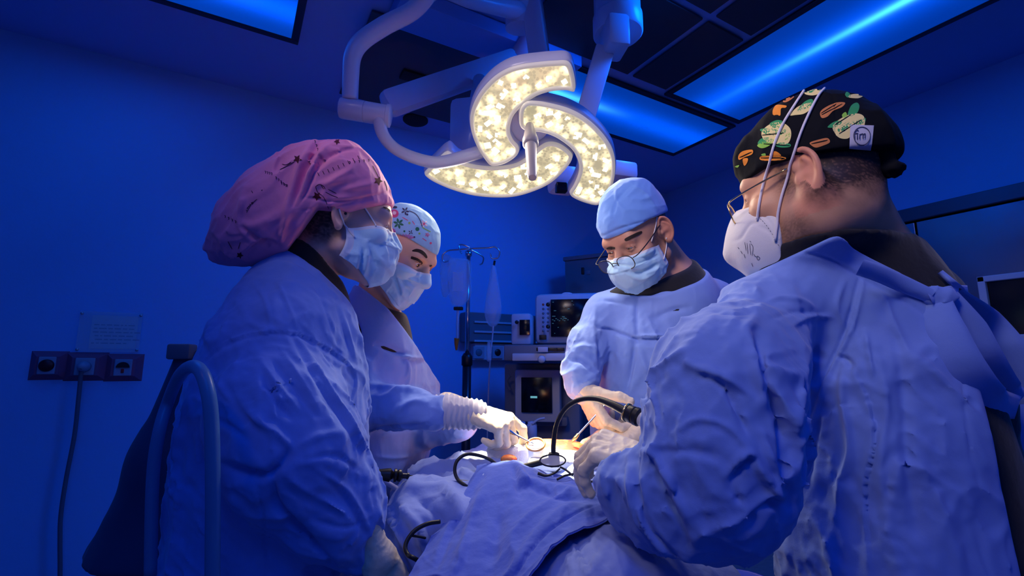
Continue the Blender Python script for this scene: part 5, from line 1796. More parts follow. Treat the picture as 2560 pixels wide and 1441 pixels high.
def capB(Q):
    p = hB.loc(Q)
    d = ell(p, (0, -0.012, 0.050), (0.083, 0.106, 0.096)) - 0.002 * folds(Q, hB.R[:, 2] + hB.R[:, 0], 0.03, 0.1, 81)
    lower = p[:, 2] - (0.048 - 0.022 * np.clip(-p[:, 1] / 0.09, -0.4, 1))
    return smax(d, -lower, 0.004) * hB.k
V, Q = sdf_mesh(capB, hB.c - 0.18, hB.c + 0.18, 0.0026)
V = relax(V, Q, 2)
fb_ = bvh_of(V, Q)
fl = MB()
FM = [M['cap_floral'], mat('rose_print', (0.55, 0.08, 0.22), 0.85), mat('leaf_print', (0.02, 0.16, 0.10), 0.85), mat('violet_print', (0.45, 0.14, 0.42), 0.85), mat('navy_print', (0.03, 0.03, 0.10), 0.85), mat('blossom_print', (0.74, 0.55, 0.62), 0.85), mat('lime_print', (0.22, 0.45, 0.12), 0.85)]
def flower(x, y, s, n, m, a=0.0):
    for k in range(n):
        t = a + 2 * math.pi * k / n
        cx, cy = x + s * 0.6 * math.cos(t), y + s * 0.6 * math.sin(t)
        decal_poly(fl, fb_, c6([(cx + s * 0.45 * math.cos(t), cy + s * 0.45 * math.sin(t)), (cx - s * 0.22 * math.sin(t), cy + s * 0.22 * math.cos(t)), (cx - s * 0.5 * math.cos(t), cy - s * 0.5 * math.sin(t)), (cx + s * 0.22 * math.sin(t), cy - s * 0.22 * math.cos(t))]), m, 0.0006, 4)
def blob(x, y, s, m, q=1.0, lift=0.0006):
    decal_poly(fl, fb_, c6([(x + s * math.cos(t), y + s * q * math.sin(t)) for t in np.linspace(0, 2 * math.pi, 9)[:-1]]), m, lift, 4)
blob(1085, 165, 52, 1, 0.95); blob(1085, 160, 24, 5, 0.9, 0.0010); flower(1135, 285, 62, 6, 2, 0.3); blob(1000, 310, 40, 1, 0.8); blob(1060, 385, 42, 3); blob(1060, 385, 18, 5, 1, 0.001)
flower(1215, 135, 48, 5, 4, 0.2); blob(1240, 178, 12, 4); blob(1265, 280, 14, 6); blob(1360, 352, 24, 2); blob(1385, 405, 12, 6); flower(1280, 390, 28, 4, 4, 0.6); blob(1205, 378, 12, 2)
blob(1325, 448, 11, 4); flower(1480, 420, 28, 5, 1, 0.1); flower(1440, 290, 44, 5, 5, 0.5); blob(1440, 290, 14, 1, 1, 0.001)
blob(1090, 90, 30, 4, 0.5); blob(1050, 280, 12, 6); blob(1520, 520, 14, 1)
for i in range(13):
    x = 1105 + i * 17
    decal_line(fl, fb_, c6([(x, 440 - 22 * math.sin(i * 0.26) - (i % 2) * 10), (x + 4, 462)]), 2.4, 3, 0.0007)
decal_line(fl, fb_, c6([(1100, 450), (1200, 470), (1310, 455)]), 4, 3, 0.0006)
decal_line(fl, fb_, c6([(1260, 130), (1340, 170), (1390, 240), (1420, 330)]), 2, 4, 0.0006)
decal_line(fl, fb_, c6([(1420, 330), (1470, 360), (1520, 385)]), 2.5, 6, 0.0006)
for L in ([(1060, 470), (1090, 490)], [(1420, 460), (1470, 495)], [(1300, 255), (1330, 300)], [(1180, 210), (1250, 250)]):
    decal_line(fl, fb_, c6(L), 2, 1, 0.0006)
nV = len(V)
mk('surgical_cap', np.concatenate([V] + fl.V), [tuple(q) for q in Q] + [tuple(i + nV for i in f) for f in fl.F], FM, pB, fmat=[0] * len(Q) + fl.M)
mkB, mv, mf = mask_mesh(hB, pB, fbB, top=0.000, cover=0.058, wr=1.0, seed=9, bulge=0.026, chin=-0.104, side=0.028, strokes=[('crease', c6([(1065, 880), (1110, 1000), (1160, 1170)]), 5, 0.007), ('ridge', c6([(1095, 880), (1150, 1020), (1200, 1150)]), 5, 0.004), ('crease', c6([(1130, 890), (1210, 1040), (1280, 1140)]), 5, 0.005), ('crease', c6([(1140, 880), (1260, 980), (1350, 1050)]), 4, 0.004), ('ridge', c6([(1140, 830), (1300, 890), (1450, 930)]), 4, 0.002)])
mbB = BVHTree.FromPolygons([tuple(v) for v in mv], mf)
strap(pB, [bvB, mbB], c6([(985, 715), (1050, 745), (1125, 775)]), 0.0013)
neckB = plane3((860, 702, 1.33), (925, 728, 1.24), (990, 802, 1.27))
neckB2 = plane3((860, 724, 1.33), (925, 754, 1.24), (1000, 782, 1.27))
def shirtB(Q):
    d = fbB(Q) - 0.008
    d = smax(d, neckB2(Q), 0.008)
    d = smax(d, -halfspace(Q, P(900, 900, 1.3), np.array([0, 0, 1.0])), 0.01)
    return d
garment('shirt', pB, shirtB, [(nB, 0.13), (nB + (0, 0, -0.12), 0.18)], 0.0045, M['black_cloth'])
torB = [C_(930, 810, 1.34, 70), C_(940, 900, 1.34, 108), C_(950, 1000, 1.36, 118), C_(945, 1120, 1.38, 112), C_(930, 1300, 1.40, 120), C_(920, 1700, 1.44, 115)]
uppB = [C_(882, 850, 1.30, 62), C_(888, 960, 1.21, 60), C_(905, 1015, 1.18, 55)]
forB = [C_(905, 1015, 1.18, 55), C_(1000, 1020, 1.15, 46), C_(1085, 1030, 1.13, 41)]
lftB = [C_(1000, 850, 1.44, 60), C_(1040, 960, 1.42, 50), C_(1070, 1070, 1.34, 42), C_(1155, 1068, 1.28, 34)]
def gownB(Q):
    t = chain(Q, torB, 0.06)
    t = smin(t, rcone(Q, P(925, 800, 1.33), P(887, 840, 1.30), 0.05, 0.062), 0.04)
    t = smin(t, rcone(Q, P(945, 800, 1.36), P(1000, 850, 1.44), 0.05, 0.07), 0.04)
    a = smin(chain(Q, uppB, 0.04), chain(Q, forB, 0.03), 0.03)
    d = smin(t, a, 0.016)
    d = smin(d, chain(Q, lftB, 0.03), 0.02)
    w = np.clip((t - a) / 0.03, 0, 1)
    d = d - 0.007 * ((1 - w) * folds(Q, (0.1, 0, 1.0), 0.06, 0.2, 91, 0.8) + w * folds(Q, (0.35, 0.2, 0.8), 0.035, 0.1, 92, 0.8)) - 0.002 * folds(Q, (0.5, 0, 0.5), 0.02, 0.07, 93)
    d = smin(d, fbB(Q) - 0.014, 0.02)
    d = smax(d, neckB(Q), 0.005)
    return d
SB = [('crease', cA([(930, 450), (1000, 475), (1060, 490)]), 4, 0.008), ('step', cA([(1045, 505), (1115, 512)]), 4, -0.005), ('ridge', cA([(890, 620), (960, 630), (1060, 640), (1140, 650)]), 4, 0.006),
 ('crease', cA([(900, 820), (980, 810), (1080, 800), (1140, 790)]), 5, 0.008), ('ridge', cA([(1000, 740), (1060, 700), (1130, 690)]), 5, 0.007), ('crease', cA([(820, 310), (850, 380), (858, 420)]), 4, 0.008),
 ('ridge', cA([(1060, 490), (1065, 560), (1060, 640)]), 4, 0.005), ('ridge', cA([(930, 930), (1000, 935), (1080, 925)]), 3, 0.004), ('crease', cA([(1075, 960), (1050, 1000), (1060, 1040)]), 4, 0.005),
 ('step', c6([(330, 920), (560, 965), (760, 1020), (905, 1180)]), 4, -0.004)]
garment('gown', pB, gownB, torB + uppB + forB + lftB, 0.0032, M['gown'], [(k, p, w * 1.5, h * 1.3) for k, p, w, h in SB])
# ribbed glove cuff and hand holding a needle holder
cq = [C_(1074, 1030, 1.14, 31), C_(1092, 1030, 1.14, 38), C_(1120, 1030, 1.14, 40), C_(1186, 1036, 1.15, 37)]
def cuffB(Q):
    ax = cq[-1][0] - cq[0][0]; L = np.linalg.norm(ax); ax = ax / L
    s = (Q - cq[0][0].astype(np.float32)) @ ax.astype(np.float32)
    return chain(Q, cq, 0.01) - 0.0022 * np.sin(s * 520 + 3 * vnoise(Q * 30, 4)) - 0.002 * folds(Q, (0.2, 0.3, 1), 0.02, 0.05, 95)
V, Q = sdf_mesh(cuffB, np.array([p for p, r in cq]).min(0) - 0.06, np.array([p for p, r in cq]).max(0) + 0.06, 0.0024)
mk('knit_cuff', V, Q, M['knit'], pB)
wB = P(1168, 1028, 1.15)
oB, _, _, LB, fgB, thB = glove('glove', pB, wB, (0.88, -0.14, -0.26), (0.40, -0.40, 0.82), False, curl=((28, 45, 25), (62, 70, 35), (70, 75, 40), (72, 75, 40)), thumb=(28, 30, 20), size=1.05, fore=0.05, rf=0.029)
legs(pB, -0.44, 1.44, 108)
# ------------------------------------------------------------------ far surgeon, blue cap, facing us
def c5(L): return [(1380 + x * 500 / 1029, 430 + y * 700 / 1441) for x, y in L]
RC = facing(-126, 36, 0)
hC = Head(P(1657, 582, 1.26) + RC[:, 0] * 0.079, RC, 1.02, slit=0.0026, look=(0, -0.45))
pC = thing('person', 'person in blue gown and plain blue cap with spectacles, behind the patient, looking down', 'person', (0.50, 1.42, 0))
nC = P(1672, 680, 1.40)
exC = [(0.03, lambda Q: rcone(Q, hC.pt(0, -0.030, -0.030), nC, 0.060, 0.066)),
       (0.05, lambda Q: rcone(Q, nC + (0, 0, -0.05), P(1520, 790, 1.38), 0.06, 0.055)),
       (0.05, lambda Q: rcone(Q, nC + (0, 0, -0.05), P(1780, 760, 1.46), 0.06, 0.055)),
       (0.06, lambda Q: rcone(Q, nC + (0, 0, -0.12), nC + (0, 0, -0.4), 0.12, 0.13))]
def paintC(V, p, C):
    n = vnoise(V * 300, 8)
    w = np.clip((0.0 - p[:, 1]) / 0.03, 0, 1) * np.clip((p[:, 2] + 0.05) / 0.04, 0, 1)
    st = np.exp(-((p[:, 1] - 0.02) / 0.02) ** 2) * np.clip((0.03 - p[:, 2]) / 0.03, 0, 1) * np.clip((p[:, 2] + 0.09) / 0.03, 0, 1) * 0.5
    w = np.clip(np.maximum(w, st) * (0.6 + 0.6 * n), 0, 0.95)
    w[hC.on_ear(p)] = 0
    return C * (1 - w[:, None]) + np.array([0.05, 0.04, 0.04]) * w[:, None]
bodyC, VbC, QbC, fbC = body_mesh(hC, pC, exC, [(nC, 0.12), (P(1520, 790, 1.38), 0.06), (P(1780, 760, 1.46), 0.06), (nC + (0, 0, -0.36), 0.13)], 0.0026, (0.60, 0.31, 0.20), paintC)
bvC = bvh_of(VbC, QbC)
eyes(hC, pC)
br = MB()
decal_poly(br, bvC, c5([(375, 345), (410, 325), (455, 305), (460, 315), (420, 338), (385, 356)]), 0, 0.0014, 4)
decal_poly(br, bvC, c5([(280, 395), (300, 385), (325, 388), (322, 398), (300, 398)]), 0, 0.0014, 4)
if br.n: br.build('eyebrow', M['brow'], pC)
M['cap_blue'] = mat('blue_cap_cloth', (0.16, 0.36, 0.86), 0.8, sheen=0.2, bump=[(1200, 0.3, 0.0005), (30, 0.4, 0.004)])
def capC(Q):
    p = hC.loc(Q)
    d = ell(p, (0, -0.012, 0.052), (0.085, 0.110, 0.100))
    d = smin(d, ell(p, (0, -0.03, 0.11), (0.06, 0.07, 0.045)), 0.03)
    d = d - 0.003 * folds(Q, hC.R[:, 1] + 0.4 * hC.R[:, 2], 0.04, 0.12, 101, 0.7)
    lower = p[:, 2] - (0.046 - 0.020 * np.clip(-p[:, 1] / 0.09, -0.3, 1))
    return smax(d, -lower, 0.004) * hC.k
V, Q = sdf_mesh(capC, hC.c - 0.2, hC.c + 0.2, 0.0028)
V = relax(V, Q, 2)
V = sculpt(V, Q, [('crease', c5([(262, 330), (330, 300), (420, 270), (520, 245), (580, 225)]), 3, 0.0025), ('ridge', c5([(330, 90), (335, 150), (380, 200)]), 4, 0.003), ('crease', c5([(420, 60), (380, 90), (330, 160), (310, 240)]), 4, 0.003), ('ridge', c5([(400, 60), (480, 110), (540, 190)]), 5, 0.003)])
mk('surgical_cap', V, Q, M['cap_blue'], pC)
mkC, mv, mf = mask_mesh(hC, pC, fbC, top=-0.004, cover=0.072, wr=1.0, seed=13, strokes=[('ridge', c5([(345, 435), (430, 445), (530, 400)]), 5, 0.004), ('crease', c5([(355, 460), (430, 475), (545, 430)]), 4, 0.005), ('crease', c5([(390, 510), (460, 520), (560, 470)]), 5, 0.005), ('ridge', c5([(400, 535), (470, 550), (560, 500)]), 5, 0.004)])
mbC = BVHTree.FromPolygons([tuple(v) for v in mv], mf)
strap(pC, [bvC, mbC], c5([(540, 235), (528, 290), (508, 360)]), 0.0014)
strap(pC, [bvC, mbC], c5([(588, 340), (585, 400), (572, 450)]), 0.0014)
spC = thing('spectacles', 'dark spectacles with gold hinges on the surgeon in the plain blue cap', 'spectacles', hC.pt(0, 0.12, 0.0))
spectacles(hC, spC, 0.128, -0.012, M['darkmetal'], 0.0013, (0.0, 0.022))
neckC = plane3((1565, 718, 1.38), (1640, 730, 1.28), (1745, 678, 1.38))
neckC2 = plane3((1565, 700, 1.38), (1640, 706, 1.28), (1735, 648, 1.38))
def shirtC(Q):
    d = fbC(Q) - 0.008
    d = smax(d, neckC2(Q), 0.008)
    d = smax(d, -halfspace(Q, P(1600, 900, 1.3), np.array([0, 0, 1.0])), 0.01)
    return d
garment('shirt', pC, shirtC, [(nC, 0.15), (nC + (0, 0, -0.15), 0.22)], 0.0045, M['black_cloth'])
torC = [C_(1655, 770, 1.42, 95), C_(1630, 860, 1.40, 132), C_(1615, 980, 1.40, 130), C_(1620, 1100, 1.42, 125), C_(1630, 1300, 1.45, 140), C_(1640, 1700, 1.5, 170)]
rC = [C_(1515, 785, 1.38, 50), C_(1468, 870, 1.33, 47), C_(1452, 930, 1.29, 42), C_(1453, 966, 1.27, 36)]
lC = [C_(1770, 770, 1.46, 66), C_(1760, 920, 1.38, 62), C_(1700, 1040, 1.28, 52), C_(1620, 1072, 1.22, 40)]
def gownC(Q):
    t = chain(Q, torC, 0.06)
    t = smin(t, rcone(Q, P(1640, 760, 1.41), P(1525, 790, 1.38), 0.055, 0.055), 0.04)
    t = smin(t, rcone(Q, P(1680, 750, 1.42), P(1775, 765, 1.46), 0.06, 0.07), 0.04)
    a = np.minimum(chain(Q, rC, 0.03), chain(Q, lC, 0.03))
    d = smin(t, a, 0.016)
    w = np.clip((t - a) / 0.03, 0, 1)
    d = d - 0.006 * ((1 - w) * folds(Q, (0.1, 0, 1.0), 0.07, 0.25, 111, 0.7) + w * folds(Q, (0.6, 0.2, 0.6), 0.035, 0.1, 112, 0.8)) - 0.002 * folds(Q, (0.5, 0, 0.5), 0.022, 0.07, 113)
    d = smin(d, fbC(Q) - 0.014, 0.02)
    d = smax(d, neckC(Q), 0.005)
    return d
SCc = [('crease', c5([(255, 660), (330, 670), (420, 690)]), 3, 0.003), ('crease', c5([(225, 795), (330, 825), (440, 865)]), 3, 0.006), ('step', c5([(445, 850), (575, 850)]), 4, -0.008), ('crease', c5([(440, 640), (432, 740), (440, 860)]), 3, 0.004),
 ('crease', c5([(430, 870), (415, 970), (385, 1120)]), 4, 0.006), ('ridge', c5([(440, 600), (560, 605), (680, 560)]), 3, 0.004), ('crease', c5([(445, 625), (560, 628), (690, 580)]), 3, 0.003), ('ridge', c5([(225, 690), (215, 850), (235, 1000)]), 4, 0.004),
 ('ridge', c5([(110, 920), (160, 900), (215, 910)]), 5, 0.006), ('crease', c5([(100, 960), (150, 970), (200, 1010)]), 5, 0.006), ('ridge', c5([(440, 900), (480, 1000), (520, 1120)]), 6, 0.004), ('crease', c5([(520, 760), (600, 720), (700, 700)]), 5, 0.005),
 ('crease', c5([(270, 820), (240, 900), (250, 1010)]), 4, 0.004)]
garment('gown', pC, gownC, torC + rC + lC, 0.0032, M['gown'], [(k, p, w * 1.5, h * 1.4) for k, p, w, h in SCc])
wC = P(1455, 972, 1.265)
def cuffC(Q):
    return rcone(Q, P(1452, 945, 1.28), P(1462, 985, 1.26), 0.036, 0.031) - 0.0012 * np.sin(Q[:, 2] * 900)
V, Q = sdf_mesh(cuffC, wC - 0.09, wC + 0.09, 0.0026)
mk('knit_cuff', V, Q, M['knit'], pC)
glove('glove', pC, wC, (0.42, -0.22, -0.86), (-0.82, -0.35, -0.42), False, curl=((38, 45, 25), (45, 48, 28), (52, 50, 28), (60, 50, 30)), thumb=(48, -10, 25), size=1.06, fore=0.03, rf=0.027)
wC2 = P(1600, 1072, 1.21)
glove('glove', pC, wC2, (-0.86, -0.05, -0.30), (-0.28, -0.40, 0.87), True, curl=((14, 22, 14), (16, 24, 14), (20, 26, 16), (24, 30, 18)), thumb=(24, 10, 8), size=1.05, fore=0.05, rf=0.030)
legs(pC, 0.56, 1.48, -126)
# ------------------------------------------------------------------ operating table, drapes, field, instruments
def sheet(rows, n=14, fold=0.006, fdir=(0.2, -0.3, -1), across=0.06, length=0.25, seed=0, strokes=(), th=0.003, fine=0.002, curve=True):
    """a cloth laid through rows of (px, py, depth) points"""
    G = np.array([[P(*q) for q in r] for r in rows])
    A = np.stack([spline(G[:, j], n) for j in range(G.shape[1])], 1)
    B = np.stack([spline(A[i], n) for i in range(A.shape[0])], 0)
    h, w = B.shape[:2]
    V = B.reshape(-1, 3)
    Q = np.array([(i * w + j, (i + 1) * w + j, (i + 1) * w + j + 1, i * w + j + 1) for i in range(h - 1) for j in range(w - 1)])
    N = vnormals(V, Q)
    if (N * (EYE - V)).sum() < 0:
        Q = Q[:, ::-1]; N = -N
    V = V + N * (fold * folds(V, fdir, across, length, seed, 0.8) + fine * folds(V, (0.7, 0.2, -0.5), 0.022, 0.08, seed + 3))[:, None]
    if strokes: V = sculpt(V, Q, strokes)
    N = vnormals(V, Q)
    n0 = len(V)
    W = V - N * th
    rim = [i * w for i in range(h)] + [(h - 1) * w + j for j in range(1, w)] + [i * w + w - 1 for i in range(h - 2, -1, -1)] + [j for j in range(w - 2, 0, -1)]
    E = np.array([(a, b, n0 + b, n0 + a) for a, b in zip(rim, rim[1:] + rim[:1])])
    return np.concatenate([V, W]), np.concatenate([Q, Q[:, ::-1] + n0, E])

tb = P(1330, 1190, 1.25)
tbl = thing('operating_table', 'operating table under the drapes, between the women and the surgeons', 'operating table', (tb[0], tb[1], 0))
V, Fc = box((tb[0], tb[1] + 0.08, 0.74), (0.30, 0.70, 0.06), rotz(0.12), bev=0.02)
mk('table_top', V, Fc, M['equip_dark'], tbl, sharp=40)
V, Fc = box((tb[0], tb[1] + 0.1, 0.40), (0.20, 0.28, 0.62), rotz(0.12), bev=0.02)
mk('column', V, Fc, M['steel'], tbl, sharp=40)
V, Fc = box((tb[0], tb[1] + 0.1, 0.055), (0.44, 0.80, 0.10), rotz(0.12), bev=0.03)
mk('base', V, Fc, M['equip_dark'], tbl, sharp=40)

r = [[(1150, 1330, 1.52), (1150, 1200, 1.50), (1165, 1125, 1.48), (1300, 1114, 1.48), (1440, 1114, 1.48)],
     [(1090, 1400, 1.38), (1095, 1260, 1.36), (1110, 1150, 1.31), (1300, 1144, 1.31), (1470, 1150, 1.31)],
     [(960, 1480, 1.15), (985, 1330, 1.13), (1040, 1185, 1.10), (1280, 1170, 1.12), (1640, 1170, 1.12)],
     [(940, 1600, 0.98), (965, 1420, 0.97), (1015, 1250, 0.96), (1250, 1225, 0.95), (1640, 1220, 0.95)],
     [(935, 1700, 0.92), (962, 1500, 0.90), (1005, 1330, 0.89), (1210, 1330, 0.88), (1640, 1300, 0.88)],
     [(925, 2000, 0.90), (955, 1750, 0.88), (995, 1560, 0.87), (1190, 1560, 0.87), (1640, 1560, 0.88)]]
V, Q = sheet(r, 18, 0.022, (0.5, -0.6, -0.6), 0.085, 0.30, 201, fine=0.004,
             strokes=[('ridge', [(1060, 1170), (1130, 1160), (1230, 1168)], 8, 0.012), ('crease', [(1040, 1200), (1120, 1190), (1200, 1195)], 7, 0.010), ('ridge', [(1000, 1260), (1050, 1330), (1090, 1441)], 10, 0.015),
                      ('crease', [(1030, 1230), (1090, 1290), (1110, 1360)], 10, 0.012), ('ridge', [(1110, 1210), (1140, 1260), (1150, 1330)], 9, 0.012), ('ridge', [(960, 1260), (1010, 1350), (1050, 1441)], 9, 0.015)])
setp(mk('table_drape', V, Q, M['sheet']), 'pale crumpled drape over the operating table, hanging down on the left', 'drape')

r = [[(1185, 1185, 1.14), (1225, 1180, 1.14), (1270, 1176, 1.14), (1320, 1182, 1.14), (1400, 1204, 1.14), (1500, 1214, 1.14)],
     [(1192, 1174, 1.03), (1240, 1164, 1.02), (1290, 1159, 1.02), (1340, 1182, 1.01), (1410, 1198, 1.0), (1500, 1208, 0.98)],
     [(1150, 1245, 0.95), (1210, 1240, 0.92), (1290, 1235, 0.90), (1370, 1225, 0.90), (1450, 1222, 0.90), (1540, 1230, 0.90)],
     [(1100, 1325, 0.88), (1170, 1330, 0.83), (1270, 1330, 0.79), (1370, 1290, 0.80), (1460, 1258, 0.82), (1560, 1252, 0.84)],
     [(1045, 1400, 0.80), (1120, 1410, 0.75), (1240, 1420, 0.72), (1340, 1375, 0.72), (1440, 1312, 0.76), (1560, 1278, 0.80)],
     [(1000, 1470, 0.74), (1090, 1500, 0.70), (1220, 1530, 0.66), (1298, 1460, 0.66), (1392, 1355, 0.69), (1530, 1292, 0.75)]]
V, Q = sheet(r, 22, 0.008, (-0.35, -0.3, -1), 0.09, 0.45, 211, fine=0.0012,
             strokes=[('ridge', [(1292, 1162), (1310, 1195), (1330, 1230)], 7, 0.010), ('crease', [(1278, 1165), (1290, 1200), (1300, 1240)], 8, 0.008), ('ridge', [(1280, 1200), (1350, 1210), (1440, 1230), (1520, 1235)], 9, 0.008),
                      ('crease', [(1290, 1212), (1330, 1222), (1420, 1245), (1500, 1252)], 9, 0.008), ('ridge', [(1200, 1180), (1140, 1290), (1090, 1400)], 9, 0.009), ('ridge', [(1225, 1190), (1190, 1270), (1160, 1360), (1120, 1441)], 10, 0.007),
                      ('crease', [(1180, 1230), (1130, 1320), (1090, 1420)], 9, 0.008), ('crease', [(1490, 1262), (1440, 1282), (1375, 1325), (1330, 1375), (1290, 1441)], 3, 0.005), ('ridge', [(1470, 1240), (1400, 1280), (1330, 1350), (1280, 1441)], 12, 0.006),
                      ('crease', [(1250, 1260), (1240, 1330), (1220, 1420)], 18, 0.010), ('ridge', [(1160, 1370), (1150, 1410), (1130, 1441)], 6, 0.006)])
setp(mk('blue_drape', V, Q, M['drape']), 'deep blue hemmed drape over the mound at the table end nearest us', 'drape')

r = [[(1285, 1441, 0.74), (1395, 1352, 0.76), (1530, 1298, 0.80), (1650, 1296, 0.80), (1780, 1330, 0.80)],
     [(1290, 1520, 0.67), (1405, 1420, 0.67), (1530, 1345, 0.69), (1650, 1345, 0.71), (1810, 1390, 0.72)],
     [(1290, 1700, 0.61), (1420, 1560, 0.60), (1550, 1490, 0.60), (1700, 1490, 0.62), (1880, 1520, 0.66)],
     [(1290, 2000, 0.60), (1420, 1860, 0.57), (1560, 1800, 0.57), (1720, 1800, 0.59), (1900, 1800, 0.64)]]
V, Q = sheet(r, 18, 0.006, (-0.2, -0.6, -0.6), 0.07, 0.30, 221, fine=0.0015,
             strokes=[('step', [(1418, 1330), (1440, 1372), (1480, 1441)], 4, 0.006), ('crease', [(1455, 1322), (1490, 1375), (1530, 1441)], 3, 0.004), ('ridge', [(1480, 1320), (1530, 1360), (1590, 1420)], 5, 0.004), ('ridge', [(1540, 1310), (1620, 1340), (1720, 1400)], 8, 0.005)])
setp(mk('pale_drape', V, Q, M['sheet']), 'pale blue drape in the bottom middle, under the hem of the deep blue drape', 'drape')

# patient: the iodine-painted skin in the opening of the drapes
pt_ = thing('person', 'patient lying under drapes, only orange iodine-painted skin showing in the lit opening', 'person', P(1360, 1140, 1.25))
M['iodine'] = mat('iodine_skin', (0.78, 0.26, 0.06), 0.5, vary=((0.55, 0.04, 0.02), 26, 0.42, 0.55))
pc = P(1375, 1146, 1.24)
V, Q = sdf_mesh(lambda Q: ell(Q, pc, (0.15, 0.10, 0.044)) - 0.003 * vnoise(Q * 40, 3), pc - 0.25, pc + 0.25, 0.005)
mk('body', V, Q, M['iodine'], pt_)
ic = P(1272, 1150, 1.10)
V, Q = sdf_mesh(lambda Q: ell(Q, ic, (0.018, 0.013, 0.011)) - 0.002 * vnoise(Q * 90, 2), ic - 0.04, ic + 0.04, 0.003)
setp(mk('sponge', V, Q, M['iodine']), 'orange stained sponge in front of the white gauze', 'sponge')
def sbox(Q, c, s, rad, R=None):
    p = Q - np.asarray(c, np.float32)
    if R is not None: p = p @ np.asarray(R, np.float32)
    q = np.abs(p) - (np.asarray(s, np.float32) / 2 - rad)
    return np.linalg.norm(np.maximum(q, 0), axis=1) + np.minimum(q.max(1), 0) - rad
gc = P(1278, 1140, 1.16)
V, Q = sdf_mesh(lambda Q: sbox(Q, gc, (0.105, 0.075, 0.048), 0.010, rotz(-0.15)) - 0.004 * folds(Q, (1, 0, 0.1), 0.02, 0.06, 3), gc - 0.09, gc + 0.09, 0.0028)
setp(mk('gauze_pad', V, Q, M['gauze']), 'brightly lit white gauze block under the woman\'s gloved hand', 'gauze')
tc_ = P(1500, 1150, 1.13)
V, Q = sdf_mesh(lambda Q: sbox(Q, tc_, (0.34, 0.11, 0.026), 0.010, rotz(0.05)) - 0.005 * folds(Q, (1, 0.2, 0), 0.04, 0.12, 5), tc_ - 0.22, tc_ + 0.22, 0.0035)
setp(mk('field_towel', V, Q, M['gauze']), 'white folded towel along the lit opening, behind the beige gloved hand', 'towel')
# retractor cup with its brown ring
cu = P(1342, 1152, 1.10); cup_up = P(1339, 1112, 1.10) - cu
t = thing('wound_retractor', 'clear wound retractor cup with brown ring in the middle of the field', 'retractor', cu)
L = np.linalg.norm(cup_up)
M['clear'] = mat('clear_plastic', (0.75, 0.78, 0.85), 0.12, alpha=0.55)
V, Fc = lathe([(0.016, 0), (0.019, L * 0.3), (0.0185, L * 0.8), (0.0195, L * 0.95), (0.0175, L * 0.93), (0.017, L * 0.3), (0.014, 0.002)], cu, cup_up, 28)
mk('cup', V, Fc, M['clear'], t)
rc_ = P(1339, 1112, 1.10)
R = frame(np.array([-0.15, -0.62, 0.80]))
rg = [rc_ + R @ np.array([0.0205 * math.cos(a), 0.0185 * math.sin(a), 0]) for a in np.linspace(0, 2 * math.pi, 37)]
V, Fc = tube(rg, 0.0028, 10, cap=False)
mk('ring', V, Fc, mat('brown_ring', (0.50, 0.22, 0.06), 0.35), t)
V, Fc = lathe([(0.001, 0.0), (0.019, 0.0), (0.019, -0.004), (0.001, -0.004)], rc_, R[:, 2], 24)
mk('membrane', V, Fc, M['gauze'], t)

def px_tube(pts, rad, seg=10, n=8):
    """tube along (px, py, depth) points, radius in metres"""
    return tube(spline([P(*q) for q in pts], n), rad, seg)
# endoscope: cable, black connector and pale camera head under the near surgeon's arm
t = thing('endoscope', 'endoscope with thick black arched cable and black connector beside the near surgeon\'s sleeve', 'endoscope', P(1385, 1150, 1.02))
V, Fc = px_tube([(1384, 1150, 1.02), (1384, 1110, 1.02), (1392, 1060, 1.02), (1415, 1020, 1.01), (1450, 1000, 1.0), (1490, 998, 0.98), (1530, 1012, 0.95), (1572, 1034, 0.92)], [0.0052, 0.0052, 0.0050, 0.0048, 0.0052, 0.0062, 0.0078, 0.0088], 14)
mk('cable', V, Fc, M['rubber'], t)
ca_, cb_ = P(1563, 1030, 0.925), P(1602, 1046, 0.90)
L = np.linalg.norm(cb_ - ca_)
V, Fc = lathe([(0.008, 0), (0.0145, 0.002), (0.0165, 0.006), (0.0165, L * 0.55), (0.0150, L * 0.6), (0.0175, L * 0.68), (0.0175, L * 0.9), (0.0145, L)], ca_, cb_ - ca_, 28)
mk('connector', V, Fc, M['black'], t, sharp=35)
V, Fc = lathe([(0.0168, 0), (0.0182, 0.0008), (0.0182, 0.0034), (0.0168, 0.0042)], ca_ + (cb_ - ca_) * 0.08, cb_ - ca_, 28)
mk('gold_ring', V, Fc, M['gold'], t)
V, Fc = lathe([(0.0142, 0), (0.0145, 0.05), (0.013, 0.09), (0.010, 0.1)], cb_, cb_ - ca_ + np.array([0, 0.0, -0.006]), 24)
mk('camera_head', V, Fc, M['equip'], t)
V, Fc = box(P(1385, 1150, 1.02), (0.022, 0.016, 0.030), rotz(0.2), bev=0.003)
mk('clip', V, Fc, M['black'], t, sharp=40)
lc = P(1382, 1152, 0.99)
ep = [lc + frame(np.array([0.2, -0.7, 0.6])) @ np.array([0.028 * math.cos(a), 0.013 * math.sin(a), 0]) for a in np.linspace(0, 2 * math.pi, 33)]
V, Fc = tube(ep, 0.0016, 8, cap=False)
t2 = thing('face_shield_clip', 'black-rimmed clear oval clip at the foot of the arched cable', 'clip', lc)
mk('rim', V, Fc, M['black'], t2)
V = np.array(ep[:-1] + [lc]); mk('window', V, [(i, (i + 1) % 32, 32) for i in range(32)], M['clear'], t2)
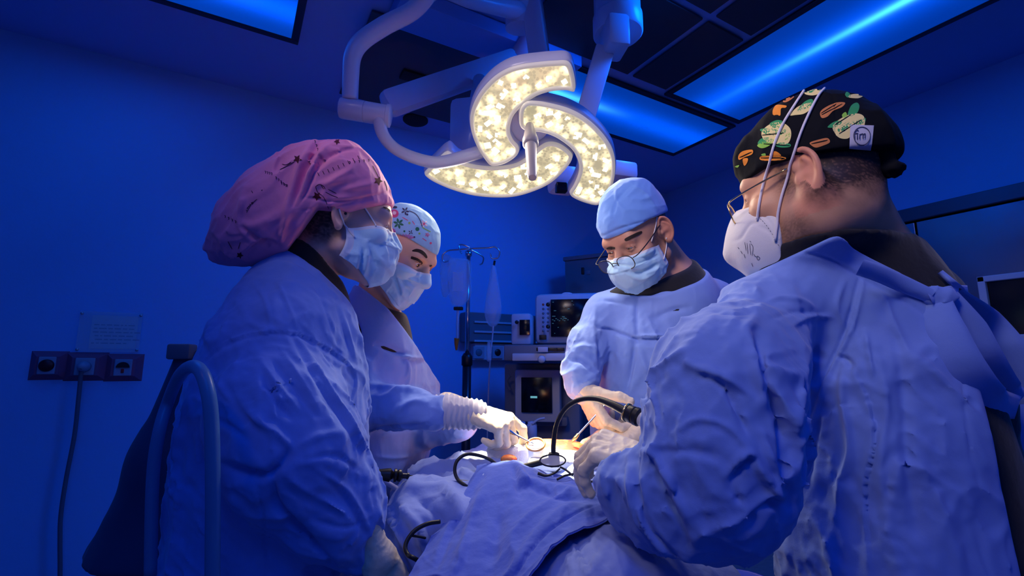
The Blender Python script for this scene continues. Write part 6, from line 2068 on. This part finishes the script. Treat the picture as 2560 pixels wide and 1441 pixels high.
# laparoscopic trocar / grasper on the left
t = thing('laparoscopic_instrument', 'black-handled laparoscopic instrument with long thin rod, left of the drape mound', 'instrument', P(960, 1190, 0.98))
ha, hb = P(930, 1185, 0.975), P(983, 1189, 0.985)
ax = hb - ha; L = np.linalg.norm(ax)
V, Fc = lathe([(0.004, -0.02), (0.0085, -0.018), (0.0085, 0.0), (0.0100, L * 0.35), (0.0128, L * 0.7), (0.0135, L * 0.85), (0.0095, L * 0.92), (0.0070, L)], ha, ax, 24)
mk('grip', V, Fc, M['black'], t, sharp=40)
a2, b2 = P(984, 1189, 0.985), P(1006, 1190, 0.99); L2 = np.linalg.norm(b2 - a2)
V, Fc = lathe([(0.0070, 0), (0.0132, 0.001), (0.0132, L2 * 0.3), (0.0095, L2 * 0.42), (0.0122, L2 * 0.55), (0.0122, L2 * 0.8), (0.006, L2)], a2, b2 - a2, 24)
mk('collar', V, Fc, M['black'], t, sharp=35)
a3, b3 = P(1004, 1190, 0.99), P(1022, 1191, 0.995); L3 = np.linalg.norm(b3 - a3)
V, Fc = lathe([(0.0055, 0), (0.0055, L3 * 0.7), (0.0068, L3 * 0.75), (0.0068, L3)], a3, b3 - a3, 20)
mk('ferrule', V, Fc, M['darkmetal'], t, sharp=35)
V, Fc = px_tube([(1020, 1191, 0.995), (1100, 1198, 1.0), (1185, 1206, 1.0)], 0.0024, 10)
mk('rod', V, Fc, M['black'], t)
V, Fc = px_tube([(1248, 1168, 1.06), (1225, 1150, 1.05), (1195, 1139, 1.03), (1165, 1137, 1.01), (1143, 1153, 1.0), (1137, 1178, 0.99), (1145, 1200, 0.98), (1165, 1216, 0.97), (1185, 1232, 0.98)], 0.0036, 12)
setp(mk('cable_loop', V, Fc, M['rubber']), 'thin black cable loop standing up left of the drape mound', 'cable')
V, Fc = px_tube([(1100, 1305, 0.87), (1070, 1310, 0.86), (1040, 1325, 0.85), (1020, 1348, 0.84), (1013, 1370, 0.83), (1020, 1388, 0.82), (1034, 1396, 0.81), (1060, 1410, 0.83)], 0.0038, 12)
t = thing('drape_cable', 'black curved cable with clip at the bottom left edge of the deep blue drape', 'cable', P(1050, 1400, 0.84))
mk('lead', V, Fc, M['rubber'], t)
V, Fc = px_tube([(1030, 1340, 0.845), (1050, 1343, 0.85), (1064, 1346, 0.855)], 0.0022, 8)
mk('clip', V, Fc, M['black'], t)
V, Fc = px_tube([(940, 1195, 1.02), (975, 1212, 1.02), (1010, 1238, 1.0), (1040, 1275, 0.98), (1060, 1320, 0.95), (1068, 1350, 0.92)], 0.0055, 12)
setp(mk('suction_hose', V, Fc, M['glove'] if False else mat('lilac_hose', (0.50, 0.50, 0.78), 0.3)), 'pale lilac hose running down over the left side of the drape', 'hose')
V, Fc = px_tube([(1250, 1184, 1.04), (1300, 1170, 1.03), (1340, 1160, 1.02), (1372, 1152, 1.01)], 0.0062, 12)
setp(mk('dark_hose', V, Fc, M['rubber']), 'short thick dark hose lying across the field behind the drape crest', 'hose')
# scissors with black loops
t = thing('surgical_scissors', 'black-looped scissors lying on the drape beside the beige gloved hand', 'scissors', P(1420, 1190, 0.96))
V, Fc = px_tube([(1392, 1200, 0.96), (1412, 1190, 0.96), (1432, 1186, 0.955), (1452, 1178, 0.95), (1478, 1186, 0.94), (1492, 1199, 0.935), (1470, 1206, 0.935), (1450, 1200, 0.94), (1435, 1190, 0.95)], 0.0022, 8)
mk('finger_loop', V, Fc, M['black'], t)
V, Fc = px_tube([(1432, 1190, 0.95), (1415, 1176, 0.96), (1400, 1168, 0.965)], 0.0022, 8)
mk('shank', V, Fc, M['black'], t)
V, Fc = px_tube([(1400, 1172, 0.965), (1385, 1184, 0.96), (1365, 1190, 0.96), (1345, 1184, 0.965)], [0.0018, 0.002, 0.0025, 0.0034], 8)
mk('blade', V, Fc, M['black'], t)
V, Fc = lathe([(0.0005, 0.002), (0.0042, 0.0015), (0.0042, 0)], P(1310, 1178, 0.99), (0, -0.6, 0.8), 14)
setp(mk('drape_button', V, Fc, M['black']), 'tiny black snap on the drape crest', 'snap')
# instruments in the hands
t = thing('needle_holder', 'slim steel needle holder in the second woman\'s gloved hand', 'needle holder', P(1290, 1085, 1.12))
V, Fc = px_tube([(1232, 1050, 1.145), (1262, 1070, 1.13), (1290, 1087, 1.12), (1334, 1110, 1.10)], [0.0042, 0.0038, 0.0026, 0.0014], 10)
mk('shaft', V, Fc, M['chrome'], t)
V, Fc = px_tube([(1236, 1056, 1.14), (1264, 1078, 1.13), (1290, 1088, 1.12)], [0.0030, 0.0030, 0.0022], 8)
mk('jaw_arm', V, Fc, M['gold'], t)
t = thing('clamp', 'long steel clamp in the far surgeon\'s right glove, pointing down left', 'clamp', P(1440, 1095, 1.2))
V, Fc = px_tube([(1522, 1002, 1.225), (1490, 1038, 1.215), (1440, 1092, 1.20)], [0.0032, 0.0030, 0.0026], 10)
mk('shaft', V, Fc, M['chrome'], t)
V, Fc = px_tube([(1446, 1086, 1.202), (1438, 1096, 1.2), (1430, 1104, 1.2)], [0.0036, 0.0046, 0.0030], 10)
mk('tip', V, Fc, mat('brass_tip', (0.75, 0.55, 0.25), 0.3, 1.0), t)
V, Fc = px_tube([(1518, 996, 1.225), (1510, 1012, 1.222), (1500, 1026, 1.218)], 0.0022, 8)
mk('second_arm', V, Fc, M['chrome'], t)
# ------------------------------------------------------------------ background: drip stand, wall trunking, anaesthesia machine
D0 = 2.6
t = thing('drip_stand', 'chrome drip stand with curled hooks in front of the back wall', 'drip stand', (*P(1166, 1000, D0)[:2], 0))
pb_ = P(1166, 1000, D0); zt = P(1176, 615, D0)[2]; x0, y0 = pb_[0], pb_[1]
V, Fc = tube([(x0, y0, 0.05), (x0, y0, 1.22)], 0.024, 16); mk('outer_tube', V, Fc, M['darkmetal'], t)
V, Fc = tube([(x0, y0, 1.20), (x0, y0, zt)], 0.012, 14); mk('pole', V, Fc, M['chrome'], t)
V, Fc = lathe([(0.026, 0), (0.03, 0.005), (0.03, 0.05), (0.018, 0.07)], (x0, y0, 1.19), (0, 0, 1), 20); mk('collar', V, Fc, M['black'], t)
V, Fc = lathe([(0.016, 0), (0.02, 0.004), (0.02, 0.028), (0.012, 0.034)], (x0, y0, zt - 0.03), (0, 0, 1), 16); mk('hub', V, Fc, M['chrome'], t)
for pts in ([(1176, 622), (1140, 625), (1118, 628), (1106, 640), (1110, 655), (1122, 652)], [(1176, 622), (1220, 620), (1238, 618), (1249, 630), (1244, 645), (1230, 646), (1226, 634)],
            [(1176, 624), (1195, 634), (1208, 644), (1206, 658), (1200, 662)], [(1176, 620), (1160, 613), (1148, 614), (1150, 628), (1154, 634)]):
    k = len(pts)
    V, Fc = tube(spline([P(x, y, D0 + (0.06 if pts[1][0] in (1195,) else -0.05 if pts[1][0] == 1160 else 0) * i / k) for i, (x, y) in enumerate(pts)], 6), 0.0042, 8)
    mk('hook', V, Fc, M['chrome'], t)
for k in range(5):
    a = 2 * math.pi * k / 5
    V, Fc = tube([(x0, y0, 0.09), (x0 + 0.26 * math.cos(a), y0 + 0.26 * math.sin(a), 0.06)], 0.013, 10)
    lg = mk('leg', V, Fc, M['chrome'], t)
    V, Fc = lathe([(0.01, -0.012), (0.028, -0.012), (0.028, 0.012), (0.01, 0.012)], (x0 + 0.26 * math.cos(a), y0 + 0.26 * math.sin(a), 0.029), (-math.sin(a), math.cos(a), 0), 16)
    mk('castor', V, Fc, M['black'], lg)
M['bag'] = mat('clear_bag', (0.75, 0.82, 0.95), 0.18, alpha=0.30, spec=0.6)
M['bag_label'] = mat('bag_label', (0.70, 0.72, 0.82), 0.6, alpha=0.6)
def bag(pl, d, th, lab, pts_label=None):
    c = np.mean([P(x, y, d) for x, y in pl], 0)
    t = thing('infusion_bag', lab, 'infusion bag', (c[0], c[1], min(P(x, y, d)[2] for x, y in pl)), 'infusion bags on the drip stand')
    out = spline(pl, 6, True); n = len(out)
    cen = out.mean(0)
    V = []; Fc = []
    S = [(1.0, 0.0), (0.93, 0.55), (0.75, 0.85), (0.45, 1.0)]
    for side in (-1, 1):
        for s, h in S:
            for x, y in out:
                q = P(cen[0] + (x - cen[0]) * s, cen[1] + (y - cen[1]) * s, d)
                V.append(q + np.array([0, side * th * h, 0]))
    for sd in range(2):
        o = sd * 4 * n
        for k in range(3):
            for i in range(n):
                j = (i + 1) % n
                f = (o + k * n + i, o + k * n + j, o + (k + 1) * n + j, o + (k + 1) * n + i)
                Fc.append(f if sd == 0 else f[::-1])
        cap = tuple(o + 3 * n + i for i in range(n)); Fc.append(cap if sd == 0 else cap[::-1])
    mk('bag', V, Fc, M['bag'], t)
    if pts_label:
        V, Fc = box(P((pts_label[0] + pts_label[2]) / 2, (pts_label[1] + pts_label[3]) / 2, d - th - 0.008), (abs(pts_label[2] - pts_label[0]) * d / F, 0.002, abs(pts_label[3] - pts_label[1]) * d / F))
        mk('label_panel', V, Fc, M['bag_label'], t, smooth=False)
    return t
bag([(1122, 650), (1150, 646), (1176, 655), (1178, 700), (1176, 745), (1150, 768), (1128, 760), (1118, 700)], D0 - 0.05, 0.022, 'clear infusion bag with pale label, front one left of the pole', (1132, 680, 1158, 728))
bag([(1103, 640), (1118, 636), (1132, 650), (1130, 690), (1122, 735), (1106, 740), (1100, 690)], D0 + 0.03, 0.015, 'smaller clear infusion bag behind, at the far left hook')
tb_ = bag([(1232, 660), (1240, 672), (1248, 720), (1254, 770), (1248, 805), (1233, 818), (1218, 808), (1211, 775), (1220, 715), (1228, 670)], D0, 0.02, 'narrow clear infusion bag hanging right of the pole with a drip line', None)
V, Fc = px_tube([(1233, 815, D0), (1231, 845, D0), (1227, 880, D0), (1222, 960, D0 + 0.02), (1219, 1060, D0 + 0.03), (1217, 1150, D0 + 0.03)], 0.004, 8)
mk('drip_line', V, Fc, M['bag_label'], tb_)
V, Fc = lathe([(0.006, 0), (0.014, 0.01), (0.015, 0.06), (0.013, 0.10), (0.005, 0.115)], P(1222, 905, D0), (0.02, 0, 1), 16)
mk('drip_chamber', V, Fc, M['bag'], tb_)
V, Fc = px_tube([(1237, 652, D0), (1236, 657, D0), (1235, 664, D0)], 0.006, 8)
mk('hanger', V, Fc, M['darkmetal'], tb_)
t = thing('drip_tap', 'orange capped drip tap hanging below the left infusion bag', 'drip tap', P(1140, 875, D0 - 0.05))
V, Fc = px_tube([(1145, 765, D0 - 0.05), (1144, 800, D0 - 0.05), (1143, 848, D0 - 0.05)], 0.007, 10)
mk('tube', V, Fc, M['bag_label'], t)
V, Fc = px_tube([(1142, 846, D0 - 0.05), (1141, 860, D0 - 0.05), (1141, 876, D0 - 0.05)], [0.014, 0.011, 0.005], 12)
mk('orange_cap', V, Fc, mat('orange_plastic', (0.65, 0.16, 0.02), 0.4), t)
V, Fc = box(P(1146, 772, D0 - 0.05), (0.05, 0.02, 0.018), bev=0.004)
mk('clamp', V, Fc, M['black'], t, smooth=False)

# wall trunking: a long service rail on the back wall (world axes)
a, b = bw(1150, 783), bw(1300, 905)
zz1, zz0 = a[2], bw(1230, 903)[2]
xa, xb = a[0], b[0] + 0.35
zs_ = bw(1230, 858)[2]
t = thing('wall_trunking', 'grey service trunking with slots and sockets on the back wall, behind the drip stand', 'trunking', ((xa + xb) / 2, WY, zz0), world=True)
V, Fc = box(((xa + xb) / 2, WY - 0.05, (zz1 + zs_) / 2), (xb - xa, 0.10, zz1 - zs_), bev=0.006)
mk('upper_rail', V, Fc, M['equip_dark'], t, world=True, smooth=False)
for f_ in (0.33, 0.66, 0.97):
    z = zz1 - (zz1 - zs_) * f_
    V, Fc = box(((xa + xb) / 2 + 0.03, WY - 0.105, z), (xb - xa - 0.06, 0.016, 0.014), bev=0.003)
    mk('rail_edge', V, Fc, M['equip'], t, world=True, smooth=False)
V, Fc = box(((xa + xb) / 2 + 0.04, WY - 0.04, (zs_ + zz0) / 2), (xb - xa - 0.08, 0.08, zs_ - zz0 - 0.01), bev=0.006)
mk('lower_rail', V, Fc, M['equip'], t, world=True, smooth=False)
for px, m_ in ((1196, 'socket'), (1243, 'black'), (1278, 'socket')):
    q = bw(px, 882, 0.085)
    V, Fc = box((q[0], WY - 0.085, q[2]), (0.085, 0.02, 0.085), bev=0.005)
    s_ = mk('outlet', V, Fc, M['socket'], t, world=True, smooth=False)
    V, Fc = lathe([(0.001, 0.004), (0.022, 0.004), (0.026, 0)], (q[0], WY - 0.094, q[2]), (0, -1, 0), 20)
    mk('outlet_ring', V, Fc, M[m_] if m_ == 'black' else M['equip_dark'], s_, world=True)

# anaesthesia machine
DM = 2.75
RM = rotz(-0.18)
am = thing('anaesthesia_machine', 'anaesthesia machine with a dark lower screen and jars, behind the far surgeon', 'anaesthesia machine', (*P(1370, 1000, DM)[:2], 0))
def pbox(x0, y0, x1, y1, d, depth, m, name, parent, bev=0.01, R=RM, world=False):
    c = P((x0 + x1) / 2, (y0 + y1) / 2, d)
    w, h = abs(x1 - x0) * d / F, abs(y1 - y0) * d / F
    V, Fc = box(c, (w, depth, h), R, bev=bev)
    return mk(name, V, Fc, m, parent, sharp=40)
bx = P(1370, 1000, DM)
zc = P(1370, 905, DM)[2]
V, Fc = box((bx[0], bx[1] + 0.22, zc / 2 + 0.06), (0.44, 0.40, zc - 0.14), RM, bev=0.015)
mk('cabinet', V, Fc, M['equip_dark'], am, sharp=40)
for sx in (-1, 1):
    for sy in (0.05, 0.38):
        c = np.array([bx[0], bx[1], 0]) + RM @ np.array([sx * 0.17, sy, 0])
        V, Fc = lathe([(0.02, -0.015), (0.05, -0.015), (0.05, 0.015), (0.02, 0.015)], (c[0], c[1], 0.052), (1, 0, 0), 18)
        mk('castor', V, Fc, M['black'], am)
pbox(1277, 866, 1485, 903, DM - 0.06, 0.46, M['equip_dark'], 'worktop', am)
pbox(1280, 884, 1480, 903, DM - 0.30, 0.03, M['equip'], 'worktop_edge', am, 0.005)
pbox(1290, 925, 1402, 1052, DM - 0.06, 0.10, M['equip'], 'lower_monitor', am, 0.012)
pbox(1303, 945, 1380, 1031, DM - 0.118, 0.012, M['screen'], 'lower_screen', am, 0.002)
M['glow'] = mat('screen_glow', (0.02, 0.05, 0.08), 0.4, emit=((0.25, 0.75, 0.9), 0.5))
pbox(1326, 991, 1343, 996, DM - 0.126, 0.002, M['glow'], 'screen_reading', am, 0)
pbox(1345, 868, 1370, 881, DM - 0.31, 0.012, M['equip'], 'drawer_label', am, 0.002)
V, Fc = lathe([(0.001, 0.012), (0.017, 0.012), (0.02, 0)], P(1354, 899, DM - 0.32), (0, -1, 0), 18); mk('knob', V, Fc, M['equip'], am)
for x in (1303, 1330):
    V, Fc = lathe([(0.024, 0), (0.027, 0.004), (0.027, 0.075), (0.022, 0.08), (0.022, 0.09), (0.004, 0.094)], P(x, 1100, DM - 0.25), (0, 0, 1), 18)
    mk('jar', V, Fc, M['equip'], am)
for pts in ([(1303, 1062), (1296, 1050), (1288, 1058)], [(1330, 1062), (1345, 1050), (1362, 1046)], [(1322, 1064), (1316, 1080), (1314, 1100), (1320, 1130)]):
    V, Fc = px_tube([(x, y, DM - 0.26) for x, y in pts], 0.006, 8); mk('hose', V, Fc, M['equip'], am)
pbox(1284, 1040, 1420, 1062, DM - 0.02, 0.12, M['equip_dark'], 'shelf', am)
V, Fc = px_tube([(1276, 940, DM), (1268, 950, DM), (1270, 965, DM), (1276, 975, DM)], 0.008, 8); mk('side_handle', V, Fc, M['equip_dark'], am)
# patient monitor on top
pm = thing('patient_monitor', 'large patient monitor with round controls on top of the anaesthesia machine', 'monitor', P(1425, 862, DM))
pbox(1342, 738, 1510, 862, DM, 0.20, M['equip'], 'housing', pm, 0.03)
pbox(1377, 748, 1473, 842, DM - 0.105, 0.014, M['screen'], 'screen', pm, 0.003)
rr = random.Random(5)
mbx = MB()
for i in range(26):
    x = rr.uniform(1382, 1466); y = rr.uniform(752, 836)
    w = rr.uniform(2, 8)
    mbx.add(*box(P(x, y, DM - 0.1135), (w * DM / F, 0.001, 1.4 * DM / F), RM))
for i in range(14):
    x = 1382 + i * 4.2
    mbx.add(*box(P(x, 800 + 3 * math.sin(i * 2.1), DM - 0.1135), (3.5 * DM / F, 0.001, 1.2 * DM / F), RM))
mbx.build('readings', mat('dim_readings', (0.01, 0.02, 0.03), 0.4, emit=((0.1, 0.35, 0.6), 0.25)), pm, smooth=False)
for i in range(7):
    for j, x in enumerate((1358, 1370)):
        q = P(x, 762 + i * 11, DM - 0.112)
        big = j == 1 and i in (0, 5)
        V, Fc = lathe([(0.001, 0.006), (0.006 if not big else 0.010, 0.006), (0.007 if not big else 0.012, 0)], q, RM @ np.array([0, -1, 0]), 14)
        mk('button', V, Fc, M['black'] if big else (mat('red_button', (0.5, 0.08, 0.05), 0.4) if (i, j) == (0, 0) else M['equip_dark']), pm)
pbox(1348, 838, 1366, 850, DM - 0.105, 0.01, M['black'], 'port', pm, 0.002)
V, Fc = tube([P(1425, 862, DM), P(1425, 864, DM)], 0.05, 16); mk('foot', V, Fc, M['equip_dark'], pm)
V, Fc = tube(spline([P(1402, 742, DM - 0.05), P(1410, 735, DM - 0.05), P(1426, 735, DM - 0.05), P(1434, 742, DM - 0.05)], 5), 0.007, 8); mk('carry_handle', V, Fc, M['equip'], pm)
# ventilator box with small screen
vb = thing('gas_monitor', 'small grey gas monitor with a little dark screen, left of the large monitor', 'monitor', P(1312, 862, DM))
pbox(1285, 788, 1334, 864, DM - 0.04, 0.20, M['equip'], 'housing', vb, 0.014)
pbox(1299, 800, 1325, 838, DM - 0.147, 0.012, M['screen'], 'screen', vb, 0.002)
V, Fc = lathe([(0.001, 0.012), (0.009, 0.012), (0.011, 0)], P(1292, 806, DM - 0.143), (0, -1, 0), 14); mk('knob', V, Fc, M['black'], vb)
for i, (x, w) in enumerate(((1344, 10), (1356, 8), (1378, 26), (1398, 22))):
    setp(pbox(x - w / 2 + 2, 870, x + w / 2 + 2, 878, DM - 0.30, 0.01, M['black'], 'worktop_slot', am, 0.001))
# tall cabinet behind
tc2 = thing('equipment_cupboard', 'tall grey cupboard with a small handle behind the far surgeon\'s shoulder', 'cupboard', (*P(1480, 800, 3.5)[:2], 0))
c = P(1485, 690, 3.5); zt = P(1470, 652, 3.5)[2]
RK = rotz(-0.5)
V, Fc = box((c[0] + 0.02, c[1] + 0.02, zt / 2), (0.38, 0.28, zt - 0.004), RK, bev=0.008)
mk('body', V, Fc, M['equip_dark'], tc2, sharp=40)
V, Fc = box((c[0] + 0.02, c[1] + 0.02, zt + 0.012), (0.40, 0.30, 0.03), RK, bev=0.006)
mk('top_panel', V, Fc, M['equip_dark'], tc2, sharp=40)
hp = P(1457, 678, 3.30)
V, Fc = box(hp, (0.02, 0.02, 0.05), RK, bev=0.005); mk('handle', V, Fc, M['black'], tc2, sharp=40)
V, Fc = box(P(1471, 682, 3.28), (0.03, 0.015, 0.03), RK, bev=0.004); mk('lock', V, Fc, M['equip_dark'], tc2, sharp=40)

# covered stand and pale hose at the left
cs = thing('covered_stand', 'stand under a dark cloth cover, behind the woman in the pink cap, bottom left', 'stand', (*P(430, 1200, 1.30)[:2], 0))
kp = [C_(470, 900, 1.28, 30), C_(440, 1150, 1.28, 92), C_(405, 1420, 1.28, 155), C_(395, 1500, 1.28, 172)]
def cover(Q):
    d = chain(Q, kp, 0.05) - 0.006 * folds(Q, (0.1, 0, 1), 0.09, 0.5, 301, 0.5)
    return smax(d, -halfspace(Q, P(205, 1408, 1.2), np.array([0.05, 0, 1.0])), 0.01)
garment('cloth_cover', cs, cover, kp, 0.008, mat('navy_cloth', (0.06, 0.07, 0.14), 0.9, sheen=0.1, bump=[(900, 0.3, 0.0006)]))
V, Fc = box(P(455, 880, 1.26), (0.055, 0.05, 0.04), rotz(0.2), bev=0.006); mk('stand_head', V, Fc, M['equip_dark'], cs, sharp=40)
q = P(430, 1200, 1.30)
V, Fc = tube([(q[0], q[1], 0.03), (q[0], q[1], 0.8)], 0.022, 14); mk('stand_pole', V, Fc, M['darkmetal'], cs)
V, Fc = lathe([(0.20, 0), (0.22, 0.01), (0.20, 0.035), (0.03, 0.06)], (q[0], q[1], 0.002), (0, 0, 1), 32); mk('stand_base', V, Fc, M['darkmetal'], cs)
V, Fc = px_tube([(376, 1441, 0.80), (382, 1200, 0.79), (398, 1080, 0.79), (422, 1000, 0.81), (448, 942, 0.75), (477, 917, 0.70), (503, 930, 0.67), (521, 985, 0.655), (529, 1060, 0.65), (532, 1180, 0.645), (532, 1320, 0.645), (531, 1480, 0.645), (530, 2000, 0.65)], 0.0092, 18, 10)
M['hosem'] = mat('pale_blue_hose', (0.10, 0.26, 0.46), 0.32)
setp(mk('breathing_hose', V, Fc, M['hosem']), 'thick pale blue hose arching in front of the woman in the pink cap', 'hose')
